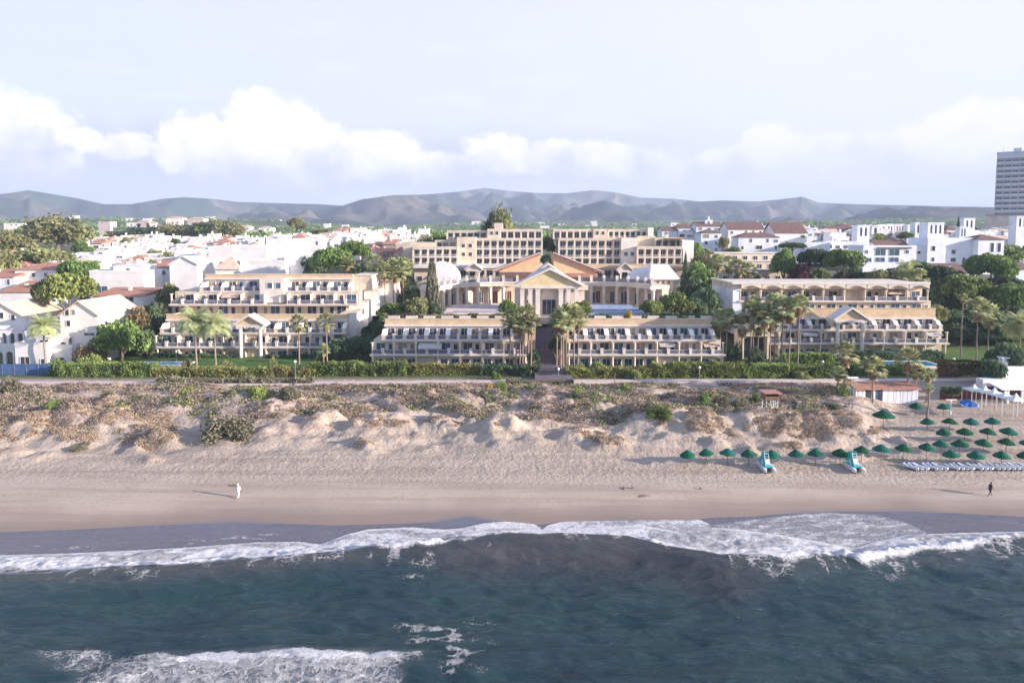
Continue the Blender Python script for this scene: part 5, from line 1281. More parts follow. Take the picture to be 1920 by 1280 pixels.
def tree(kind, matn, label, u, vt, Y, wpx, group=None, vb=None, name=None, cat='tree', v=None, x=None):
    v = RND.randrange(3) if v is None else v
    X_ = PX(u, Y) if x is None else x; zb = zt1(X_, Y) if vb is None else PZ(vb, Y); zt_ = PZ(vt, Y); h = max(1.2, zt_ - zb); rad = wpx * Y / FPX / 2
    nm = name or {'round': 'broadleaf_tree', 'pine': 'stone_pine', 'cypress': 'cypress', 'tiered': 'conifer', 'loose': 'eucalyptus', 'mound': 'shrub'}[kind]
    t = thing(nm, label, cat, (X_, Y, zb), group)
    ch = {'round': min(h * .94, rad * 2.9), 'pine': min(h, rad * 1.7), 'cypress': h * .97, 'tiered': h, 'loose': h * .85, 'mound': h}[kind]
    rot = (0, 0, RND.uniform(0, 6.28))
    if kind == 'mound':
        place('foliage', crown('mound', matn, v), t, (X_, Y, zb - .1), rot, (rad * 1.05, rad * 1.05, h * .95))
    else:
        k = 1.25 if kind in ('round', 'loose') else 1.1
        place('trunk', trunk_mesh(kind, v), t, (X_, Y, zb - .2), rot, (max(rad, 1) * .9, max(rad, 1) * .9, h * .95))
        place('crown', crown(kind, matn, v), t, (X_, Y, zt_ - ch), rot, (rad * k, rad * k, ch))
    return t

# ---- palms
def palm_crown(kind):
    r = np.random.RandomState(3 if kind == 'fan' else 8); co = []; q = []; var = []
    def quad(a, b, c, d, vv):
        i = len(co); co.extend([a, b, c, d]); q.append((i, i + 1, i + 2, i + 3)); var.append(vv)
    if kind == 'fan':
        for k in range(46):
            az = k * 2.4; el = math.radians(r.uniform(-38, 85)); d = np.array([math.cos(az) * math.cos(el), math.sin(az) * math.cos(el), math.sin(el)])
            base = d * .08; tip = d * r.uniform(.50, .62); side = np.cross(d, [0, 0, 1.0]); side /= np.linalg.norm(side) + 1e-9; upv = np.cross(side, d); vv = r.uniform(.1, .9) if el > -.3 else r.uniform(0, .25)
            quad(base - side * .012, base + side * .012, tip + side * .012, tip - side * .012, vv * .5)
            for j in range(9):       # fan of narrow blades that droop at their ends
                th = math.radians(-72 + 18 * j); dd = d * math.cos(th) + side * math.sin(th); L = .46 * (1 - .25 * abs(th)); e = tip + dd * L; e[2] -= .10 + .06 * r.rand(); mid = tip + dd * L * .55
                wv = np.cross(dd, upv); wv /= np.linalg.norm(wv) + 1e-9; wv = wv * .055
                quad(tip, mid + wv, e, mid - wv, vv)
    else:
        for k in range(52):
            az = k * 2.4; el = math.radians(r.uniform(-5, 80)); vv = r.uniform(.15, .95)
            pts = []; p = np.zeros(3); dirv = np.array([math.cos(az) * math.cos(el), math.sin(az) * math.cos(el), math.sin(el)]); s = .135
            for j in range(9): pts.append(p.copy()); p = p + dirv * s; dirv = dirv + np.array([0, 0, -.17 - .02 * j]); dirv /= np.linalg.norm(dirv)
            for j in range(1, 8):
                a, b_ = pts[j], pts[j + 1]; d = b_ - a; side = np.cross(d, [0, 0, 1.0]); side /= np.linalg.norm(side) + 1e-9
                for sg in (-1, 1):
                    for h_ in (0, .5):
                        w = .27 * math.sin(math.pi * (j + h_) / 9.3) + .03; c = a + d * h_; e = c + side * sg * w + d * .9; e[2] -= w * .35
                        quad(c, c + d * .35, e + d * .12, e, vv)
    co = np.array(co); me = raw_mesh('crown', co, np.array(q), ['palmleaf'], fattrs=dict(var=var)); return me
def palm_skirt():
    r = np.random.RandomState(5); co = []; q = []; var = []
    for k in range(90):
        az = r.uniform(0, 6.28); z0 = -r.uniform(.05, .75); rr_ = r.uniform(.10, .14); R_ = r.uniform(.28, .44) * (1 + z0 * .3)
        a = np.array([rr_ * math.cos(az - .3), rr_ * math.sin(az - .3), z0]); b_ = np.array([rr_ * math.cos(az + .3), rr_ * math.sin(az + .3), z0]); c = np.array([R_ * math.cos(az + .22), R_ * math.sin(az + .22), z0 - .30]); d = np.array([R_ * math.cos(az - .22), R_ * math.sin(az - .22), z0 - .34])
        i = len(co); co += [a, b_, c, d]; q.append((i, i + 1, i + 2, i + 3)); var.append(r.rand())
    return raw_mesh('dry_fronds', np.array(co), np.array(q), ['palmdry'], fattrs=dict(var=var))
PALM = dict(fan=palm_crown('fan'), feather=palm_crown('feather'), skirt=palm_skirt())
def ptrunk():
    m = MB(); m.tube([(0, 0, -.02), (0, 0, .03), (.15, 0, .5), (.1, 0, 1.0)], [.26, .17, .14, .12], 9); return m.mesh('trunk', ['palmbark'])
PTR = ptrunk()
def palm(kind, label, u, v, Y, rpx, group=None, vb=None, skirt=True):
    """v: centre of the crown"""
    X_ = PX(u, Y); zb = zt1(X_, Y) if vb is None else PZ(vb, Y); zc = PZ(v, Y); rad = rpx * 1.28 * Y / FPX; rot = (0, 0, RND.uniform(0, 6.28))
    t = thing('palm_tree', label, 'palm tree', (X_, Y, zb), group)
    k = 1.0 if kind == 'fan' else 1.25
    off = Vector((.1, 0, 0)); off.rotate(Matrix.Rotation(rot[2], 3, 'Z'))
    place('trunk', PTR, t, (X_ - off.x, Y - off.y, zb - .1), rot, (k, k, zc - zb + .1))
    place('crown', PALM[kind], t, (X_, Y, zc), rot, (rad, rad, rad))
    if skirt: place('dry_fronds', PALM['skirt'], t, (X_, Y, zc), rot, (rad * .95, rad * .95, rad * (.8 if kind == 'fan' else .45)))
    return t
# ================================================================== PLANT PLACEMENT
# ---- hedges
def hedge(label, u0, u1, Y, vt, vb, matn, d=2.0, seed=0, name='hedge', wob=.35):
    x0, x1 = PX(u0, Y), PX(u1, Y); zb = max(PZ(vb, Y), zt1((x0 + x1) / 2, Y) - .3); zt_ = PZ(vt, Y); L = x1 - x0; h = zt_ - zb
    r = np.random.RandomState(seed); n = int(min(24000, 62 * L * (h + d)))
    x = r.uniform(0, L, n); hh = h * (1 - wob * .5 + wob * (fbm(x / 2.2 + seed, x * 0, 7, 3) - .3)); face = r.uniform(0, 1, n)
    y = np.where(face < .55, r.normal(0, .12, n), r.uniform(0, d, n)); z = np.where(face < .55, r.uniform(0, 1, n) ** .8 * hh, hh + r.normal(0, .10, n))
    k = r.rand(n) < .08; y[k] = r.uniform(0, d, k.sum()); x[k] = np.where(r.rand(k.sum()) < .5, 0, L); z[k] = r.uniform(0, 1, k.sum()) * h
    y = y + (fbm(x / 1.6, z / 1.4, seed + 3, 2) - .5) * .8
    Pn = np.stack([x0 + x, Y + y, zb + z], 1)
    co, q = leaf_quads(Pn, .30 * r.uniform(.7, 1.3, n), seed, up=.3)
    v = np.clip(fbm(x / 2.5, z / 1.2 + y, seed + 9, 3) * 1.8 - .4 + r.uniform(-.15, .15, n), 0, 1)
    # woody core
    m = MB(); m.box(x0 + .3, x1 - .3, Y + .35, Y + d - .1, zb - .3, zb + h * .74)
    t = thing(name, label, 'hedge', ((x0 + x1) / 2, Y, zb)); o = ORG[t.name]
    m.build('branches', 'bark', t); place('leaves', raw_mesh('leaves', co - np.array(o), q, [matn], fattrs=dict(var=v)), t, o)
H_ = hedge
T = tree
# left side
T('round', 'leafmid', 'big bushy green garden tree left of the left terraced apartments', 228, 590, 152, 84)
T('round', 'leafdark', 'dark tall tree filling the gap beside the left apartments end', 284, 556, 166, 62)
T('round', 'leafolive', 'yellow green tree top above the dark tree beside the left apartments', 318, 524, 182, 42)
T('round', 'leafdark', 'dark evergreen with low crown at the foot of the left apartments end', 276, 612, 158, 52)
T('round', 'leafrust', 'rust brown autumn tree leaning over the bushy green garden tree', 264, 566, 163, 52)
T('mound', 'leafrust', 'orange brown shrub beside the big white tiled house', 168, 630, 148, 66, cat='shrub')
T('mound', 'leaflight', 'large pale green shrub in front of the orange brown shrub', 172, 655, 143, 72, cat='shrub')
T('mound', 'leafmid', 'rounded green bush at the end of the blue fence', 104, 666, 142, 46, cat='bush')
T('mound', 'leafolive', 'yellowish bush on the lawn edge left of the left apartments', 292, 654, 156, 42, cat='bush')
T('pine', 'leaflight', 'round stone pine between the white tiled houses at left', 126, 519, 172, 100)
T('pine', 'leafmid', 'dark round pine above the white flat house with dark terrace', 152, 490, 206, 66)
T('pine', 'leafolive', 'wide olive green pine behind the terracotta hip roof house', 78, 470, 232, 110)
T('round', 'leafolive', 'tall olive tree at the left border behind the houses', 2, 455, 214, 66)
T('round', 'leafolive', 'broad olive tree at the far left border on the ridge', 14, 424, 300, 78)
T('loose', 'leafolive', 'tall rounded eucalyptus standing over the left village', 108, 406, 360, 100)
T('loose', 'leafmid', 'darker eucalyptus half behind the tall rounded one', 66, 420, 400, 60)
T('loose', 'leafolive', 'right shoulder of the eucalyptus group over the left village', 140, 424, 370, 56)
T('round', 'leafmid', 'small green tree on the roofs of the left village', 166, 458, 300, 26)
T('mound', 'leafmid', 'dark shrub between white houses under the pale palm', 306, 478, 246, 84, vb=516, cat='shrub')
T('round', 'leaflight', 'light green tree in the middle of the left village', 320, 484, 232, 48)
T('round', 'leafmid', 'green tree arching over the plain white gable', 374, 486, 214, 64)
for i, (u, v, w, m_) in enumerate([(250, 424, 46, 'leafdark'), (284, 424, 48, 'leafdark'), (320, 420, 50, 'leafolive'), (352, 419, 40, 'leafolive'), (388, 413, 46, 'leafmid'), (416, 410, 52, 'leafolive'), (440, 418, 38, 'leafolive'), (214, 432, 42, 'leafolive')]):
    T('loose', m_, '%s tree of the olive green wood behind the left village, counted from the left' % ordw(i + 1), u, v, 520, w, vb=452)
T('round', 'leafolive', 'lone rounded grey green tree against the hills left of centre', 556, 404, 430, 32, vb=436)
T('round', 'leafmid', 'low green tree on the roofline right of the lone grey green tree', 606, 428, 420, 40, vb=445)
# dark group right of the left village
T('pine', 'leafmid', 'round bright topped pine behind the left apartments roof', 624, 470, 190, 78)
T('pine', 'leafmid', 'second round pine higher up the slope behind the first', 664, 456, 212, 60)
T('round', 'leafdark', 'dark tree under the two round pines', 690, 482, 200, 72)
T('round', 'leafdark', 'dark tree directly above the left apartments roof', 588, 472, 205, 50)
T('round', 'leafolive', 'olive tree beside the cream hotel left end wall', 757, 474, 205, 36)
T('round', 'leafolive', 'tall narrow tree at the corner of the stepped hotel', 752, 492, 192, 44)
T('round', 'leafdark', 'dark shrub mass under the slim palms left of the colonnade', 778, 526, 186, 64)
T('tiered', 'leafgrey', 'tall tiered conifer in front of the white vault', 811, 488, 168, 46)
T('round', 'leafmid', 'spreading olive green tree on the left end of the pool terrace', 738, 562, 158, 52, vb=600)
T('round', 'leafolive', 'grey green tree in the middle of the left terrace tree group', 782, 552, 157, 50, vb=600)
T('round', 'leafdark', 'small dark tree right of the left terrace tree group', 815, 562, 160, 30, vb=600)
T('round', 'leafmid', 'round clipped tree on the terrace left of the pavilion', 951, 556, 158, 34, vb=598)
T('round', 'leafmid', 'round clipped tree on the terrace right of the pavilion', 1091, 558, 158, 36, vb=598)
T('round', 'leafmid', 'wide clipped tree right on the blue shaded terrace', 1219, 557, 157, 42, vb=598)
T('round', 'leafmid', 'loose green tree right of the wide clipped terrace tree', 1266, 540, 162, 58, vb=598)
T('round', 'leafdark', 'dark tree between the terrace and the right apartments', 1298, 552, 164, 56, vb=604)
T('round', 'leafdark', 'very dark ivy covered tree against the blue shaded side wall', 1322, 530, 172, 50, vb=602)
T('mound', 'leafyellow', 'small bright yellow bush on the blue shaded terrace edge', 1177, 576, 153, 18, vb=598, cat='bush')
T('mound', 'leafyellow', 'small yellow green bush on the pink terrace edge', 943, 584, 153, 14, vb=599, cat='bush')
for i, (u, w) in enumerate([(722, 26), (1060, 30), (1105, 24), (1125, 20), (1145, 16), (1245, 30), (1280, 40), (870, 16)]):
    T('mound', 'leafmid', '%s low green planter bush along the terrace parapet from the left' % ordw(i + 1), u, 587, 153.3, w, vb=600, cat='bush')
H_('low planter hedge along the left half of the pool terrace edge', 720, 965, 153.6, 588, 600, 'leafolive', 1.2, 41, wob=1.0, name='planter_hedge')
H_('low planter hedge along the right half of the pool terrace edge', 1100, 1335, 153.6, 588, 600, 'leafdark', 1.2, 42, wob=1.0, name='planter_hedge')
# dark wood right of the right apartments
for i, (u, v, Y, w) in enumerate([(1748, 560, 178, 60), (1775, 540, 186, 56), (1815, 570, 180, 80), (1870, 560, 184, 84), (1910, 560, 188, 70), (1795, 600, 172, 60), (1830, 610, 170, 70), (1880, 608, 170, 80), (1735, 505, 206, 50), (1780, 500, 208, 56), (1840, 520, 200, 60), (1880, 505, 206, 60)]):
    T('round', ('leafdark', 'leafmid', 'leafdark')[i % 3], '%s tree of the dense dark wood right of the right apartments' % ordw(i + 1), u, v, Y, w, group='dark wood at the right')
for i, (u, Y, w, m_) in enumerate([(25, 240, 50, 'leafmid'), (108, 256, 44, 'leafdark'), (190, 226, 40, 'leafmid'), (236, 216, 34, 'leafmid'), (290, 268, 36, 'leafolive'), (300, 232, 48, 'leafmid'), (405, 260, 40, 'leafdark'), (458, 250, 34, 'leafmid'), (505, 285, 32, 'leafolive'), (575, 232, 44, 'leafdark'), (150, 330, 26, 'leafmid'), (240, 350, 26, 'leafolive')]):
    v = float(np.interp(Y, [200, 212, 236, 268, 306, 350, 400], [512, 503, 486, 472, 461, 450, 444])) - 9; Y = Y - 5
    T('round', m_, '%s taller green tree among the houses of the left village' % ordw(i + 1), u, v, Y, w, group='taller trees in the left village')
# centre back
T('loose', 'leafolive', 'tall eucalyptus rising behind the cream hotel against the hills', 936, 391, 300, 50)
T('loose', 'leafdark', 'darker part of the eucalyptus group behind the cream hotel', 918, 408, 300, 34)
T('round', 'leaflight', 'small yellow green tree beside the pink roof house', 958, 424, 280, 20)
T('round', 'leafdark', 'dark tree filling the gap between the two cream hotels', 1026, 440, 238, 26)
T('round', 'leafdark', 'dark shrub at the bottom of the gap between the two hotels', 1027, 470, 222, 26)
for i, (u, v, w) in enumerate([(830, 430, 40), (1110, 424, 40), (1145, 421, 46), (1180, 421, 40), (1212, 428, 44), (1238, 434, 48), (1262, 440, 40), (800, 434, 40)]):
    T('round', ('leafmid', 'leafolive', 'leaflight')[i % 3], '%s low tree behind the hotel roofline, counted from the left' % ordw(i + 1), u, v, 258, w)
T('round', 'leafmid', 'tree beside the sunlit end wall of the right hotel', 1302, 448, 232, 34)
T('round', 'leafolive', 'yellowish tree right of the sunlit hotel end wall', 1318, 468, 222, 44)
T('round', 'leafmid', 'tall grey green tree right of the white kiosk roof', 1308, 482, 196, 62)
T('cypress', 'leafdark', 'slim dark cypress right of the white kiosk roof', 1284, 478, 194, 15)
T('round', 'leafdark', 'dark tree behind the slim cypress', 1300, 512, 182, 54)
T('mound', 'leafdark', 'clipped dark bush in front of the stepped low block', 1416, 510, 214, 24, vb=532, cat='bush')
# trees behind right apartments
for i, (u, v, w, m_, k) in enumerate([(1470, 458, 44, 'leafmid', 'round'), (1500, 488, 40, 'leafpurple', 'round'), (1526, 470, 58, 'leafdark', 'pine'), (1578, 470, 72, 'leafmid', 'pine'), (1540, 498, 46, 'leafmid', 'round'), (1514, 506, 42, 'leafmid', 'round'),
                                      (1600, 494, 60, 'leafdark', 'round'), (1640, 496, 52, 'leafolive', 'round'), (1680, 496, 52, 'leafdark', 'round'), (1718, 494, 60, 'leafdark', 'pine'), (1756, 500, 64, 'leafdark', 'pine')]):
    T(k, m_, '%s tree of the dark band behind the right apartments roof, from the left' % ordw(i + 1), u, v, 214 - i % 2 * 8, w)
T('pine', 'leafmid', 'flat topped pine in front of the villa with twin arched windows', 1852, 482, 200, 84)
T('pine', 'leafmid', 'broad pine with lit top left of the slender right palms', 1800, 520, 182, 84)
T('pine', 'leafmid', 'dark layered pine at the right border above the fan palms', 1890, 538, 178, 84)
T('round', 'leafdark', 'dark tree behind the right apartments end wall', 1752, 530, 184, 50)
T('round', 'leafdark', 'dark tree low beside the right apartments end', 1786, 575, 176, 60)
T('round', 'leafdark', 'dark tree in the shade behind the slender right palms', 1850, 580, 172, 90)
T('round', 'leafdark', 'dark tree mass at the right border behind the lawn', 1912, 590, 172, 80)
T('round', 'leafolive', 'olive shrub tree at the right end of the right apartments', 1762, 566, 168, 30)
T('loose', 'leafmid', 'trees below the grey hotel tower at the right border', 1890, 456, 280, 60)
T('cypress', 'leafdark', 'small dark cypress between white towers', 1795, 409, 330, 9)
T('round', 'leafmid', 'dark little tree in front of the tower row', 1697, 432, 300, 26, vb=452)
T('round', 'leaflight', 'light green tree between the first towers', 1645, 434, 300, 30, vb=460)
T('round', 'leafmid', 'small tree among white roofs left of the tower row', 1578, 434, 320, 34, vb=460)
T('round', 'leafolive', 'brown green tree beside the broad first tower', 1600, 438, 310, 22, vb=462)
T('round', 'leafolive', 'yellow green tree before the blue shaded villa of the right village', 1357, 440, 285, 20, vb=476)
T('pine', 'leafdark', 'dark green clipped hedge mass between white houses of the right village', 1486, 456, 275, 50, vb=474)
T('mound', 'leafmid', 'small shrub before the long brown roofed house', 1374, 458, 276, 34, vb=474, cat='shrub')
T('round', 'leafdark', 'dense dark shrub tree beside the beach restaurant', 1888, 634, 132, 78, vb=720)
T('round', 'leafdark', 'dark tree overhanging the restaurant roof', 1862, 668, 128, 46, vb=722)
# round trees between left apartments and front block
T('round', 'leafdark', 'dark round tree at the right foot of the left apartments', 642, 628, 153, 58)
T('round', 'leafdark', 'dark tree against the white stepped side wall', 678, 622, 154, 54)
T('round', 'leafdark', 'shaded tree above the front block left corner', 700, 596, 164, 46)
T('mound', 'leafmid', 'bush by the last ground floor bay of the left apartments', 602, 648, 152, 36, cat='bush')
T('mound', 'leafdark', 'dark clipped bush right of the right front block', 1376, 626, 150, 38, vb=680, cat='bush')
T('mound', 'leafdark', 'dark bush behind the slim palm trunks', 1420, 640, 146, 50, cat='bush')
T('round', 'leafdark', 'dark tree rising between palm trunks right of the alley', 1046, 622, 146.5, 30)
T('round', 'leafdark', 'dark shrub tree at the left edge of the alley mouth', 1000, 650, 143, 24)
# random fill trees inside villages
rr = random.Random(61)
fill = [(u, Y) for u, Y in [(40, 222), (210, 236), (265, 260), (360, 262), (430, 300), (130, 268), (330, 330), (90, 310), (520, 262), (605, 258), (700, 300), (730, 262), (480, 330), (560, 300), (1330, 270), (1400, 268), (1440, 330), (1530, 330), (1840, 300), (1760, 330), (1900, 240), (1820, 240), (30, 175), (60, 196)]]
for i, (u, Y) in enumerate(fill):
    w = rr.uniform(20, 34) * 230 / Y; x = PX(u, Y); g0 = zt1(x, Y)
    v = pix(x, Y, g0 + rr.uniform(5.5, 8))[1]
    T('round', rr.choice(('leafmid', 'leafolive', 'leafdark')), 'small tree between white houses of the %s village, %s from the left' % ('left' if u < 900 else 'right', ordw((i if u < 900 else i - 14) + 1)), u, v, Y + rr.uniform(-4, 4), w, group='small trees among the houses')
# ---- palms
PG = 'slim fan palms in the right garden'
for i, (u, v, Y, r_) in enumerate([(1362, 598, 150, 20), (1391, 610, 149, 22), (1407, 584, 146, 22), (1432, 592, 145, 23), (1452, 574, 147, 24), (1466, 578, 144, 22), (1480, 582, 146, 24), (1496, 574, 143, 21), (1444, 600, 148, 20), (1421, 612, 149, 18), (1412, 572, 148, 18)]):
    palm('fan', '%s slim fan palm of the tall group before the right apartments, from the left' % ordw(i + 1), u, v, Y, r_, PG)
palm('fan', 'short thick fan palm with dry fronds beside the right front block', 1350, 600, 153, 20, None)
PG2 = 'palms flanking the alley'
for i, (u, v, Y, r_) in enumerate([(968, 606, 140, 20), (980, 596, 141, 21), (991, 589, 142, 19), (996, 608, 139, 18), (956, 598, 143, 17), (975, 612, 141, 16)]):
    palm('fan', '%s palm of the dense clump left of the alley' % ordw(i + 1), u, v, Y, r_, PG2)
for i, (u, v, Y, r_) in enumerate([(1044, 604, 140, 18), (1052, 596, 141, 20), (1062, 592, 142, 22), (1076, 590, 143, 20), (1056, 606, 139, 20), (1084, 600, 141, 18)]):
    palm('fan', '%s palm of the dense clump right of the alley' % ordw(i + 1), u, v, Y, r_, PG2)
palm('feather', 'tall spreading feather palm before the left apartments', 368, 606, 142, 28, None, skirt=False)
palm('feather', 'second feather palm leaning right beside the tallest one', 404, 612, 141, 26, None, skirt=False)
palm('fan', 'slim palm right of the gabled portico on the left', 561, 606, 141, 17)
palm('fan', 'slim palm near the right end of the left apartments', 613, 604, 143, 17)
palm('fan', 'small young palm at the right foot of the left apartments', 606, 656, 147, 12)
palm('feather', 'golden lit palm in front of the big white tiled house', 84, 614, 146, 24, None, skirt=True)
palm('fan', 'pale small palm among white houses of the left village', 316, 490, 240, 17)
palm('fan', 'pale palm behind the left apartments roof beside the round pine', 652, 498, 186, 16)
palm('fan', 'slim grey green palm above the left apartments end wall', 703, 494, 186, 17)
for i, (u, v) in enumerate([(722, 508), (744, 514), (757, 506), (738, 500)]):
    palm('fan', '%s palm of the group above the white stepped side wall' % ordw(i + 1), u, v, 180 + i, 16)
for i, (u, v) in enumerate([(1346, 492), (1336, 500), (1384, 502), (1402, 508), (1366, 496), (1326, 484)]):
    palm('fan', '%s grey green palm in front of the stepped low block, from the left' % ordw(i + 1), u, v, 206 + i, 16)
palm('feather', 'feathery pale palm above the right apartments roof', 1700, 508, 196, 20, None, skirt=False)
palm('fan', 'small yellow green palm at the right apartments roof corner', 1722, 520, 192, 16)
palm('fan', 'low pale palm behind the right apartments roof', 1686, 518, 194, 14)
palm('fan', 'tall slender palm on the lawn right of the right apartments', 1831, 580, 150, 22)
palm('fan', 'second slender palm right of the first on the right lawn', 1852, 592, 151, 22)
palm('fan', 'bare thin palm with tiny crown on the right lawn', 1802, 560, 156, 9)
palm('feather', 'large feather palm cut by the right border', 1912, 612, 150, 27, None, skirt=True)
for i, (u, v, Y, r_) in enumerate([(1583, 664, 124, 24), (1572, 700, 122, 14), (1637, 690, 118, 22), (1703, 676, 124, 24), (1718, 696, 124, 16), (1740, 704, 122, 14), (1584, 716, 121, 13)]):
    palm('fan', ('stout palm with thick dry skirt left of the beach hut', 'small palm at the foot of the stout skirted palm', 'palm with shaggy dry fronds standing before the beach hut', 'stout skirted palm behind the beach hut in front of the blue pool',
                 'short bright green palm right behind the beach hut', 'yellowish short palm at the right end of the beach hut', 'little bushy palm left of the beach hut wall')[i], u, v, Y, r_)
palm('fan', 'leafless looking palm with a drooping brown head beside the red wall', 1742, 728, 112, 9)

H_('dark green dense hedge along the promenade beside the blue fence', 100, 285, 138, 683, 716, 'leafmid', 3, 1)
H_('mixed yellow and green hedge in front of the left lawn', 280, 430, 138, 690, 716, 'hedgemix', 2.6, 2, wob=.6)
H_('uneven flowering hedge with brown patches below the two feather palms', 425, 580, 138, 690, 714, 'hedgemix', 2.4, 3, wob=.7)
H_('tall glossy green hedge between the left apartments and the front block', 582, 760, 139, 680, 708, 'leafmid', 2.5, 4)
H_('brownish green hedge under the pale awning of the front block', 755, 905, 140, 684, 712, 'hedgemix', 2.4, 5)
H_('dark clipped hedge left of the alley mouth', 900, 1012, 139, 686, 722, 'leafdark', 3, 6)
H_('red brown and green hedge right of the alley mouth', 1062, 1230, 137, 690, 722, 'hedgemix', 2.6, 7, wob=.5)
H_('yellow green hedge in front of the right front block', 1225, 1400, 137, 682, 720, 'leaflight', 3.0, 8, wob=.5)
H_('bright yellow green hedge below the slim palms', 1395, 1480, 136.6, 684, 720, 'leaflight', 3.0, 9, wob=.4)
H_('rounded green hedge behind the path right of the slim palms', 1482, 1570, 137, 688, 722, 'leafmid', 2.6, 10, wob=.4)
H_('clipped green hedge in front of the right apartments', 1470, 1565, 152, 664, 688, 'leaflight', 2.4, 11)
H_('dark green hedge at the foot of the right apartments', 1605, 1772, 151, 660, 684, 'leafdark', 2.4, 12)
H_('low hedge between the stout palms and the pool', 1560, 1700, 140, 684, 712, 'leafmid', 2.5, 13)
H_('brown reed screen along the promenade at the right', 1760, 1862, 137, 676, 704, 'reed', .6, 14, name='reed_screen', wob=.15)
H_('dark garden hedge before the left apartments ground floor', 290, 445, 155.5, 664, 682, 'leafdark', 1.6, 15)
H_('dark garden hedge right of the portico steps', 497, 600, 155, 666, 688, 'leafdark', 1.6, 16)
H_('low dark hedge at the back of the left lawn', 205, 295, 160, 648, 668, 'leafdark', 2, 17)
H_('shady hedge behind the right lawn', 1780, 1900, 170, 636, 668, 'leafdark', 2, 18)
H_('dark low bushes along the path left of the beach hut', 1350, 1560, 131, 722, 734, 'leafdark', 1.8, 19, wob=.9)
H_('low dry scrub line hiding the path below the left hedges', 290, 585, 131.2, 708, 722, 'leafgrey', 1.6, 31, wob=1.0)
H_('low dark scrub line before the alley mouth', 950, 1075, 131.2, 712, 724, 'leafgrey', 1.6, 32, wob=1.0)
for i, (u, vt, Y, w, m_) in enumerate([(511, 662, 141, 20, 'leafolive'), (350, 664, 143, 24, 'leafolive'), (425, 668, 142, 34, 'leafolive'), (1088, 674, 141, 30, 'leaflight'), (1120, 672, 143, 36, 'leaflight'), (1160, 680, 138, 30, 'leafmid'), (1270, 672, 142, 44, 'leafdark'),
                                       (1310, 676, 140, 40, 'leaflight'), (930, 690, 136, 22, 'leafmid'), (1505, 690, 136, 40, 'leafolive'), (1190, 688, 136.5, 30, 'leaflight'), (1340, 674, 143, 40, 'leafmid')]):
    T('mound', m_, '%s loose garden bush rising above the promenade hedges, from the left' % ordw(i + 1), u, vt, Y, w, cat='bush', group='bushes behind the promenade hedges')

# ---- bushes on the dunes
for i, (u, vt, vb, w, m_, lab) in enumerate([
        (425, 741, 790, 116, 'leafgrey', 'big grey green rounded bush on the dune edge at left'), (488, 736, 768, 50, 'leaflight', 'bright green bush behind the big grey green one'), (545, 741, 768, 70, 'leafgrey', 'low grey green bush right of the bright green one'),
        (20, 696, 732, 50, 'leafgrey', 'rounded grey bush at the left border by the path'), (352, 751, 772, 36, 'leaflight', 'small yellow green bush left of the big grey green one'), (120, 741, 757, 28, 'leafgrey', 'small green tuft bush on the left dunes'),
        (940, 718, 746, 26, 'leaflight', 'fresh green upright bush in the middle of the dunes'), (918, 713, 727, 18, 'leafyellow', 'bright yellow flowering bush in the dunes'), (912, 728, 742, 26, 'leafgrey', 'low green bush below the yellow flowering bush'),
        (797, 720, 744, 15, 'leafgrey', 'narrow upright green bush in the dune scrub'), (1083, 728, 752, 24, 'leaflight', 'green upright bush right of the dune centre'), (1085, 745, 760, 36, 'leafgrey', 'flat green bush in front of the upright one'),
        (1235, 740, 768, 60, 'leafmid', 'dense dark green bush behind the dune crest'), (1173, 716, 733, 26, 'leaflight', 'small yellow green bush near the wooden posts'), (1322, 730, 756, 40, 'leafmid', 'green bush left of the lifeguard tower'),
        (1352, 735, 758, 36, 'leafgrey', 'grey green bush in the row left of the lifeguard tower'), (1388, 738, 760, 40, 'leafgrey', 'loose bush just left of the lifeguard tower'), (1416, 728, 752, 26, 'leafmid', 'upright bush behind the lifeguard tower'),
        (1560, 742, 758, 34, 'leafgrey', 'dry bush between lifeguard tower and beach hut'), (102, 768, 782, 40, 'leaflight', 'yellowish grass bush on the left dune'), (150, 778, 792, 44, 'leafgrey', 'flat green patch bush on the left dune'), (205, 738, 752, 40, 'leafgrey', 'dull green bush in the scrub at left'),
        (1580, 728, 745, 30, 'leafmid', 'low bush at the foot of the stout palms'), (620, 742, 756, 34, 'leafgrey', 'flat olive bush in the middle scrub')]):
    x, y = gp(u, vb, 4.2); g0 = zt1(x, y)
    for _ in range(4): x, y = gp(u, vb, g0); g0 = zt1(x, y)
    h = (PZ(vt, y) - PZ(vb, y)) * .98; rad = w * y / FPX / 2
    t = thing('dune_bush', lab, 'bush', (x, y, g0)); place('foliage', crown('mound', m_, i % 3), t, (x, y, g0 - .15), (0, 0, i), (rad, rad * .8, max(.5, h)))

# ---- dune scrub and dune grass (uncountable)
def tufts(name, label, n, xr, yr, keep, matn, rad, hgt, leaves, lsize, seed):
    r = np.random.RandomState(seed); x = r.uniform(*xr, n); y = r.uniform(*yr, n); k = keep(x, y, r); x, y = x[k], y[k]; z = zt(x, y); n = len(x)
    R0 = rad * r.uniform(.5, 1.5, n); H0 = hgt * r.uniform(.5, 1.4, n); V0 = r.uniform(.05, .95, n)
    d = r.normal(size=(n, leaves, 3)); d /= np.linalg.norm(d, axis=2, keepdims=True); d[..., 2] = np.abs(d[..., 2])
    p = d * np.stack([R0, R0, H0], 1)[:, None, :] * r.uniform(.7, 1.05, (n, leaves, 1)) + np.stack([x, y, z - .05], 1)[:, None, :]
    co, q = leaf_quads(p.reshape(-1, 3), lsize * r.uniform(.6, 1.4, n * leaves), seed, up=.4)
    v = np.clip(np.repeat(V0, leaves) + r.uniform(-.15, .15, n * leaves), 0, 1)
    tag(place(name, raw_mesh(name, co, q, [matn], fattrs=dict(var=v))), label, kind='stuff')
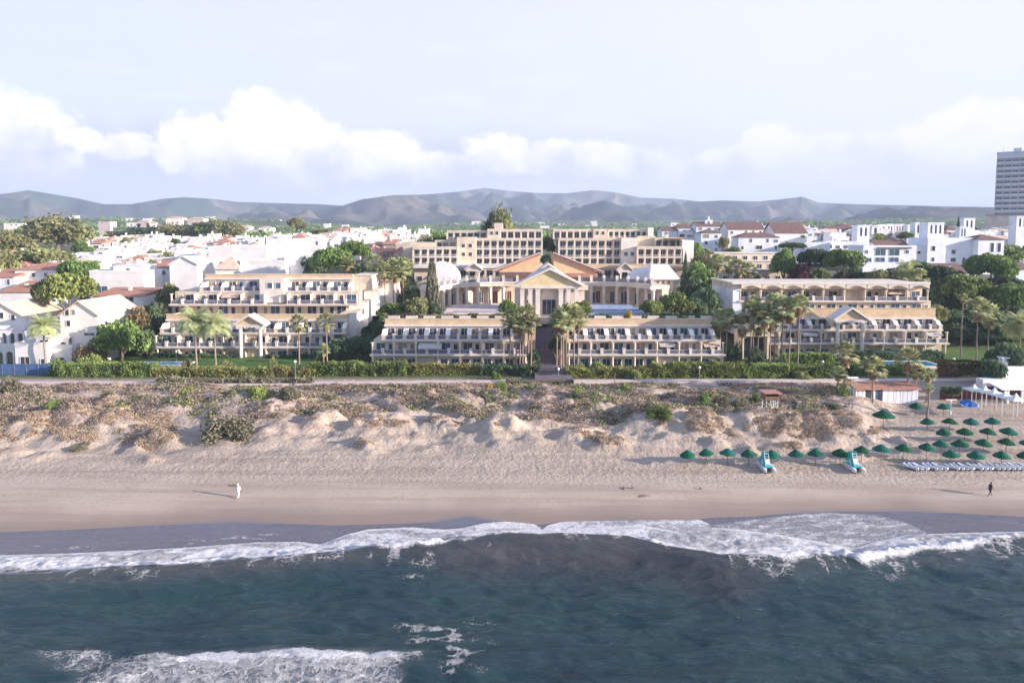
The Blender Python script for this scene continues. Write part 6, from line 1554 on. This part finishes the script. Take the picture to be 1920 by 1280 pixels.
def az_(x, y): return x / y
def crest_y(x): return 106.5 + (fbm(x / 14, x * 0, 61, 3) - .5) * 10
def ks(x, y, r): return (y > crest_y(x) + .8) & (y < 131.2) & (fbm(x / 5, y / 2.6, 111, 3) + r.uniform(-.09, .09, len(x)) > .52) & (az_(x, y) < .50)
tufts('dune_scrub', None, 9000, (-112, 68), (103, 131), ks, 'scrub', .9, .42, 34, .22, 1)
def ks1(x, y, r): return (y > crest_y(x) + 1.5) & (y < 131.2) & (fbm(x / 4, y / 3, 131, 3) + r.uniform(-.08, .08, len(x)) > .56) & (az_(x, y) < .50)
tufts('dune_scrub', None, 5200, (-112, 68), (104, 131), ks1, 'scrubdark', .9, .5, 34, .22, 7)
def ks2(x, y, r): return (y > crest_y(x) + 1) & (y < 131) & (fbm(x / 4, y / 3, 121, 3) > .53) & (az_(x, y) < .50)
tufts('green_scrub', None, 7500, (-112, 68), (103, 131), ks2, 'scrubgreen', .7, .42, 22, .26, 2)
MX = np.array([(a, b, c) for a, b, c, d in MW])
def kg(x, y, r):
    k = np.zeros(len(x), bool)
    for mx, my, rad in MX:
        dd = ((x - mx) / (rad * .9)) ** 2 + ((y - my + rad * .12) / (rad * .50)) ** 2; k |= (dd < 1) & (fbm(x / 2.6, y / 2.0, 141, 3) > .52)
    left = (az_(x, y) < -.50) & (y > 99) & (y < 109) & (fbm(x / 4, y / 3, 143, 3) > .42)
    rt = (az_(x, y) > .26) & (az_(x, y) < .52) & (y > 100) & (y < 107) & (fbm(x / 3, y / 3, 145, 3) > .50)
    return (k | left | rt) & (y > 94)
tufts('dune_grass', None, 30000, (-85, 62), (94, 112), kg, 'drygrass', .40, .26, 22, .13, 3)
# distant woods on the plain below the hills
def kw(x, y, r): return fbm(x / 160, y / 160, 151, 3) + (y - 700) / 6000 > .45
def woods():
    r = np.random.RandomState(9); n = 5200; y = 560 + 1900 * r.uniform(0, 1, n) ** 1.3; x = r.uniform(-.85, .85, n) * y; k = kw(x, y, r); x, y = x[k], y[k]; z = zt(x, y); n = len(x); L = 30
    R0 = r.uniform(4, 9, n); H0 = r.uniform(3.5, 7, n); V0 = r.uniform(0, 1, n)
    d = r.normal(size=(n, L, 3)); d /= np.linalg.norm(d, axis=2, keepdims=True); d[..., 2] = np.abs(d[..., 2])
    p = d * np.stack([R0, R0, H0], 1)[:, None, :] * r.uniform(.75, 1.05, (n, L, 1)) + np.stack([x, y, z], 1)[:, None, :]
    co, q = leaf_quads(p.reshape(-1, 3), 3.4 * r.uniform(.7, 1.3, n * L), 4, up=.4)
    tag(place('woods', raw_mesh('woods', co, q, ['leafmid'], fattrs=dict(var=np.clip(np.repeat(V0, L) + r.uniform(-.2, .2, n * L), 0, 1)))), kind='stuff')
woods()

# ================================================================== SMALL THINGS
def on_beach(u, v, z0=2.0):
    x, y = gp(u, v, z0); g0 = zt1(x, y)
    for _ in range(5): x, y = gp(u, v, g0); g0 = zt1(x, y)
    return x, y, g0
# thatched parasols
def parasol_meshes():
    r = random.Random(4); m = MB(); n = 30; rows_ = [(0.03, .74), (.34, .56), (.72, .30), (1.12, 0.06), (1.24, -.10)]
    for j in range(len(rows_) - 1):
        for k in range(n):
            a0, a1 = 2 * math.pi * k / n, 2 * math.pi * (k + 1) / n; (r0, z0), (r1, z1) = rows_[j], rows_[j + 1]
            jt = lambda kk, jj: (random.Random(kk % n * 31 + jj).uniform(-.06, .06) if jj > 0 else 0)
            def p(a, rr_, zz, kk, jj): d = jt(kk, jj); return ((rr_ + d) * math.cos(a), (rr_ + d) * math.sin(a), zz + d * .8)
            m.face([p(a0, r0, z0, k, j), p(a0, r1, z1, k, j + 1), p(a1, r1, z1, k + 1, j + 1), p(a1, r0, z0, k + 1, j)])
    for j in range(420):
        a = r.uniform(0, 6.28); t = r.uniform(.1, 1); ra = .06 + 1.1 * t; z = .74 - .68 * t; L = r.uniform(.16, .3); w = .05
        c, s = math.cos(a), math.sin(a)
        m.face([(ra * c - s * w, ra * s + c * w, z + .03), (ra * c + s * w, ra * s - c * w, z + .03), ((ra + L) * c + s * w * .6, (ra + L) * s - c * w * .6, z - L * .62 + .05), ((ra + L) * c - s * w * .6, (ra + L) * s + c * w * .6, z - L * .62 + .05)])
    can = m.mesh('canopy', ['thatch']); p = MB(); p.cyl(0, 0, -.4, 2.3, .04, 7); p.cyl(0, 0, 2.3, 2.95, .05, 7); return can, p.mesh('pole', ['wood'])
CAN, POLE = parasol_meshes()
rowsP = [('front', [(1289, 872), (1324, 869), (1364, 869), (1403, 871), (1447, 872), (1492, 871), (1529, 870), (1575, 869), (1615, 864), (1652, 861), (1693, 860), (1782, 872), (1829, 874), (1877, 874), (1922, 874)]),
         ('second', [(1737, 858), (1763, 852), (1799, 851), (1843, 850), (1886, 848), (1926, 850)]), ('third', [(1768, 829), (1808, 828), (1851, 828), (1890, 827)]),
         ('fourth', [(1738, 808), (1780, 808), (1820, 808), (1860, 807)]), ('back', [(1717, 777), (1768, 779)])]
for rn, pl in rowsP:
    for i, (u, v) in enumerate(pl):
        if rn == 'back': u0 = u
        x, y, g0 = on_beach(u, v + 2); r_ = RND.uniform(.82, .95)
        t = thing('beach_parasol', 'green thatched beach parasol, %s from left in the %s row' % (ordw(i + 1), rn), 'parasol', (x, y, g0), 'green thatched parasols on the beach')
        place('pole', POLE, t, (x, y, g0), scale=(1, 1, .70)); place('canopy', CAN, t, (x, y, g0 + 2.3 * .70 - .05), (RND.uniform(-.11, .11), RND.uniform(-.11, .11), RND.uniform(0, 6)), (r_, r_, 1))
x, y, g0 = on_beach(1656, 800); t = thing('beach_parasol', 'largest green thatched parasol alone near the beach hut palm', 'parasol', (x, y, g0), 'green thatched parasols on the beach')
place('pole', POLE, t, (x, y, g0), scale=(1, 1, .82)); place('canopy', CAN, t, (x, y, g0 + 1.8), (0, 0, 1), (1.3, 1.3, 1.3))
# loungers: flat stacked sunbeds lying in pairs near the water
def lounger_meshes():
    f = MB(); f.box(-.33, .33, -1.0, 1.0, .24, .34)
    for sx in (-.28, .28):
        for sy in (-.8, .8): f.box(sx - .03, sx + .03, sy - .03, sy + .03, 0, .24)
    c = MB(); c.box(-.30, .30, -.96, .35, .345, .43)
    b = MB(); b.prism([(.36, .345), (.98, .55), (.98, .64), (.36, .44)], -.30, .30, 'x')
    return f.mesh('frame', ['hullwhite']), c.mesh('mattress', ['lounger']), b.mesh('backrest', ['lounger'])
LF, LC, LB = lounger_meshes()
i = 0
for (u, n) in ((1700, 3), (1736, 3), (1776, 4), (1820, 3), (1852, 3), (1880, 3), (1908, 2)):
    for k in range(n):
        i += 1; x, y, g0 = on_beach(u + k * 9 + 8, 879); x += 0; rz = R(38)
        t = thing('sun_lounger', 'pale blue grey sun lounger, %s from left in the line by the wet sand' % ordw(i), 'sun lounger', (x, y, g0), 'loungers lined up near the water')
        for nm, me in (('frame', LF), ('mattress', LC), ('backrest', LB)): place(nm, me, t, (x, y, g0), (0, 0, rz))
# pedal boats with slides
def pedalo(u, v, lab):
    x, y, g0 = on_beach(u, v); t = thing('pedal_boat', lab, 'pedal boat', (x, y, g0))
    for s in (-.62, .62):
        h = MB(); 
        for (ya, yb, wa, wb, za, zb) in ((-1.7, -1.2, .05, .22, .45, .6), (-1.2, 1.5, .22, .24, .6, .6)):
            h.v += []; i0 = len(h.v)
            h.v += [(s - wa, ya, za - .02), (s + wa, ya, za - .02), (s + wb, yb, zb), (s - wb, yb, zb), (s - wa * .5, ya, .18 if ya < -1.5 else .02), (s + wa * .5, ya, .18 if ya < -1.5 else .02), (s + wb * .5, yb, .02), (s - wb * .5, yb, .02)]
            for q in ((0, 1, 2, 3), (7, 6, 5, 4), (0, 4, 5, 1), (1, 5, 6, 2), (2, 6, 7, 3), (3, 7, 4, 0)): h.f.append(tuple(i0 + k for k in q)); h.m.append(0)
        place('hull', h.mesh('hull', ['hullwhite']), t, (x, y, g0))
    d = MB(); d.box(-.5, .5, -1.0, 1.35, .604, .72); d.build  # deck
    place('deck', d.mesh('deck', ['turquoise']), t, (x, y, g0))
    for s in (-.28, .28):
        b = MB(); b.prism([(-.1, .722), (.35, .722), (.55, 1.25), (.42, 1.27), (.25, .86), (-.1, .84)], s - .24, s + .24, 'x'); place('seat', b.mesh('seat', ['hullwhite']), t, (x, y, g0))
    sl = MB(); prof = [(.3, 2.15), (.55, 2.2), (.9, 1.9), (1.3, 1.2), (1.7, .78), (1.95, .72)]
    pr = prof + [(a, b - .1) for a, b in prof[::-1]]
    sl.prism(pr, -.30, .30, 'x')
    for s in (-.34, .30): sl.prism([(a, b + .22) for a, b in prof] + [(a, b - .12) for a, b in prof[::-1]], s, s + .04, 'x')
    place('slide', sl.mesh('slide', ['turquoise']), t, (x, y, g0))
    l = MB()
    for s in (-.3, .26): l.prism([(-.55, .722), (-.45, .722), (.35, 2.15), (.25, 2.15)], s, s + .05, 'x')
    for k in range(5): l.box(-.26, .26, -.42 + k * .16, -.38 + k * .16, .95 + k * .27, .99 + k * .27)
    place('ladder', l.mesh('ladder', ['hullwhite']), t, (x, y, g0))
    sd = MB(); sd.prism([(-.6, .722), (.9, .722), (.9, 1.5), (.4, 2.0), (.2, 2.0)], -.37, -.345, 'x'); place('side_panel', sd.mesh('side_panel', ['turquoise']), t, (x, y, g0))
    return t
pedalo(1437, 880, 'turquoise and white pedal boat with slide, left one, below the fifth parasol')
pedalo(1602, 880, 'turquoise and white pedal boat with slide, right one, nearer the loungers')
# people (skinned bodies)
def person(label, joints, edges, radii, root, loc, rz, skinm, clothes):
    t = thing('person', label, 'person', loc); me = bpy.data.meshes.new('body')
    me.from_pydata(joints, edges, []); me.materials.append(MATS[skinm])
    o = place('body', me, t, loc, (0, 0, rz)); md = o.modifiers.new('s', 'SKIN'); o.modifiers.new('d', 'SUBSURF').levels = 1; o.modifiers['d'].render_levels = 1
    sv = me.skin_vertices[0].data if me.skin_vertices else None
    if sv is None:
        bpy.context.view_layer.update(); sv = me.skin_vertices[0].data
    for i, r_ in enumerate(radii): sv[i].radius = (r_, r_) if not isinstance(r_, tuple) else r_
    sv[root].use_root = True
    for nm, mt, rings in clothes:
        m = MB(); n = 12
        for chain in rings:
            base = len(m.v)
            for (cx, cy, cz, rx, ry) in chain:
                for k in range(n): a = 2 * math.pi * k / n; m.v.append((cx + rx * math.cos(a), cy + ry * math.sin(a), cz))
            for j in range(len(chain) - 1):
                for k in range(n): q = (k + 1) % n; m.f.append((base + j * n + k, base + j * n + q, base + (j + 1) * n + q, base + (j + 1) * n + k)); m.m.append(0)
        place(nm, m.mesh(nm, [mt], smooth=True), t, loc, (0, 0, rz))
    return t
def body(stride, arm, leanf, elbow):
    J = []; E = []; Rr = []
    def add(p, r, par=None):
        J.append(p); Rr.append(r); 
        if par is not None: E.append((par, len(J) - 1))
        return len(J) - 1
    # x is the walking direction
    pel = add((0, 0, .95), (.15, .12)); sp = add((leanf * .3, 0, 1.12), (.14, .11), pel); ch = add((leanf * .7, 0, 1.34), (.16, .12), sp); nk = add((leanf, 0, 1.50), .055, ch)
    hd = add((leanf * 1.3 + .01, 0, 1.62), (.085, .075), nk); tp = add((leanf * 1.4, 0, 1.73), (.07, .065), hd); no = add((leanf * 1.3 + .10, 0, 1.62), .018, hd)
    for s in (-1, 1): add((leanf * 1.3, s * .085, 1.625), .014, hd)
    for s in (-1, 1):
        hp = add((0, s * .10, .90), .10, pel); kn = add((stride * s * .45 + .04, s * .10, .50), .065, hp); an = add((stride * s - (.10 if s < 0 else 0), s * .10, .09), .042, kn); add((stride * s + .15 - (.10 if s < 0 else 0), s * .11, .035), .035, an)
        sh = add((leanf * .85, s * .19, 1.42), .06, ch); el = add((leanf * .8 - s * arm * .4, s * .25, 1.14), .042, sh); wr = add((leanf * .8 - s * arm + elbow, s * .24, .93 + abs(elbow) * .5), .03, el)
        pm = add((leanf * .8 - s * arm + elbow * 1.25, s * .24, .86 + abs(elbow) * .5), (.022, .04), wr); px_, py_, pz_ = J[pm]
        for f_, L in ((-.03, .07), (-.01, .08), (.01, .085), (.03, .075)):
            k = add((px_ + f_, py_, pz_ - L * .5), .0095, pm); add((px_ + f_ + .01, py_ - s * .01, pz_ - L), .008, k)
        k = add((px_ + .045, py_ - s * .02, pz_ + .01), .011, pm); add((px_ + .06, py_ - s * .03, pz_ - .03), .009, k)
    return J, E, Rr
J, E_, Rd = body(.12, .02, .0, .0)
# the white-clothed person stands with arms bent outwards
x, y, g0 = on_beach(447, 933)
person('person in white shirt and white trousers standing alone on the flat sand at left', J, E_, Rd, 0, (x, y, g0), R(70), 'skin',
       [('shirt', 'clothwhite', [[(0, 0, .86, .185, .20), (0, 0, 1.0, .165, .18), (0, 0, 1.2, .165, .19), (0, 0, 1.38, .165, .23), (0, 0, 1.48, .10, .16), (0, 0, 1.53, .065, .07)]] + [[(0, s * .20, 1.47, .07, .06), (0 - s * .01, s * .26, 1.28, .085, .075), (-s * .01, s * .275, 1.06, .075, .07)] for s in (-1, 1)]),
        ('trousers', 'clothwhite', [[(0, 0, .99, .165, .175), (0, 0, .85, .175, .19)]] + [[(0, s * .10, .88, .13, .105), (.05 * s + .04, s * .10, .50, .095, .085), (.12 * s - (.1 if s < 0 else 0), s * .10, .12, .085, .08)] for s in (-1, 1)]),
        ('hair', 'clothwhite', [[(-.015, 0, 1.62, .10, .095), (-.01, 0, 1.70, .105, .10), (0, 0, 1.78, .075, .07), (0, 0, 1.81, .01, .01)]])])
J, E_, Rd = body(.30, .16, .06, .05)
x, y, g0 = on_beach(1856, 930)
person('person in dark clothes striding along the beach at right, long shadow behind', J, E_, Rd, 0, (x, y, g0), R(10), 'skindark',
       [('shirt', 'clothdark', [[(.02, 0, .93, .155, .17), (.03, 0, 1.1, .15, .165), (.04, 0, 1.36, .155, .215), (.05, 0, 1.47, .09, .15), (.055, 0, 1.52, .06, .065)]]),
        ('shorts', 'clothdark', [[(0, 0, 1.0, .16, .17), (0, 0, .85, .17, .185)]] + [[(0, s * .10, .88, .12, .10), (s * .10 + .03, s * .10, .56, .09, .09)] for s in (-1, 1)]),
        ('hair', 'hair', [[(.07, 0, 1.64, .095, .085), (.07, 0, 1.72, .095, .085), (.08, 0, 1.79, .06, .06), (.08, 0, 1.81, .01, .01)]])])
# lifeguard tower
y = 108.0; x = PX(1444, y); g0 = zt1(x, y); t = thing('lifeguard_tower', 'wooden lookout tower with red brown cabin on thin posts behind the dune', 'lookout tower', (x, y, g0))
top = PZ(735, y); cb = PZ(747, y)
for sx in (-.9, .9):
    for sy in (-.9, .9):
        m = MB(); m.box(x + sx - .06, x + sx + .06, y + sy - .06, y + sy + .06, g0 - .3, cb); m.build('post', 'hullwhite', t)
m = MB(); m.box(x - 1.2, x + 1.2, y - 1.2, y + 1.2, cb, cb + .1); m.box(x - 1.1, x + 1.1, y + .9, y + 1.0, cb + .1, top); m.box(x - 1.1, x - 1.0, y - 1, y + .9, cb + .1, top); m.box(x + 1.0, x + 1.1, y - 1, y + .9, cb + .1, top); m.box(x - 1.1, x + 1.1, y - 1.1, y - 1.01, cb + .1, cb + .6); m.build('cabin', 'wood', t)
m = MB(); m.box(x - 1.4, x + 1.4, y - 1.4, y + 1.4, top + .01, top + .14); m.build('roof', 'terracotta', t)
m = MB(); m.prism([(y - 2.2, g0), (y - 2.1, g0), (y - 1.1, cb), (y - 1.2, cb)], x - .4, x - .34, 'x'); m.prism([(y - 2.2, g0), (y - 2.1, g0), (y - 1.1, cb), (y - 1.2, cb)], x + .34, x + .4, 'x')
for k in range(6): zz = g0 + (cb - g0) * (k + .5) / 6; yy = y - 2.15 + (k + .5) / 6; m.box(x - .34, x + .34, yy, yy + .06, zz, zz + .05)
m.build('ladder', 'hullwhite', t)
m = MB(); zz = (g0 + cb) / 2; m.tube([(x - .9, y - .9, zz - 1), (x + .9, y - .9, zz + 1)], .04, 5); m.tube([(x + .9, y - .9, zz - 1), (x - .9, y - .9, zz + 1)], .04, 5); m.build('brace', 'hullwhite', t)
# beach hut
Yh = 121.5; x0, x1 = PX(1604, Yh, 740), PX(1722, Yh, 740); zb = 2.5; ze = PZ(729, Yh); t = thing('beach_hut', 'long white beach hut with vertical panels and a low terracotta roof', 'hut', ((x0 + x1) / 2, Yh, zb))
m = MB(); m.box(x0, x1, Yh + .15, Yh + 3, zb - .5, ze); m.build('wall', 'hullwhite', t)
r = random.Random(6); xx = x0; k = 0
while xx < x1 - .3:
    w = r.choice((.45, .6, .8, 1.0)); w = min(w, x1 - xx - .02); m = MB(); m.box(xx + .04, xx + w - .04, Yh, Yh + .149, zb + .05, ze - .1)
    f_ = (xx - x0) / (x1 - x0); m.build('panel', 'glass' if .13 < f_ < .19 or .36 < f_ < .42 else 'bluefence' if .26 < f_ < .34 else ('white' if r.random() < .6 else 'whitecool'), t); xx += w
m = MB()
for (a, b_) in ((x0 - .2, x0 + (x1 - x0) * .38), (x0 + (x1 - x0) * .385, x1 + .3)): m.prism([(Yh - .5, ze - .05), (Yh + 3.4, ze + .5), (Yh + 3.4, ze + .65), (Yh - .5, ze + .12)], a, b_, 'x')
m.build('roof', 'terracotta', t)
# restaurant with terrace canopies
Yr = 123; x0 = PX(1838, Yr); t = thing('beach_restaurant', 'low white beach restaurant with stepped flat roofs and chimney at the right border', 'restaurant', (x0 + 6, Yr, 2.4))
m = MB(); zt_ = PZ(694, Yr + 4); m.box(x0 + 6.5, x0 + 26, Yr + 4, Yr + 8, 1.5, zt_); m.box(x0 + 7.5, x0 + 26, Yr + 5, Yr + 7.5, zt_, zt_ + .5)
m.box(x0 + 2, x0 + 26, Yr + 2, Yr + 3.99, 1.5, PZ(716, Yr)); m.build('wall', 'white', t)
m = MB(); m.prism([(Yr - 1.5, PZ(728, Yr)), (Yr + 3.99, PZ(712, Yr + 4)), (Yr + 3.99, PZ(712, Yr + 4) + .2), (Yr - 1.5, PZ(728, Yr) + .2)], x0 + 3, x0 + 26, 'x'); m.build('roof', 'whitecool', t)
m = MB(); m.box(x0 + 8.2, x0 + 9.4, Yr + 6, Yr + 7.2, zt_, zt_ + 1.9); m.box(x0 + 8.0, x0 + 9.6, Yr + 5.8, Yr + 7.4, zt_ + 1.9, zt_ + 2.1); m.build('chimney', 'white', t)
m = MB(); m.box(x0 + 2.4, x0 + 26, Yr + 1.7, Yr + 1.99, 2.2, 4.9); m.build('open_front', 'redbrown', t)
for k in range(4):
    c = MB(); c.box(x0 + 4.2 + k * 2.6, x0 + 4.6 + k * 2.6, Yr - 1.3, Yr - 1.0, 1.8, PZ(728, Yr)); c.build('column', 'hullwhite', t)
for i, (u, v, Y) in enumerate([(1828, 729, 121), (1848, 732, 119), (1866, 736, 117), (1886, 742, 114.5), (1906, 747, 112)]):
    X0 = PX(u, Y); zz = PZ(v, Y); g0 = zt1(X0, Y); t = thing('shade_canopy', 'white pointed fabric canopy on posts, %s from left on the restaurant terrace' % ordw(i + 1), 'canopy', (X0, Y, g0), 'canopies of the restaurant terrace')
    m = MB(); a = 1.35; B = [(X0 - a, Y - a, zz), (X0 + a, Y - a, zz), (X0 + a, Y + a, zz), (X0 - a, Y + a, zz)]; M_ = [(X0 - .35, Y - .35, zz + .3), (X0 + .35, Y - .35, zz + .3), (X0 + .35, Y + .35, zz + .3), (X0 - .35, Y + .35, zz + .3)]; A_ = (X0, Y, zz + 1.0)
    for k in range(4): m.face([B[k], B[(k + 1) % 4], M_[(k + 1) % 4], M_[k]]); m.face([M_[k], M_[(k + 1) % 4], A_])
    for k in range(4): p, q = B[k], B[(k + 1) % 4]; m.face([(p[0], p[1], p[2] - .22), (q[0], q[1], q[2] - .22), q, p])
    m.build('fabric', 'hullwhite', t)
    for sx in (-1.3, 1.3):
        for sy in (-1.3, 1.3): c = MB(); c.cyl(X0 + sx, Y + sy, g0 - .2, zz, .045, 6); c.build('post', 'hullwhite', t)
for lab, u0, u1, Y, v0, v1, mt, nm in (('dark red windbreak wall behind the terrace canopies', 1764, 1880, 124.5, 731, 756, 'redbrown', 'windbreak'), ('blue mesh fence along the path at the left border', -20, 92, 140, 682, 712, 'bluefence', 'mesh_fence')):
    xa, xb = PX(u0, Y), PX(u1, Y); za, zb = PZ(v1, Y), PZ(v0, Y); t = thing(nm, lab, 'fence', ((xa + xb) / 2, Y, za)); m = MB(); m.box(xa, xb, Y, Y + .06, za - .4, zb); m.build('panel', mt, t)
    k = xa
    while k < xb: c = MB(); c.box(k - .05, k + .05, Y - .06, Y - .002, za - .4, zb + .1); c.build('post', 'metal', t); k += 2.5
H_('dark green creeper hedge on top of the red windbreak wall', 1772, 1806, 123, 726, 740, 'leafdark', 1.2, 23)
x, y, g0 = on_beach(1816, 762); t = thing('covered_boat', 'small boat under a bright blue tarpaulin beside the canopies', 'boat', (x, y, g0))
m = MB(); m.prism([(-1.3, .1), (-.9, .75), (0, 1.15), (.9, .8), (1.3, .1)], y - .7, y + 1.0, 'y'); m.v = [(a + x, b_, c + g0) for a, b_, c in m.v]; m.build('tarpaulin', 'bluetarp', t)
m = MB(); m.prism([(-1.6, .45), (1.6, .45), (1.2, 0), (-1.2, 0)], y - .6, y + .9, 'y'); m.v = [(a + x, b_, c + g0 - .05) for a, b_, c in m.v]; m.build('hull', 'hullwhite', t)
# masts and lamps
def lamp(u, vt, vb, Y, lab, kind='globe'):
    X0 = PX(u, Y); zb = zt1(X0, Y); zt_ = PZ(vt, Y); t = thing('street_lamp', lab, 'lamp post', (X0, Y, zb)); m = MB(); m.cyl(X0, Y, zb - .2, zt_, .07, 7); m.build('pole', 'metal', t)
    m = MB()
    if kind == 'globe': m.sphere((X0, Y, zt_ + .25), .28, 10)
    else: m.box(X0 - 1.2, X0 + .6, Y - .25, Y + .25, zt_, zt_ + .22)
    m.build('lamp_head', 'lampwhite', t, smooth=kind == 'globe')
lamp(553, 680, 708, 136, 'white globe lamp by the hedge below the left apartments')
lamp(1047, 694, 716, 136, 'white globe lamp at the mouth of the alley')
lamp(1312, 691, 715, 136.4, 'white globe lamp in the yellow green hedge')
lamp(1543, 680, 700, 146, 'white globe lamp in front of the clipped garden hedge')
lamp(1789, 675, 690, 145, 'white globe lamp on the right lawn')
lamp(330, 660, 690, 150, 'small white globe lamp on the left lawn')
lamp(1601, 709, 760, 113, 'tall floodlight mast with flat head at the left end of the beach hut', 'flat')
x, y, g0 = on_beach(1782, 776); t = thing('shower_post', 'white T shaped post on the sand among the parasols', 'post', (x, y, g0)); m = MB(); m.box(x - .12, x + .12, y - .12, y + .12, g0 - .2, PZ(750, y)); m.build('post', 'hullwhite', t); m = MB(); m.box(x - .9, x + .9, y - .1, y + .1, PZ(750, y), PZ(750, y) + .15); m.build('arm', 'hullwhite', t)
for i, (u, vt, vb) in enumerate([(1153, 700, 742), (1197, 690, 742), (1222, 715, 742), (1437, 735, 745), (630, 715, 730)]):
    Y = 128; X0 = PX(u, Y); g0 = zt1(X0, Y); t = thing('wooden_post', 'thin dark post in the dune scrub beside the path, %s from the left' % ordw(i + 1), 'post', (X0, Y, g0), 'thin posts along the path'); m = MB(); m.cyl(X0, Y, g0 - .3, min(PZ(vt, Y), g0 + 4.2), .06, 6); m.build('shaft', 'wood', t); m = MB(); m.box(X0 - .1, X0 + .1, Y - .1, Y + .1, min(PZ(vt, Y), g0 + 4.2), min(PZ(vt, Y), g0 + 4.2) + .12); m.build('cap', 'wood', t)
# driftwood bits
for i, (u, v, L, a) in enumerate([(1200, 932, 1.4, .3), (1170, 918, .8, 1.2), (1182, 916, .6, .2), (1310, 917, .5, .1), (432, 911, 1.0, 0)]):
    x, y, g0 = on_beach(u, v); m = MB(); m.tube([(x, y, g0 + .06), (x + L * .5 * math.cos(a), y + L * .5 * math.sin(a), g0 + .16), (x + L * math.cos(a), y + L * math.sin(a), g0 + .05)], [.07, .09, .03], 6); m.tube([(x + L * .5 * math.cos(a), y + L * .5 * math.sin(a), g0 + .12), (x + L * .6 * math.cos(a + .8), y + L * .6 * math.sin(a + .8), g0 + .3)], [.04, .015], 5)
    tag(m.build('driftwood', 'bark', loc=Vector((x, y, g0))), '%s dark piece of driftwood on the lower beach, counted from %s' % (('long forked', 'crooked', 'short', 'tiny', 'flat')[i], 'the right pair' if i < 2 else 'the wave line'), 'driftwood', 'driftwood on the sand')

# ================================================================== HAZE
def haze():
    m = bpy.data.materials.new('haze'); m.use_nodes = True; t = m.node_tree; t.nodes.clear(); k = NT(t)
    out = k.n('ShaderNodeOutputMaterial'); v = k.n('ShaderNodeVolumePrincipled'); v.inputs['Color'].default_value = (0.60, 0.73, 1.0, 1); v.inputs['Density'].default_value = HAZE_D
    k.link(v.outputs[0], out.inputs['Volume']); MATS['haze'] = m
    b = MB(); b.box(-13500, 13500, -3000, 12500, -31, 620); tag(b.build('haze', 'haze'), kind='stuff')
HAZE_D = 1.7e-4
if HAZE_D > 0: haze()
